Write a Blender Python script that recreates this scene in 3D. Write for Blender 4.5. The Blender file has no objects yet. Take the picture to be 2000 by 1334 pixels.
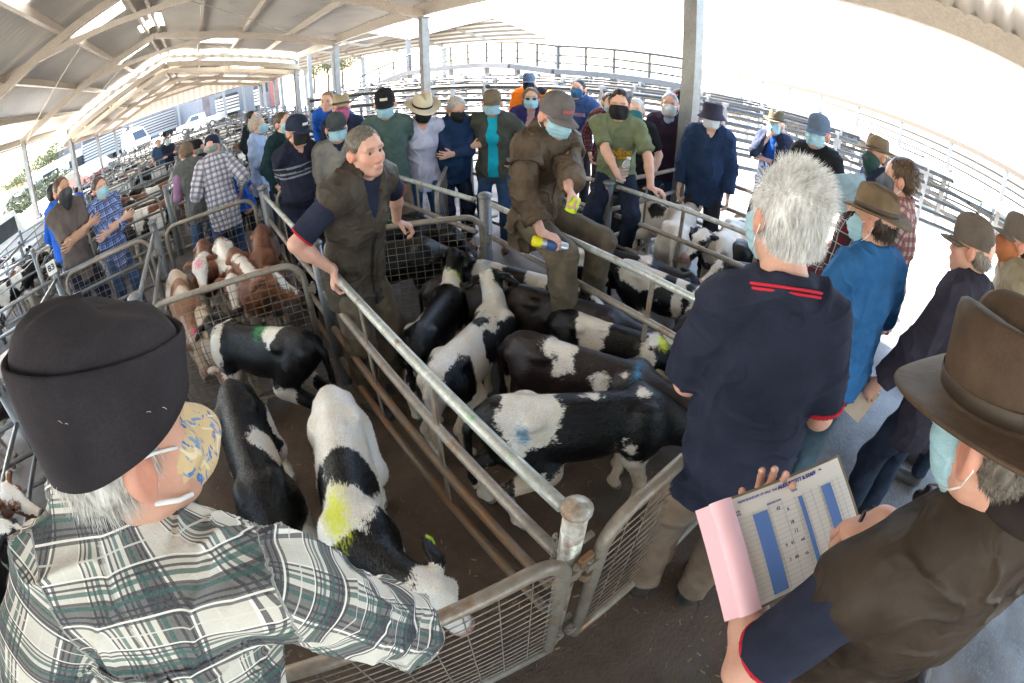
import bpy, math, random
import numpy as np
from mathutils import Vector, Matrix
rad = math.radians
C0 = bpy.context.scene.collection
scn = bpy.context.scene
random.seed(7)

# ------------------------------------------------------------------ camera, sky, sun, exposure
YAW, PIT, ROL, FPX, CAMH = rad(37.36), rad(34.62), rad(-.37), 919.6, 2.11
def _camR():
    B = np.array([[1, 0, 0], [0, 0, -1], [0, 1, 0.]])
    cr, sr = math.cos(ROL), math.sin(ROL); Rr = np.array([[cr, -sr, 0], [sr, cr, 0], [0, 0, 1]])
    cp, sp = math.cos(PIT), math.sin(PIT); Rp = np.array([[1, 0, 0], [0, cp, sp], [0, -sp, cp]])
    cy, sy = math.cos(YAW), math.sin(YAW); Ry = np.array([[cy, sy, 0], [-sy, cy, 0], [0, 0, 1]])
    return Ry @ Rp @ B @ Rr
CAMR = _camR(); CAMP = np.array([0, 0, CAMH])
cd = bpy.data.cameras.new('camera'); cam = bpy.data.objects.new('camera', cd); C0.objects.link(cam)
cam.matrix_world = Matrix(np.block([[CAMR, CAMP[:, None]], [np.zeros((1, 3)), np.ones((1, 1))]]).tolist())
cd.type = 'PANO'; cd.sensor_width = 36; cd.sensor_fit = 'HORIZONTAL'
_pc = cd if hasattr(cd, 'panorama_type') else cd.cycles
_pc.panorama_type = 'FISHEYE_EQUISOLID'; _pc.fisheye_lens = FPX / 2000 * 36; _pc.fisheye_fov = rad(180)
cd.clip_start = .02; cd.clip_end = 3000
scn.camera = cam
SUN_AZ, SUN_EL = -6.0, 42.0
w = bpy.data.worlds.new('World'); scn.world = w; w.use_nodes = True
sky = w.node_tree.nodes.new('ShaderNodeTexSky'); sky.sky_type = 'NISHITA'; sky.sun_disc = False
sky.sun_elevation = rad(SUN_EL); sky.sun_rotation = rad(SUN_AZ); sky.air_density = 1.2; sky.dust_density = 2.5; sky.ozone_density = .6
bg = w.node_tree.nodes['Background']; bg.inputs[1].default_value = .15
w.node_tree.links.new(sky.outputs[0], bg.inputs[0])
sl = bpy.data.lights.new('sun', 'SUN'); sl.energy = 5.0; sl.angle = rad(.6); sl.color = (1, .92, .80)
so = bpy.data.objects.new('sun', sl); C0.objects.link(so)
_sd = Vector((math.sin(rad(SUN_AZ)) * math.cos(rad(SUN_EL)), math.cos(rad(SUN_AZ)) * math.cos(rad(SUN_EL)), math.sin(rad(SUN_EL))))
so.rotation_euler = _sd.to_track_quat('Z', 'Y').to_euler()
scn.view_settings.view_transform = 'Standard'; scn.view_settings.look = 'None'
scn.view_settings.exposure = 3.5; scn.view_settings.gamma = 1
scn.render.engine = 'CYCLES'
scn.cycles.max_bounces = 7; scn.cycles.diffuse_bounces = 4; scn.cycles.use_denoising = True
scn.cycles.sample_clamp_indirect = 6

def ray(px, py):
    x = (px - 1000) / FPX; y = -(py - 667) / FPX; r = math.hypot(x, y) + 1e-9; th = 2 * math.asin(r / 2)
    return CAMR @ np.array([math.sin(th) * x / r, math.sin(th) * y / r, -math.cos(th)])
def at(px, py, d): return CAMP + ray(px, py) * d                 # a point of the place seen at a pixel, d metres off
def onz(px, py, z):
    d = ray(px, py); return CAMP + d * ((z - CAMH) / d[2])
def A(*v): return np.array(v, float)
def nrm(v): v = np.asarray(v, float); return v / (np.linalg.norm(v) + 1e-12)

# ------------------------------------------------------------------ materials
def newmat(name, col=(.5, .5, .5), rough=.7, metal=0, spec=.5):
    m = bpy.data.materials.new(name); m.use_nodes = True
    b = m.node_tree.nodes['Principled BSDF']
    b.inputs['Base Color'].default_value = (*col, 1); b.inputs['Roughness'].default_value = rough
    b.inputs['Metallic'].default_value = metal; b.inputs['Specular IOR Level'].default_value = spec
    return m, m.node_tree, b
class G:
    """small node-graph writer"""
    def __init__(s, t): s.t = t; s._co = None
    def n(s, k, **kw):
        x = s.t.nodes.new(k)
        for a, v in kw.items(): setattr(x, a, v)
        return x
    def put(s, inp, v):
        if isinstance(v, (int, float)): inp.default_value = v
        elif isinstance(v, tuple): inp.default_value = (*v, 1) if len(v) == 3 and inp.type == 'RGBA' else v
        else: s.t.links.new(v, inp)
    def co(s):
        if not s._co: s._co = s.n('ShaderNodeTexCoord').outputs['Object']
        return s._co
    def noise(s, scale, detail=3, rough=.55, vec=None, dist=0):
        x = s.n('ShaderNodeTexNoise'); s.put(x.inputs['Scale'], scale); x.inputs['Detail'].default_value = detail
        x.inputs['Roughness'].default_value = rough; x.inputs['Distortion'].default_value = dist
        s.t.links.new(vec or s.co(), x.inputs['Vector']); return x.outputs['Fac']
    def math(s, op, a, b=0.0, clamp=False):
        x = s.n('ShaderNodeMath', operation=op, use_clamp=clamp); s.put(x.inputs[0], a); s.put(x.inputs[1], b); return x.outputs[0]
    def mix(s, f, a, b):
        x = s.n('ShaderNodeMix', data_type='RGBA'); s.put(x.inputs[0], f); s.put(x.inputs[6], a); s.put(x.inputs[7], b); return x.outputs[2]
    def ramp(s, v, lo, hi):
        x = s.n('ShaderNodeMapRange'); x.inputs[1].default_value = lo; x.inputs[2].default_value = hi; s.put(x.inputs[0], v); return x.outputs[0]
    def attr(s, name, out='Fac'): return s.n('ShaderNodeAttribute', attribute_name=name).outputs[out]
    def bump(s, h, strength, dist, b, prev=None):
        x = s.n('ShaderNodeBump'); x.inputs['Strength'].default_value = strength; x.inputs['Distance'].default_value = dist
        s.put(x.inputs['Height'], h)
        if prev is not None: s.t.links.new(prev, x.inputs['Normal'])
        s.t.links.new(x.outputs[0], b.inputs['Normal']); return x.outputs[0]
    def map(s, sc):
        x = s.n('ShaderNodeMapping'); x.inputs['Scale'].default_value = sc; s.t.links.new(s.co(), x.inputs[0]); return x.outputs[0]
_M = {}
def plain(name, col, rough=.6, metal=0, var=.12, sc=8.0, bump=.0, bsc=60.0):
    if name in _M: return _M[name]
    m, t, b = newmat(name, col, rough, metal); g = G(t)
    dk = tuple(c * (1 - var * 1.6) for c in col); lt = tuple(min(1, c * (1 + var)) for c in col)
    g.put(b.inputs['Base Color'], g.mix(g.ramp(g.noise(sc, 5), .3, .7), dk, lt))
    if bump: g.bump(g.noise(bsc, 3), bump, .01, b)
    _M[name] = m; return m
def cloth(name, col, rough=.92, var=.14, wrinkle=.35, weave=420.0, dust=None):
    if name in _M: return _M[name]
    m, t, b = newmat(name, col, rough, 0, .15); g = G(t)
    dk = tuple(c * (1 - var * 1.5) for c in col); lt = tuple(min(1, c * (1 + var) + .003) for c in col)
    c = g.mix(g.ramp(g.noise(9, 5), .32, .68), dk, lt)
    c = g.mix(g.math('MULTIPLY', g.ramp(g.noise(weave, 1), .35, .65), .35), c, tuple(x * .6 for x in col))
    if dust: c = g.mix(g.math('MULTIPLY', g.ramp(g.noise(3.1, 6, .62), .48, .72), dust[1]), c, dust[0])
    g.put(b.inputs['Base Color'], c)
    p = g.bump(g.noise(13, 2, .5, None, .5), wrinkle, .022, b); g.bump(g.noise(weave, 1), .3, .0015, b, p)
    pass
    _M[name] = m; return m
def plaid(name, base, stripes, rough=.9, wrinkle=.3, twill=True):
    """stripes: (axis, period, offset, width, colour, strength) over the cloth's own woven coordinates"""
    if name in _M: return _M[name]
    m, t, b = newmat(name, base, rough, 0, .15); g = G(t)
    sp = g.n('ShaderNodeSeparateXYZ'); t.links.new(g.attr('puv', 'Vector'), sp.inputs[0])
    c = base
    for ax, per, off, wd, col, st in stripes:
        f = g.math('FRACT', g.math('DIVIDE', g.math('ADD', sp.outputs[ax], off), per))
        k = g.math('LESS_THAN', f, wd / per)
        c = g.mix(g.math('MULTIPLY', k, st), c, col)
    c = g.mix(g.math('MULTIPLY', g.noise(300, 1), .3), c, tuple(x * .6 for x in base))
    g.put(b.inputs['Base Color'], c)
    p = g.bump(g.noise(26, 4, .6, None, .6), wrinkle, .012, b); g.bump(g.noise(420, 1), .25, .0015, b, p)
    _M[name] = m; return m
def skin_mat():
    if 'skin' in _M: return _M['skin']
    m, t, b = newmat('skin', (.6, .4, .3), .48, 0, .4); g = G(t)
    a = g.attr('col', 'Color')
    c = g.mix(g.math('MULTIPLY', g.ramp(g.noise(38, 5, .65), .42, .75), .30), a, (.50, .17, .12))
    c = g.mix(g.math('MULTIPLY', g.ramp(g.noise(190, 2), .55, .8), .22), c, (.40, .2, .13))
    g.put(b.inputs['Base Color'], c)
    b.inputs['Subsurface Weight'].default_value = .12; b.inputs['Subsurface Radius'].default_value = (.01, .004, .002); b.inputs['Subsurface Scale'].default_value = .6
    p = g.bump(g.noise(170, 3, .6), .28, .0025, b); g.bump(g.noise(60, 3), .2, .004, b, p)
    _M['skin'] = m; return m
def hair_mat(name, col, var=.5):
    if name in _M: return _M[name]
    m, t, b = newmat(name, col, .45, 0, .35); g = G(t)
    c = g.mix(g.ramp(g.noise(120, 2, .5, g.map((1, 1, .25))), .3, .7), tuple(x * (1 - var) for x in col), tuple(min(1, x * (1 + var * .5)) for x in col))
    g.put(b.inputs['Base Color'], c); g.bump(g.noise(160, 2, .5, g.map((1, 1, .2))), .6, .004, b)
    _M[name] = m; return m
def steel(name, col=(.42, .43, .44), rust=0.0, rough=.42, metal=.55, paint=False, dirt=.25):
    if name in _M: return _M[name]
    m, t, b = newmat(name, col, rough, metal); g = G(t)
    v = g.n('ShaderNodeTexVoronoi'); v.inputs['Scale'].default_value = 70; t.links.new(g.co(), v.inputs[0])
    c = g.mix(g.ramp(v.outputs['Color'], 0, 1), tuple(x * .84 for x in col), tuple(min(1, x * 1.12) for x in col))
    n = g.noise(7, 6, .65)
    c = g.mix(g.math('MULTIPLY', g.ramp(n, .45, .62), dirt), c, (.16, .12, .085))
    if rust: c = g.mix(g.ramp(g.noise(5, 7, .7), .62 - rust * .35, .72 - rust * .3), c, (.20, .105, .05))
    if paint:
        for q, (sc, col2, th) in enumerate([(6.3, (.10, .38, .16), .60), (4.1, (.55, .58, .08), .63), (9.3, (.55, .05, .10), .66), (5.2, (.62, .66, .60), .56)]):
            x = g.n('ShaderNodeMapping'); x.inputs['Location'].default_value = (q * 3.7, q * 1.3, q); t.links.new(g.co(), x.inputs[0])
            c = g.mix(g.math('MULTIPLY', g.ramp(g.noise(sc, 5, .7, x.outputs[0]), th, th + .05), .6), c, col2)
    g.put(b.inputs['Base Color'], c); g.put(b.inputs['Roughness'], g.ramp(n, -.4, 1.6)); g.bump(g.noise(90, 3), .15, .002, b)
    _M[name] = m; return m

# ------------------------------------------------------------------ mesh plumbing
def mkmesh(name, V, F, attrs=None, smooth=True):
    """F: list of int arrays (n,3) / (n,4)"""
    me = bpy.data.meshes.new(name); V = np.ascontiguousarray(V, np.float32)
    F = [np.asarray(f, np.int32) for f in (F if isinstance(F, list) else [F]) if len(f)]
    me.vertices.add(len(V)); me.vertices.foreach_set('co', V.ravel())
    tot = np.concatenate([np.full(len(f), f.shape[1], np.int32) for f in F]); ls = np.concatenate([[0], np.cumsum(tot)[:-1]]).astype(np.int32)
    li = np.concatenate([f.ravel() for f in F])
    me.loops.add(len(li)); me.loops.foreach_set('vertex_index', li)
    me.polygons.add(len(tot)); me.polygons.foreach_set('loop_start', ls); me.polygons.foreach_set('loop_total', tot)
    me.polygons.foreach_set('use_smooth', np.full(len(tot), bool(smooth)))
    for k, v in (attrs or {}).items():
        v = np.asarray(v, np.float32)
        if v.ndim == 1: a = me.attributes.new(k, 'FLOAT', 'POINT'); a.data.foreach_set('value', v)
        elif v.shape[1] == 3: a = me.attributes.new(k, 'FLOAT_VECTOR', 'POINT'); a.data.foreach_set('vector', v.ravel())
        else: a = me.attributes.new(k, 'FLOAT_COLOR', 'POINT'); a.data.foreach_set('color', v.ravel())
    me.update(calc_edges=True); me.validate()
    return me
def link(name, me, mat=None, parent=None):
    o = bpy.data.objects.new(name, me); C0.objects.link(o)
    if mat is not None and not me.materials:
        for m in (mat if isinstance(mat, (list, tuple)) else [mat]): me.materials.append(m)
    if parent is not None: o.parent = parent
    return o
def tag(o, label=None, cat=None, group=None, kind=None):
    if label: o['label'] = label
    if cat: o['category'] = cat
    if group: o['group'] = group
    if kind: o['kind'] = kind
    return o
def empty(name, loc=(0, 0, 0), rz=0.0):
    o = bpy.data.objects.new(name, None); C0.objects.link(o); o.location = tuple(float(x) for x in loc); o.rotation_euler = (0, 0, rz); o.empty_display_size = .1
    return o
def dup(o, parent=None):
    kids = [c for c in o.children]
    c = o.copy(); C0.objects.link(c)
    if parent is not None: c.parent = parent
    for k in kids: dup(k, c)
    return c

class MB:
    """collects tubes, boxes, lathes, sheets into one mesh"""
    def __init__(s): s.V = []; s.Q = []; s.T = []; s.n = 0; s.mi = []; s.flat = True
    def raw(s, V, Q=(), T=()):
        V = np.asarray(V, float); s.V.append(V)
        if len(Q): s.Q.append(np.asarray(Q, int) + s.n)
        if len(T): s.T.append(np.asarray(T, int) + s.n)
        s.n += len(V); return s
    def box(s, c, h, R=None):
        c = np.asarray(c, float); h = np.asarray(h, float)
        P = np.array([[x, y, z] for z in (-1, 1) for y in (-1, 1) for x in (-1, 1)]) * h
        if R is not None: P = P @ np.asarray(R).T
        return s.raw(P + c, [[0, 2, 3, 1], [4, 5, 7, 6], [0, 1, 5, 4], [2, 6, 7, 3], [0, 4, 6, 2], [1, 3, 7, 5]])
    def beam(s, a, b, w, h, up=(0, 0, 1)):
        a = np.asarray(a, float); b = np.asarray(b, float); d = nrm(b - a); x = nrm(np.cross(d, up)); u = np.cross(x, d)
        return s.box((a + b) / 2, (w / 2, np.linalg.norm(b - a) / 2, h / 2), np.stack([x, d, u], 1))
    def tube(s, pts, r, n=10, cap=True, closed=False):
        P = np.asarray(pts, float); m = len(P); R = np.full(m, r) if np.isscalar(r) else np.asarray(r, float)
        T = np.gradient(P, axis=0) if not closed else np.roll(P, -1, 0) - np.roll(P, 1, 0)
        T /= np.linalg.norm(T, axis=1)[:, None] + 1e-12
        up = A(0, 0, 1) if abs(T[0][2]) < .9 else A(1, 0, 0)
        x = nrm(np.cross(T[0], up)); V = []
        for i in range(m):
            x = nrm(x - T[i] * (x @ T[i])); y = np.cross(T[i], x)
            a = np.arange(n) * 2 * np.pi / n
            V.append(P[i] + R[i] * (np.cos(a)[:, None] * x + np.sin(a)[:, None] * y))
        V = np.concatenate(V); Q = []
        for i in range(m if closed else m - 1):
            j = (i + 1) % m
            for k in range(n): Q.append([i * n + k, i * n + (k + 1) % n, j * n + (k + 1) % n, j * n + k])
        T3 = []
        if cap and not closed:
            V = np.vstack([V, P[0], P[-1]]); c0 = m * n
            for k in range(n): T3 += [[c0, (k + 1) % n, k], [c0 + 1, (m - 1) * n + k, (m - 1) * n + (k + 1) % n]]
        return s.raw(V, Q, T3)
    def grid(s, P, closed_u=False, flip=False):
        """P: (rows, cols, 3)"""
        r, c = P.shape[:2]; Q = []
        for i in range(r - 1):
            for j in range(c if closed_u else c - 1):
                k = (j + 1) % c; q = [i * c + j, i * c + k, (i + 1) * c + k, (i + 1) * c + j]
                Q.append(q[::-1] if flip else q)
        return s.raw(P.reshape(-1, 3), Q)
    def build(s, name, mat, parent=None, smooth=False, attrs=None, xf=None):
        V = np.concatenate(s.V)
        if xf is not None: V = xf(V)
        F = ([np.concatenate(s.Q)] if s.Q else []) + ([np.concatenate(s.T)] if s.T else [])
        me = mkmesh(name, V, F, attrs, smooth)
        return link(name, me, mat, parent)
def arc(c, r, a0, a1, x, y, n=7):
    a = np.linspace(a0, a1, n); return [np.asarray(c) + r * (math.cos(t) * np.asarray(x) + math.sin(t) * np.asarray(y)) for t in a]

# ------------------------------------------------------------------ noise, signed-distance volumes
def vnoise(P, seed=0):
    P = np.asarray(P, float) + seed * 17.31; I = np.floor(P); f = P - I; f = f * f * (3 - 2 * f); out = 0
    for dx in (0, 1):
        for dy in (0, 1):
            for dz in (0, 1):
                h = np.sin((I[:, 0] + dx) * 127.1 + (I[:, 1] + dy) * 311.7 + (I[:, 2] + dz) * 74.7) * 43758.5453
                h -= np.floor(h)
                out = out + h * (f[:, 0] if dx else 1 - f[:, 0]) * (f[:, 1] if dy else 1 - f[:, 1]) * (f[:, 2] if dz else 1 - f[:, 2])
    return out
def fbm(P, seed=0, o=3):
    s = 0; a = .5
    for i in range(o): s = s + a * vnoise(P * 2 ** i, seed + i); a *= .5
    return s / (1 - .5 ** o)
class Vol:
    def __init__(s): s.p = []
    def cap(s, a, b, ra, rb=None, k=.02, flat=None, cut=None, sub=False):
        rb = ra if rb is None else rb; a = np.asarray(a, float); b = np.asarray(b, float); m = max(ra, rb) + k
        s.p.append(('c', np.minimum(a, b) - m, np.maximum(a, b) + m, k, (a, b, ra, rb, flat, cut), sub)); return s
    def ell(s, c, r, R=None, k=.02, sub=False):
        c = np.asarray(c, float); r = np.asarray(r, float); e = (np.sqrt(((np.asarray(R) * r) ** 2).sum(1)) if R is not None else r) + k
        s.p.append(('e', c - e, c + e, k, (c, r, R), sub)); return s
    def tor(s, c, ax, R, r, k=.01, sy=1.0, fwd=None):
        c = np.asarray(c, float); m = R * max(1, sy) + r + k
        s.p.append(('t', c - m, c + m, k, (c, nrm(ax), R, r, sy, fwd), False)); return s
    def chain(s, P, R, k=.02, flat=None):
        for i in range(len(P) - 1): s.cap(P[i], P[i + 1], R[i], R[i + 1], k, flat)
        return s
    def mesh(s, h, planes=()):
        lo = np.min([p[1] for p in s.p if not p[5]], 0) - 2 * h; hi = np.max([p[2] for p in s.p if not p[5]], 0) + 2 * h
        n = np.ceil((hi - lo) / h).astype(int) + 1
        ax = [(lo[i] + h * np.arange(n[i])).astype(np.float32) for i in range(3)]
        D = np.full(n, .3, np.float32)
        for kind, l, u, k, q, sub in s.p:
            i0 = np.clip(np.floor((l - lo) / h).astype(int) - 1, 0, n); i1 = np.clip(np.ceil((u - lo) / h).astype(int) + 2, 0, n)
            if (i1 <= i0).any(): continue
            sl = tuple(slice(i0[i], i1[i]) for i in range(3))
            X, Y, Z = ax[0][sl[0]][:, None, None], ax[1][sl[1]][None, :, None], ax[2][sl[2]][None, None, :]
            if kind == 'c':
                a, b, ra, rb, flat, cut = q; a = a.astype(np.float32); ba = (b - a).astype(np.float32); bb = float(ba @ ba) + 1e-9
                x, y, z = X - a[0], Y - a[1], Z - a[2]
                t = np.clip((x * ba[0] + y * ba[1] + z * ba[2]) / bb, 0, 1)
                x = x - t * ba[0]; y = y - t * ba[1]; z = z - t * ba[2]; d2 = x * x + y * y + z * z; sc = 1
                if flat is not None:
                    wv, ra_ = flat; qw = x * wv[0] + y * wv[1] + z * wv[2]; d2 = d2 + qw * qw * (1 / ra_ ** 2 - 1); sc = (1 + ra_) / 2
                d = (np.sqrt(d2) - (ra + (rb - ra) * t)) * sc
                if cut is not None:
                    for (cp, cn) in cut: d = np.maximum(d, (X - cp[0]) * cn[0] + (Y - cp[1]) * cn[1] + (Z - cp[2]) * cn[2])
            elif kind == 'e':
                c, r, R = q; x, y, z = X - c[0], Y - c[1], Z - c[2]
                if R is not None:
                    R = np.asarray(R, np.float32); x, y, z = (x * R[0, i] + y * R[1, i] + z * R[2, i] for i in range(3))
                x, y, z = x / r[0], y / r[1], z / r[2]; k0 = np.sqrt(x * x + y * y + z * z) + 1e-6
                k1 = np.sqrt((x / r[0]) ** 2 + (y / r[1]) ** 2 + (z / r[2]) ** 2) + 1e-6; d = k0 * (k0 - 1) / k1
            else:
                c, av, R_, r_, sy, fwd = q; x, y, z = X - c[0], Y - c[1], Z - c[2]
                t = x * av[0] + y * av[1] + z * av[2]; x = x - t * av[0]; y = y - t * av[1]; z = z - t * av[2]
                if fwd is not None:
                    f = x * fwd[0] + y * fwd[1] + z * fwd[2]; x = x - f * fwd[0] * (1 - 1 / sy); y = y - f * fwd[1] * (1 - 1 / sy); z = z - f * fwd[2] * (1 - 1 / sy)
                rr = np.sqrt(x * x + y * y + z * z) - R_; d = np.sqrt(rr * rr + (t * .55) ** 2) - r_
            a_ = D[sl]
            if sub: a_ = -a_
            hh = np.maximum(k - np.abs(a_ - d), 0) / k if k > 0 else 0
            v = np.minimum(a_, d) - hh * hh * k * .25
            D[sl] = -v if sub else v
        for cp, cn in planes:
            D = np.maximum(D, (ax[0][:, None, None] - cp[0]) * cn[0] + (ax[1][None, :, None] - cp[1]) * cn[1] + (ax[2][None, None, :] - cp[2]) * cn[2])
        return nets(D, lo, h)
def nets(D, lo, h):
    S = D < 0; n = np.array(D.shape) - 1; cnt = np.zeros(n, np.int8); co = [(a, b, c) for a in (0, 1) for b in (0, 1) for c in (0, 1)]
    for a, b, c in co: cnt += S[a:n[0] + a, b:n[1] + b, c:n[2] + c]
    m = (cnt > 0) & (cnt < 8); I = np.argwhere(m); ix = np.full(n, -1, np.int32); ix[m] = np.arange(len(I))
    V8 = np.stack([D[I[:, 0] + a, I[:, 1] + b, I[:, 2] + c] for a, b, c in co], 1); pos = np.zeros((len(I), 3)); cn = np.zeros(len(I))
    for e in range(8):
        for bit in (4, 2, 1):
            if e & bit: continue
            f = e | bit; d0, d1 = V8[:, e], V8[:, f]; x = (d0 < 0) != (d1 < 0)
            t = np.where(x, d0 / np.where(x, d0 - d1, 1), 0); p0 = np.array(co[e], float); p1 = np.array(co[f], float)
            pos += np.where(x[:, None], p0 + t[:, None] * (p1 - p0), 0); cn += x
    V = lo + h * (I + pos / cn[:, None]); Q = []
    for axi in range(3):
        o = [1, 1, 1]; o[axi] = 0
        sl0 = tuple(slice(o[i], D.shape[i] - 1) for i in range(3)); sl1 = tuple(slice(o[i] + (i == axi), D.shape[i] - 1 + (i == axi)) for i in range(3))
        s0, s1 = S[sl0], S[sl1]; E = np.argwhere(s0 != s1); fl = s0[tuple(E.T)]; E = E + o
        b, c = [(1, 2), (2, 0), (0, 1)][axi]
        def cell(db, dc):
            K = E.copy(); K[:, b] -= db; K[:, c] -= dc; return ix[tuple(K.T)]
        q = np.stack([cell(1, 1), cell(0, 1), cell(0, 0), cell(1, 0)], 1); q[~fl] = q[~fl][:, ::-1]; Q.append(q[(q >= 0).all(1)])
    return V, np.concatenate(Q)
def vnormals(V, Q):
    n = np.cross(V[Q[:, 2]] - V[Q[:, 0]], V[Q[:, 3]] - V[Q[:, 1]]) if Q.shape[1] == 4 else np.cross(V[Q[:, 1]] - V[Q[:, 0]], V[Q[:, 2]] - V[Q[:, 0]])
    N = np.zeros_like(V)
    for i in range(Q.shape[1]): np.add.at(N, Q[:, i], n)
    return N / (np.linalg.norm(N, axis=1)[:, None] + 1e-12)
def relax(V, Q, it=1, f=.5):
    for _ in range(it):
        S = np.zeros_like(V); c = np.zeros(len(V))
        for i in range(4):
            np.add.at(S, Q[:, i], V[Q[:, (i + 1) % 4]] + V[Q[:, i - 1]]); np.add.at(c, Q[:, i], 2)
        V = V + f * (S / np.maximum(c, 1)[:, None] - V)
    return V
def segdist(V, a, b):
    ba = b - a; t = np.clip((V - a) @ ba / (ba @ ba + 1e-9), 0, 1); return np.linalg.norm(V - a - t[:, None] * ba, axis=1), t
def ik(a, c, l1, l2, pole):
    v = c - a; d = min(np.linalg.norm(v), (l1 + l2) * .995); u = nrm(v); c = a + u * d
    x = (l1 * l1 - l2 * l2 + d * d) / (2 * d); hh = math.sqrt(max(l1 * l1 - x * x, 0)); p = np.asarray(pole, float); p = nrm(p - u * (p @ u))
    return a + u * x + p * hh, c
def rot(ax, deg):
    return np.array(Matrix.Rotation(rad(deg), 3, Vector(ax)))
# ------------------------------------------------------------------ calves
def coat_mat(name, base, patch, mark=(.02, .3, .6), roan=0.0):
    if name in _M: return _M[name]
    m, t, b = newmat(name, base, .33, 0, .36); g = G(t)
    n1 = g.noise(34, 4, .6); n2 = g.noise(190, 2, .5, g.map((1, .35, .6)))
    wv = g.math('ADD', g.math('ADD', g.attr('w'), g.math('MULTIPLY', g.math('SUBTRACT', g.noise(8.5, 2, .5), .5), .12)), g.math('ADD', g.math('MULTIPLY', g.math('SUBTRACT', n1, .5), .028), g.math('MULTIPLY', g.math('SUBTRACT', n2, .5), .045)))
    if roan: wv = g.math('ADD', wv, g.math('MULTIPLY', g.math('SUBTRACT', g.noise(70, 4, .7), .55), roan))
    f = g.ramp(wv, -.007, .007)
    cb = g.mix(g.ramp(g.noise(6, 5), .3, .7), tuple(x * .7 for x in base), tuple(x * 1.45 for x in base))
    cp = g.mix(g.ramp(g.noise(7, 5, .6), .35, .75), patch, tuple(x * y for x, y in zip(patch, (.86, .76, .62))))
    cp = g.mix(g.math('MULTIPLY', g.ramp(g.attr('dirt'), 0, 1), g.ramp(g.noise(5, 5, .65), .2, .7)), cp, (.36, .25, .15))
    c = g.mix(f, cb, cp)
    c = g.mix(g.math('MULTIPLY', g.ramp(g.noise(210, 2), .4, .7), .25), c, tuple(x * .5 for x in base))
    mk = g.ramp(g.math('ADD', g.attr('mk'), g.math('MULTIPLY', g.math('SUBTRACT', g.noise(85, 3, .7, g.map((1, .3, .6))), .5), .13)), -.01, .035)
    c = g.mix(g.math('MULTIPLY', mk, .88), c, mark)
    ov = g.n('ShaderNodeAttribute', attribute_name='ovr'); c = g.mix(ov.outputs['Alpha'], c, ov.outputs['Color'])
    g.put(b.inputs['Base Color'], c)
    p = g.bump(g.noise(130, 3, .6, g.map((1.6, .5, 1))), .5, .006, b); g.bump(g.noise(16, 3), .25, .015, b, p)
    _M[name] = m; return m
WHITE = (.86, .84, .80); BLACK = (.0022, .0019, .0023); BROWN = (.17, .060, .026)
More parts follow.
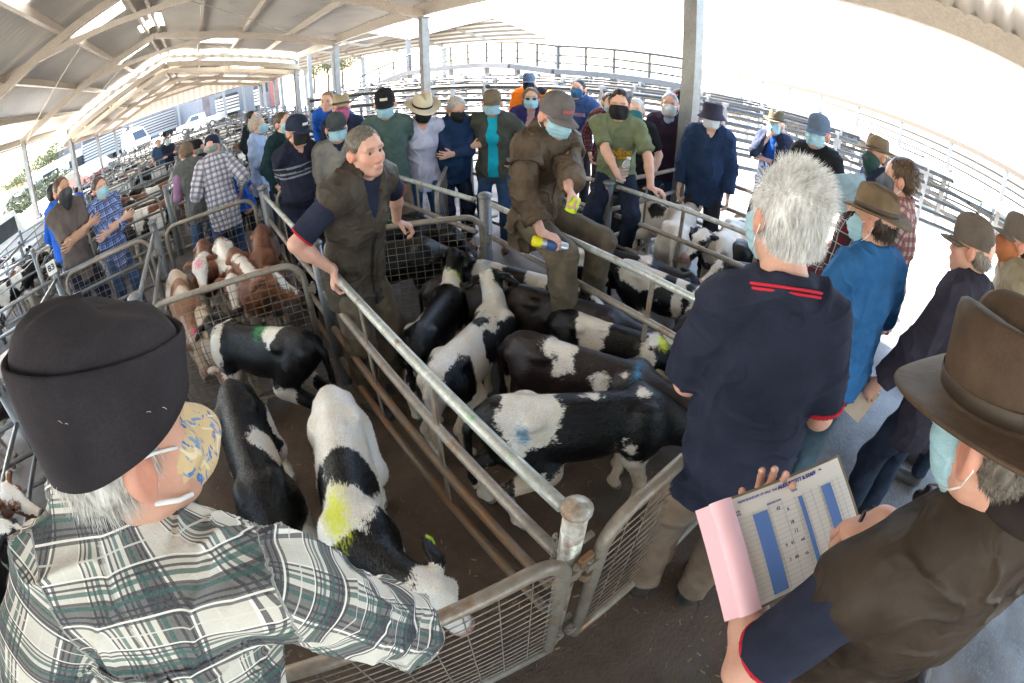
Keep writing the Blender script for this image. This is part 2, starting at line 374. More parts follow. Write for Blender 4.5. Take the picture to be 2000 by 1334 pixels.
def calf(label, loc, az, s=1.0, h=.012, mat=None, patches=(), marks=(), white_legs=.30, bend=0.0, neck=(0, .45, .12), look=(0, .8, -.5), roll=0,
         legs=((0, 0), (0, 0), (0, 0), (0, 0)), fur=9000, tagged=None, group=None, white_belly=True, muzzle=(.05, .04, .045), ear_mark=None, face_white=0.0, belly_tan=False, dark=()):
    """loc: ground point under the trunk, az: compass way it faces; patches / marks: ((x,y,z),(rx,ry,rz)) on the straight body"""
    v = Vol(); K = .05
    fl = (A(1, 0, 0), .84)
    v.cap((0, -.30, .635), (0, .22, .625), .143, .128, K, fl); v.ell((0, -.04, .575), (.122, .29, .135), k=K)
    v.ell((0, -.36, .665), (.112, .125, .135), k=K); v.cap((0, -.42, .775), (0, .26, .735), .036, .040, .09)
    for sx in (-1, 1):
        v.ell((sx * .088, -.27, .752), (.030, .05, .028), k=.035); v.ell((sx * .06, -.455, .70), (.035, .035, .04), k=.05)
        v.ell((sx * .085, .26, .62), (.055, .10, .16), k=.05)
    v.ell((0, .31, .57), (.098, .115, .155), k=K)
    nb = A(0, .30, .66); ne = nb + A(*neck); v.cap(nb, ne, .102, .070, .06, fl); v.cap(nb + A(0, .05, -.09), ne + A(0, 0, -.03), .075, .06, .06, fl)
    hd = nrm(look); sd = nrm(np.cross(hd, A(0, 0, 1))); up = np.cross(sd, hd)
    if roll: sd, up = sd * math.cos(roll) + up * math.sin(roll), up * math.cos(roll) - sd * math.sin(roll)
    HR = np.stack([sd, hd, up], 1) * 1.10; pol = ne + up * .02
    def hp(x, y, z): return pol + HR @ A(x, y, z)
    v.ell(hp(0, .035, 0), (.079, .102, .079), HR / 1.1, k=.03); v.cap(hp(0, .08, -.012), hp(0, .225, -.042), .064, .046, .03, (sd, .92))
    v.ell(hp(0, .255, -.045), (.050, .038, .046), HR / 1.1, k=.02); v.cap(hp(0, .05, -.055), hp(0, .20, -.075), .045, .03, .03)
    v.ell(hp(0, .0, .062), (.03, .03, .022), HR / 1.1, k=.03)
    for sx in (-1, 1):
        v.ell(hp(sx * .055, .075, .026), (.026, .034, .024), HR / 1.1, k=.02)
        v.ell(hp(sx * .022, .283, -.035), (.010, .014, .010), HR / 1.1, k=.006, sub=True)
        er = (HR / 1.1) @ rot((0, 1, 0), sx * 32) @ rot((0, 0, 1), -sx * 22) @ rot((0, 1, 0), 0)
        ec = hp(sx * .122, -.028, .006)
        v.cap(hp(sx * .06, .0, .03), hp(sx * .10, -.012, .026), .024, .026, .012)
        v.ell(ec, (.062, .040, .020), er, k=.012)
        v.ell(ec + HR @ A(sx * .005, .026, .004), (.042, .021, .013), er, k=.01, sub=True)
    hoofs = []
    for i, (sx, dy) in enumerate([(-1, legs[0]), (1, legs[1])]):                      # hind legs: stifle forward, hock back
        dx, dl = dy; hip = A(sx * .078, -.34, .60); st = A(sx * .105, -.21 + dl * .3, .45); hk = A(sx * .085 + dx * .6, -.43 + dl * .75, .33)
        ft = A(sx * .082 + dx, -.385 + dl, .095); hf = A(sx * .082 + dx, -.345 + dl, .022)
        v.cap(hip, st, .100, .070, .04, (A(1, 0, 0), .75)); v.cap(st, hk, .066, .036, .03); v.ell(hk + A(0, -.01, .01), (.030, .036, .034), k=.02)
        v.cap(hk, ft, .031, .027, .015); v.ell(ft, (.032, .034, .03), k=.015); v.cap(ft, hf + A(0, 0, .012), .028, .033, .015); hoofs.append(hf)
    for i, (sx, dy) in enumerate([(-1, legs[2]), (1, legs[3])]):
        dx, dl = dy; el = A(sx * .09, .23, .46); kn = A(sx * .082 + dx * .5, .27 + dl * .55, .27); ft = A(sx * .08 + dx, .255 + dl, .09); hf = A(sx * .08 + dx, .285 + dl, .022)
        v.cap(A(sx * .09, .27, .60), el, .08, .062, .04, (A(1, 0, 0), .75)); v.cap(el, kn, .052, .034, .03); v.ell(kn, (.034, .036, .04), k=.015)
        v.cap(kn, ft, .028, .025, .015); v.ell(ft, (.030, .032, .028), k=.015); v.cap(ft, hf + A(0, 0, .012), .027, .032, .015); hoofs.append(hf)
    v.chain([A(0, -.475, .755), A(.01, -.53, .68), A(.015, -.535, .50), A(.01, -.525, .36)], [.03, .022, .016, .024], .02); v.chain([A(.01, -.525, .36), A(.01, -.52, .26)], [.026, .010], .02)
    V, Q = v.mesh(h, [(A(0, 0, .004), A(0, 0, -1))]); V = relax(V, Q, 1, .3)
    if fur:
        N = vnormals(V, Q); q = np.random.RandomState(int(abs(loc[0]) * 97 + abs(loc[1]) * 31) + 3)
        ar = np.linalg.norm(np.cross(V[Q[:, 2]] - V[Q[:, 0]], V[Q[:, 3]] - V[Q[:, 1]]), axis=1)
        keep = V[Q[:, 0], 2] > .06; pr = ar * keep; fi = q.choice(len(Q), fur, p=pr / pr.sum()); bw = q.dirichlet((1, 1, 1, 1), fur)
        P = (V[Q[fi]] * bw[:, :, None]).sum(1); n = N[Q[fi, 0]]
        comb = np.stack([np.zeros(fur), np.full(fur, -1.), np.full(fur, -.55)], 1) + (vnoise(P * 9, 5)[:, None] - .5) * A(1.4, 0, 0) + q.normal(0, .28, (fur, 3))
        comb -= n * (comb * n).sum(1)[:, None]; comb /= np.linalg.norm(comb, axis=1)[:, None] + 1e-9
        L = q.uniform(.012, .024, fur) * np.where(P[:, 2] < .35, .5, 1.0); tip = P + comb * L[:, None] + n * (L * q.uniform(.08, .32, fur))[:, None]
        sd2 = np.cross(comb, n) * .0016; FV = np.stack([P - sd2, P + sd2, tip], 1).reshape(-1, 3); FT = np.arange(3 * fur).reshape(-1, 3) + len(V)
        V0 = V; V = np.vstack([V, FV]); src = np.repeat(P, 3, 0); U = np.vstack([V0, src])
    else: U = V; FT = None
    # coat fields
    def field(L, d=-1.0):
        f = np.full(len(U), d)
        for c, r in L:
            c = np.asarray(c, float); r = np.asarray(r, float); k = np.sqrt((((U - c) / r) ** 2).sum(1)); f = np.maximum(f, (1 - k) * r.min())
        return f
    wf = field(patches)
    if white_legs: wf = np.maximum(wf, (white_legs - U[:, 2]) * .5)
    if white_belly: wf = np.maximum(wf, np.where(np.abs(U[:, 1]) < .34, (.485 - U[:, 2]) * .8, -1))
    if len(dark): wf = np.minimum(wf, -field(dark))
    ul = (U - pol) @ HR / 1.21
    if len(dark): wf = np.where((np.abs(ul[:, 0]) > .075) & (np.abs(ul[:, 0]) < .21) & (np.abs(ul[:, 1]) < .09) & (np.abs(ul[:, 2]) < .1), -.1, wf)
    if face_white: wf = np.maximum(wf, np.where((ul[:, 1] > -.02) & (ul[:, 2] > -.02) & (np.abs(ul[:, 0]) < .075), face_white - np.abs(ul[:, 0]), -1))
    mf = field(marks)
    ov = np.zeros((len(U), 4)); muz = np.clip((ul[:, 1] - .235) / .012, 0, 1) * (np.abs(ul[:, 0]) < .07) * (np.abs(ul[:, 2]) < .1); ov[:, :3] = muzzle; ov[:, 3] = muz
    hoof = np.min([np.linalg.norm((U - hf) / A(.05, .065, .04), axis=1) for hf in hoofs], 0) < 1.0
    ov[hoof, :3] = (.10, .075, .05); ov[hoof, 3] = .9
    if ear_mark is not None:
        e = np.linalg.norm(ul - A(ear_mark[0] * .155, -.03, -.01), axis=1) < .032; ov[e, :3] = ear_mark[1]; ov[e, 3] = .9
    dirt = np.clip((.55 - U[:, 2]) / .35, 0, 1) + np.clip(-(U[:, 1] + .36) / .15, 0, 1) * .6
    if belly_tan: dirt = np.maximum(dirt, np.clip((.64 - U[:, 2]) / .2, 0, 1))
    def bendit(P):
        P = P.copy(); y = P[:, 1]; a = bend * np.clip(y, -.5, .6) ; rr = bend * y * y * .5
        x0 = P[:, 0].copy(); P[:, 0] = x0 * np.cos(a) + rr; P[:, 1] = y - x0 * np.sin(a)
        return P * s
    B = bendit(V)
    me = mkmesh('calf', B, [Q] + ([FT] if FT is not None else []), {'w': wf, 'mk': mf, 'ovr': ov, 'dirt': np.clip(dirt, 0, 1)})
    o = link('calf', me, mat); o.location = (loc[0], loc[1], 0); o.rotation_euler = (0, 0, -rad(az)); tag(o, label, 'calf', group)
    e = MB()
    bi = lambda p: bendit(np.asarray([p]))[0]
    for sx in (-1, 1):
        eb = MB(); c = hp(sx * .064, .082, .014); n = 8
        a = np.linspace(0, 2 * np.pi, n, endpoint=False); ph = np.linspace(0, np.pi, 6)
        eb.grid(np.array([[bi(c + .0165 * A(math.sin(p) * math.cos(t), math.sin(p) * math.sin(t), math.cos(p))) for t in a] for p in ph]), True)
        eb.build('eye', M_eye, o, True)
    if tagged:
        sx, col = tagged; tb = MB(); c = hp(sx * .122, -.005, .004); d = nrm(HR @ A(-sx * .1, .9, .35))
        tb.tube([bi(c + d * .008), bi(c + d * .018)], [.021 * s] * 2, 14); tb.build('ear_tag', plain('tag_' + col, {'w': (.8, .8, .78), 'y': (.75, .6, .45)}[col], .5), o)
    return o
M_eye = plain('animal_eye', (.012, .008, .006), .08, 0, .0)
# ------------------------------------------------------------------ people
SKIN = {'fair': (.62, .37, .27), 'ruddy': (.56, .32, .24), 'tan': (.46, .27, .18), 'pale': (.68, .45, .35)}
M_iris = plain('iris', (.05, .035, .02), .1, 0, 0); M_sclera = plain('eye_white', (.34, .31, .29), .2, 0, 0)
def hat_xf(HR, H): return lambda V: V @ HR.T + H
def ringgrid(prof, n, fx):
    """prof: rows (r, z); fx(theta, r, z, i) -> point"""
    th = np.linspace(0, 2 * np.pi, n, endpoint=False)
    return np.array([[fx(t, r, z, i) for t in th] for i, (r, z) in enumerate(prof)])
def brim_hat(par, HR, H, s, mat, bandmat, brim=.062, ch=.115, curl=.030, dip=.012, n=56, pinch=.028, tilt=0, cr=.0):
    o = MB(); z0 = .040
    def P(t, r, z, i):
        c, sn = math.cos(t), math.sin(t); e = max(0, r - 1.0)
        x, y = c * (.088 + cr), sn * (.107 + cr)
        if e > 0:
            k = (e * brim); x += c * k; y += sn * k; z = z + curl * (e ** 1.6) * (abs(c) ** 2.2) - dip * e ** 1.5 * (abs(sn) ** 3)
            return A(x, y, z0 + z)
        x *= r; y *= r; zz = z
        if z > .3 * ch:
            q = (z - .3 * ch) / (.7 * ch); x *= 1 - .10 * q; y *= 1 - .06 * q
            zz -= pinch * q ** 2 * math.exp(-(x / .026) ** 2); fr = max(0, sn); x *= 1 - .22 * q * fr ** 3; zz += .012 * q * fr * (1 - math.exp(-(x / .03) ** 2)) - .010 * q * max(0, -sn)
        return A(x, y, z0 + zz)
    prof = [(1.02, -.004), (1.4, -.004), (1.75, -.004), (2.0, -.004), (2.02, -.001), (2.0, .002), (1.75, .002), (1.4, .002), (1.12, .002), (1.0, .004), (.995, .02), (.99, .3 * ch), (.975, .6 * ch), (.95, .85 * ch), (.90, .95 * ch), (.80, .99 * ch), (.62, .985 * ch), (.42, .975 * ch), (.2, .97 * ch), (.01, .97 * ch)]
    R_ = HR @ rot((1, 0, 0), tilt)
    o.grid(ringgrid(prof, n, P), True); hat = o.build('hat', mat, par, True, None, lambda V: (V @ R_.T + H) * s)
    b = MB(); b.grid(ringgrid([(1.0, .006), (1.012, .007), (1.012, .026), (1.0, .027)], n, lambda t, r, z, i: A(math.cos(t) * (.0895 + cr) * r, math.sin(t) * (.1085 + cr) * r, z0 + z)), True)
    b.build('hat_band', bandmat, hat, True, None, lambda V: (V @ R_.T + H) * s); return hat
def ball_cap(par, HR, H, s, mat, vmat=None, vis=.075, n=40, sweep=0, logo=None, tilt=-6):
    o = MB(); z0 = .030
    def P(t, r, z, i): return A(math.cos(t) * .0845 * r, math.sin(t) * .1045 * r - .004, z0 + z + .006 * math.sin(t) * r)
    prof = [(1.0, -.012), (1.012, 0), (1.01, .02), (.97, .05), (.88, .077), (.72, .096), (.5, .107), (.25, .112), (.06, .113), (.055, .118), (.01, .119)]
    R_ = HR @ rot((1, 0, 0), tilt); xf = lambda V: (V @ R_.T + H) * s
    o.grid(ringgrid(prof, n, P), True); cap = o.build('cap', mat, par, True, None, xf)
    v = MB(); rows = []
    for q in (0, .35, .7, 1.0):
        rows.append([A((.080 - .006 * q * q) * math.sin(a), .1 * math.cos(a) * (1 + 0) - .004 + vis * q * max(0, math.cos(a)) ** .6, z0 - .004 - .018 * (a / 1.25) ** 2 - .012 * q) for a in np.linspace(-1.3, 1.3, 17)])
    top = np.array(rows); v.grid(top + A(0, 0, .004), flip=False); v.grid(top - A(0, 0, 0), flip=True)
    e = np.stack([top[-1] + A(0, 0, .004), top[-1]]); v.grid(e)
    v.build('visor', vmat or mat, cap, True, None, xf)
    if logo:
        l = MB()
        for (x0, x1, za, zb) in ([(-.03, .03, .034, .056)] if logo[1] == 'patch' else [(-.034 + q * .0145, -.034 + q * .0145 + .010, .034, .052) for q in range(5)]):
            f = lambda x, z: A(x, math.sqrt(max(0, 1 - (x / .0845) ** 2)) * .1045 * (1 - .9 * max(0, z - .02) ** 1.0) + .0015 - .004, z0 + z)
            l.grid(np.array([[f(x, z) for x in np.linspace(x0, x1, 7)] for z in np.linspace(za, zb, 4)]))
        l.build('badge', logo[0], cap, True, None, xf)
    return cap
def bucket_hat(par, HR, H, s, mat, n=40):
    o = MB(); z0 = .022
    def P(t, r, z, i): return A(math.cos(t) * .088 * r, math.sin(t) * .106 * r, z0 + z + .004 * math.sin(3 * t) * (r > 1.1))
    prof = [(1.0, -.01), (1.45, -.045), (1.47, -.043), (1.46, -.040), (1.25, -.018), (1.03, .003), (1.0, .006), (.985, .04), (.95, .082), (.93, .088), (.88, .091), (.5, .095), (.01, .096)]
    o.grid(ringgrid(prof, n, P), True); return o.build('hat', mat, par, True, None, lambda V: (V @ HR.T + H) * s)
def strands(o, roots, dirs, L, wdt, segs=3, droop=.3, seed=1, curl=.0):
    q = np.random.RandomState(seed); n = len(roots); d = dirs / (np.linalg.norm(dirs, axis=1)[:, None] + 1e-9)
    L = L * q.uniform(.55, 1.15, n); side = np.cross(d, q.normal(0, 1, (n, 3))); side /= np.linalg.norm(side, axis=1)[:, None] + 1e-9
    rows = []; p = roots.copy(); dd = d.copy()
    for i in range(segs + 1):
        wv = wdt * (1 - .8 * i / segs); rows.append(np.stack([p - side * wv, p + side * wv], 1))
        p = p + dd * (L / segs)[:, None]; dd = dd + A(0, 0, -droop) / segs + q.normal(0, .10 + curl, (n, 3)); dd /= np.linalg.norm(dd, axis=1)[:, None]
    V = np.stack(rows, 1).reshape(-1, 3); b = np.arange(n)[:, None] * (2 * (segs + 1)); Q = []
    for i in range(segs): Q.append(b + np.array([2 * i, 2 * i + 1, 2 * i + 3, 2 * i + 2]))
    o.raw(V, np.concatenate(Q))
def person(label, base, az, s=1.0, h=.011, skin='fair', tops=(), legs=None, boots=None, hat=None, hair=('short', (.05, .03, .02)), mask=None,
           lean=3, side=0, twist=0, head=(0, 0, 0), armR=None, armL=None, feet=((-.11, .02), (.11, .0)), J=None, pelvis=None, shoulders=.166, belly=.0,
           group=None, eyes=True, seat=False, fem=False, beard=0.0, glasses=None, fold=.009, puvs=1.0, brow=(.10, .06, .04), headscale=1.07, kneepole=(0, 1, 0), trims=(), neck=.155):
    base = np.asarray(base, float); a = rad(az); Rw = np.array([[math.cos(a), math.sin(a), 0], [-math.sin(a), math.cos(a), 0], [0, 0, 1]])  # local -> world
    L = lambda p: (Rw.T @ (np.asarray(p, float) - A(base[0], base[1], 0))) / s
    o = empty('person', (base[0], base[1], 0), -a); tag(o, label, 'person', group)
    P = A(0, 0, .94) if pelvis is None else A(*pelvis)
    if J and 'P' in J: P = L(J['P'])
    u = rot((0, 1, 0), side) @ rot((1, 0, 0), -lean) @ A(0, 0, 1)
    N = P + u * .52
    if J and 'N' in J: N = L(J['N']); u = nrm(N - P)
    SL_ = np.linalg.norm(N - P) / .52
    sx = rot((0, 0, 1), -twist) @ A(1, 0, 0); sx = nrm(sx - u * (sx @ u)); S = {}
    sw = shoulders
    S['R'] = P + u * .475 * SL_ + sx * sw; S['L'] = P + u * .475 * SL_ - sx * sw
    if J:
        for k in 'RL':
            if 'S' + k in J: S[k] = L(J['S' + k])
        sx = nrm(S['R'] - S['L'])
    fx = nrm(np.cross(u, sx)); sx = nrm(np.cross(fx, u))
    hy, hpit, hr = head; Rh0 = rot((0, 0, 1), -hy) @ rot((1, 0, 0), hpit) @ rot((0, 1, 0), hr)
    nd = nrm(u * .5 + A(0, 0, 1) * .5 + Rh0 @ A(0, .28, 0)); H = N + nd * neck
    if J and 'H' in J: H = L(J['H'])
    HR = Rh0 * headscale; iHR = Rh0.T / headscale
    hq = lambda x, y, z: H + HR @ A(x, y, z)
    # arms: shoulder, elbow, wrist, hand axis, palm normal
    arms = {}
    for k, spec, sg in (('R', armR, 1), ('L', armL, -1)):
        spec = dict(spec or {}); up_, fo = .285, .255
        if 'w' in spec: tg = L(spec['w'])
        elif 'l' in spec: tg = A(*spec['l'])
        else: tg = S[k] + A(sg * .07, .05, -.525)
        pole = A(*spec.get('pole', (sg * .5, -1, -.3)))
        if J and 'E' + k in J: el = L(J['E' + k]); wr = tg
        else: el, wr = ik(S[k], tg, up_, fo, pole)
        hd = nrm(L(spec['hd']) - L((0, 0, 0))) if 'hd' in spec else nrm(wr - el)
        if 'hdl' in spec: hd = nrm(spec['hdl'])
        pn = spec.get('pn'); pn = nrm(pn) if pn is not None else nrm(A(-sg, .2, 0))
        if 'pnw' in spec: pn = nrm(Rw.T @ A(*spec['pnw']))
        pn = nrm(pn - hd * (pn @ hd)); arms[k] = (S[k], el, wr, hd, pn, spec.get('curl', .55), spec.get('spread', 1.0), spec.get('thumb', 1))
    # legs
    LG = []
    for i, (fxy, sg) in enumerate(zip(feet, (-1, 1))):
        hip = P + A(sg * .088, 0, -.02); ft = A(fxy[0], fxy[1], (fxy[2] if len(fxy) > 2 else 0) + .085); kp = A(*kneepole) + A(sg * .25, 0, 0)
        kn, ft = ik(hip, ft, .43, .42, kp); LG.append((hip, kn, ft))
    # --- body, one continuous skin
    v = Vol(); fl = (fx, .66)
    v.chain([P - u * .05, P + u * .12, P + u * .33 * SL_, P + u * .45 * SL_], [.135, .125, .145, .125], .04, fl); v.cap(S['L'], S['R'], .045, .045, .05)
    v.cap(N - u * .03, H + HR @ A(0, -.022, -.07), .056, .052, .025); v.cap(N - u * .05, N + u * .01, .065, .058, .05)
    v.ell(hq(0, -.012, .03), np.array([.076, .097, .088]) * headscale, Rh0, k=.02); v.ell(hq(0, .028, -.045), np.array([.060, .068, .078]) * headscale, Rh0, k=.025)
    v.ell(hq(0, .070, -.098), np.array([.024, .022, .020]) * headscale, Rh0, k=.025); v.cap(hq(-.040, .0, -.075), hq(-.015, .06, -.10), .02, .018, .025); v.cap(hq(.040, .0, -.075), hq(.015, .06, -.10), .02, .018, .025)
    v.cap(hq(0, .080, .010), hq(0, .104, -.034), .008, .0120, .012); v.cap(hq(-.042, .070, .026), hq(.042, .070, .026), .013, .013, .015)
    for q in (-1, 1):
        v.ell(hq(q * .012, .094, -.038), np.array([.009, .011, .008]) * headscale, Rh0, k=.006); v.ell(hq(q * .040, .057, -.030), np.array([.022, .024, .022]) * headscale, Rh0, k=.025)
        v.ell(hq(q * .031, .086, .004), np.array([.019, .014, .0095]) * headscale, Rh0, k=.012, sub=True)
        en = Rh0 @ nrm((q * .88, .46, .05)); eb = hq(q * .0815, -.016, -.010); ez = Rh0 @ nrm((0, -.12, 1)); ey_ = np.cross(en, ez)
        v.tor(eb, en, .0155 * headscale, .0052 * headscale, .003, 1.5, ez); v.ell(eb - en * .008, np.array([.016, .024, .004]) * headscale, np.stack([ey_, ez, en], 1), k=.004); v.ell(eb - ez * .024 + en * .001, np.array([.010, .010, .006]) * headscale, np.stack([ey_, ez, en], 1), k=.006); v.cap(eb + ey_ * .009 - ez * .014, eb + ey_ * .006 + ez * .012, .0045, .003, .004); v.cap(hq(q * .068, -.010, -.012), eb - en * .006, .020, .018, .01)
    v.cap(hq(-.020, .094, -.0655), hq(.020, .094, -.0655), .0065, .0065, .006); v.cap(hq(-.018, .093, -.0765), hq(.018, .093, -.0765), .007, .007, .006)
    v.cap(hq(-.022, .105, -.071), hq(.022, .105, -.071), .0028, .0028, .003, sub=True)
    for k, (sh, el, wr, hd, pn, cu, spd, thb) in arms.items():
        v.cap(sh, el, .047, .039, .02); v.cap(el, el + (wr - el) * .35, .039, .040, .02); v.cap(el + (wr - el) * .3, wr, .040, .0265, .02, (pn, .86)); sg = 1 if k == 'R' else -1
        ts = np.cross(hd, pn) * sg                                                        # towards the thumb
        v.cap(wr, wr + hd * .07, .030, .037, .016, (pn, .46))
        for of, le, tk in [(.030, .93, .0092), (.0105, 1.05, .0098), (-.0098, 1.0, .0096), (-.029, .80, .0086)]:
            b0 = wr + hd * (.088 - abs(of) * .25) + ts * of * (1 + .12 * spd); d0 = nrm(hd + ts * of * 4 * spd); ang = 0
            for ll, rr, bb in [(.043, 1.0, .75), (.027, .92, 1.0), (.021, .84, .75)]:
                ang += cu * bb; d = d0 * math.cos(ang) + pn * math.sin(ang); b1 = b0 + d * ll * le; v.cap(b0, b1, tk * rr, tk * rr * .92, .005); b0 = b1
        t0 = wr + hd * .022 + ts * .024; td = nrm(hd * .75 + ts * .75 + pn * .25 * (1 + cu)); t1 = t0 + td * .042; t2 = t1 + nrm(td + hd * .55 + pn * .5 * cu) * .032; v.cap(t0, t1, .0145, .011, .012); v.cap(t1, t2, .011, .0088, .005)
    for hip, kn, ft in LG: v.cap(hip, kn, .072, .052, .03); v.cap(kn, ft, .05, .036, .02); v.cap(ft - A(0, 0, .03), ft + A(0, .1, -.05), .03, .025, .02)
    V, Q = v.mesh(h); ul = (V - H) @ iHR.T; sk = A(*SKIN[skin]); col = np.ones((len(V), 4)); col[:, :3] = sk
    def tint(c, r, colr, st):
        k = np.clip(1.3 - np.sqrt((((ul - A(*c)) / A(*r)) ** 2).sum(1)), 0, 1)[:, None] * st; col[:, :3] = col[:, :3] * (1 - k) + A(*colr) * k
    tint((0, .115, -.03), (.03, .035, .03), sk * A(1.0, .62, .55), .6)
    for q in (-1, 1):
        tint((q * .048, .08, -.03), (.035, .035, .03), sk * A(1.02, .72, .66), .6); tint((q * .085, -.01, -.01), (.025, .04, .045), sk * A(1.05, .72, .66), .7)
        tint((q * .031, .098, .030), (.026, .03, .0065), brow, .9)
        tint((q * .031, .09, .006), (.020, .03, .008), sk * .55, .5)  # eye hollows toned down: socket shade put into the skin colour
    tint((0, .10, -.071), (.027, .025, .012), (.46, .17, .14), .7)
    if beard: tint((0, .06, -.085), (.075, .075, .06), (.22, .17, .14), beard)
    for hip, kn, ft in LG: pass
    body = link('body', mkmesh('body', V * s, Q, {'col': col}), skin_mat(), o)
    # --- eyes
    if eyes:
        for q in (-1, 1):
            e = MB(); c = hq(q * .0310, .0655, .003); n = 10; ph = np.array([0, .22, .46, .8, 1.2, 1.6, 2.1, 2.6, np.pi]); th = np.linspace(0, 2 * np.pi, n, endpoint=False); R3 = .0128
            G_ = np.array([[c + HR @ A(math.sin(p) * math.cos(t), math.cos(p), math.sin(p) * math.sin(t)) * R3 for t in th] for p in ph]); e.grid(G_ * s, True)
            eo = e.build('eye', None, o, True); eo.data.materials.append(M_sclera); eo.data.materials.append(M_iris)
            mi = np.zeros(len(eo.data.polygons), np.int32); mi[:3 * n] = 1; eo.data.polygons.foreach_set('material_index', mi)
    # --- clothes
    def garment(name, mat, th=.010, sleeve=1.9, hem=.06, collar=None, open_=False, vneck=False, hh=None, amp=None, cuff=None, long_coat=False, cape=False, flare=0.0, neckcut=True, seed=1, sl_loose=.0, puff=0):
        g = Vol(); low = P - u * .05 - A(0, 0, hem); dn = nrm(A(0, 0, -1) * .6 - u * .4)
        rr = [.162 + flare, .152 + .4 * flare, .134 + (.0 if not fem else -.012), .146, .122]
        g.chain([low - A(0, 0, .06), P - u * .03, P + u * .13, P + u * .33 * SL_, P + u * .44 * SL_], [r + th for r in rr], .05, (fx, .70 if not fem else .66)); g.cap(S['L'], S['R'], .046 + th, .046 + th, .06)
        for k in 'RL': g.cap(N + u * .0, S[k] * .75 + N * .25 + u * .01, .046 + th, .050 + th, .05)
        if belly: g.ell(P + u * .14 + fx * (.045 + .3 * belly), A(.15, .12, .15) + belly * .5, np.stack([sx, fx, u], 1), k=.06)
        if fem: g.ell(P + u * .33 + fx * .075, (.125, .07, .07), np.stack([sx, fx, u], 1), k=.05)
        if puff:
            for i in range(7):
                z = .02 + i * .068; g.tor(P + u * z, u, .150, .028 + th * .6, .03, .72, fx)
        pl = [(low, dn)]
        for k, (sh, el, wr, hd, pn, cu, spd, thb) in arms.items():
            if sleeve <= 0:
                continue
            x = min(sleeve, 1.0); lo_ = sl_loose
            e1 = sh + (el - sh) * x; g.cap(sh, e1 + (e1 - sh) * .06, .051 + th + lo_ * .5, (.045 + th + lo_ + (.007 if sleeve < 1 else 0)), .03, None, [(e1, nrm(e1 - sh))] if sleeve < 1 else None)
            if sleeve > 1:
                e2 = el + (wr - el) * (sleeve - 1); g.cap(el, e2 + (e2 - el) * .05, .043 + th + lo_, .034 + th + lo_ * .8, .02, None, [(e2, nrm(wr - el))])
                if cuff: g.cap(e2 - nrm(wr - el) * cuff, e2 + nrm(wr - el) * .01, .037 + th + lo_, .038 + th + lo_, .004, None, [(e2, nrm(wr - el)), (e2 - nrm(wr - el) * cuff, -nrm(wr - el))])
        if cape: g.chain([N - u * .02, N - u * .14], [.12, .20], .02, (fx, .72))
        nk = nrm(u * .85 + fx * -.28)
        if collar:
            g.tor(N + u * .012 + fx * .004, nrm(u + fx * .42), .070 + th * .5, collar, .012, 1.06, fx)
        g.ell(N + u * .055 + fx * .020, (.060, .066, .075), np.stack([sx, fx, u], 1), k=.008, sub=True)
        if open_ or vneck:
            g.cap(N + fx * .11 + u * .05, N + fx * .165 - u * (.26 if open_ else .15), .074, .014, .012, None, None, True)
        if open_ == 2: g.cap(N + fx * .16, P + fx * .2 - u * .2, .055, .07, .012, (fx, 2.2), None, True)
        V, Q = g.mesh(hh or h, pl); nn = vnormals(V, Q); am = fold if amp is None else amp
        wv_ = (np.stack([vnoise(V * 4.5, seed + 2), vnoise(V * 4.5, seed + 3), vnoise(V * 4.5, seed + 4)], 1) - .5) * 1.3
        r1 = 1 - np.abs(2 * vnoise(V * A(8.5, 8.5, 4.2) + wv_, seed) - 1); r2 = 1 - np.abs(2 * vnoise(V * A(13, 13, 17) + wv_ * 1.4, seed + 6) - 1); f3 = vnoise(V * A(3.2, 3.2, 2.6), seed + 9)
        V = V + nn * np.clip(am * (1.6 * r1 ** 4 - .45 + (.95 * r2 ** 5 - .2) + 1.1 * (f3 - .5)), -.30 * am, 2.2 * am)[:, None]
        # cloth coordinates: across / along, apart on body and sleeves
        rel = V - P; uu = np.arctan2(rel @ sx, (rel @ fx) * 1.45 + 1e-6) * .155; uu = np.where((rel @ fx) < 0, np.sign(rel @ sx) * .155 * np.pi - np.arctan2(rel @ sx, -(rel @ fx) * 1.45) * .155, uu)
        puv = np.stack([uu, rel @ u, np.zeros(len(V))], 1)
        dt = np.abs(rel @ sx) - .9 * shoulders
        if sleeve > 0:
            for k, (sh, el, wr, hd, pn, cu, spd, thb) in arms.items():
                d1, t1 = segdist(V, sh, el); d2, t2 = segdist(V, el, wr); dd = np.minimum(d1, d2)
                sgn = 1 if k == 'R' else -1; isl = (dd < .085 + th) & ((((V - S[k]) @ (sx * sgn)) > -.012) | (((V - S[k]) @ u) < -.13) & (dd < .066 + th + sl_loose))
                for sel, dA, dB, off in ((isl & (d1 <= d2), sh, el, 0), (isl & (d2 < d1), el, wr, .285)):
                    ax = nrm(dB - dA); e1 = nrm(np.cross(ax, fx + A(.01, .02, .3))); e2 = np.cross(ax, e1); r_ = V[sel] - dA
                    puv[sel, 0] = np.arctan2(r_ @ e1, r_ @ e2) * .058; puv[sel, 1] = -(r_ @ ax) - off + .04
        ob = link(name, mkmesh(name, V * s, Q, {'puv': puv * puvs}), mat, o); return ob
    for i, t in enumerate(tops):
        t = dict(t)
        if any(t.get('th', .01) < t2.get('th', .01) for t2 in tops): t.setdefault('amp', .002)
        garment(t.pop('name'), t.pop('mat'), seed=i + int(abs(base[0] * 31 + base[1] * 7)) % 50, **t)
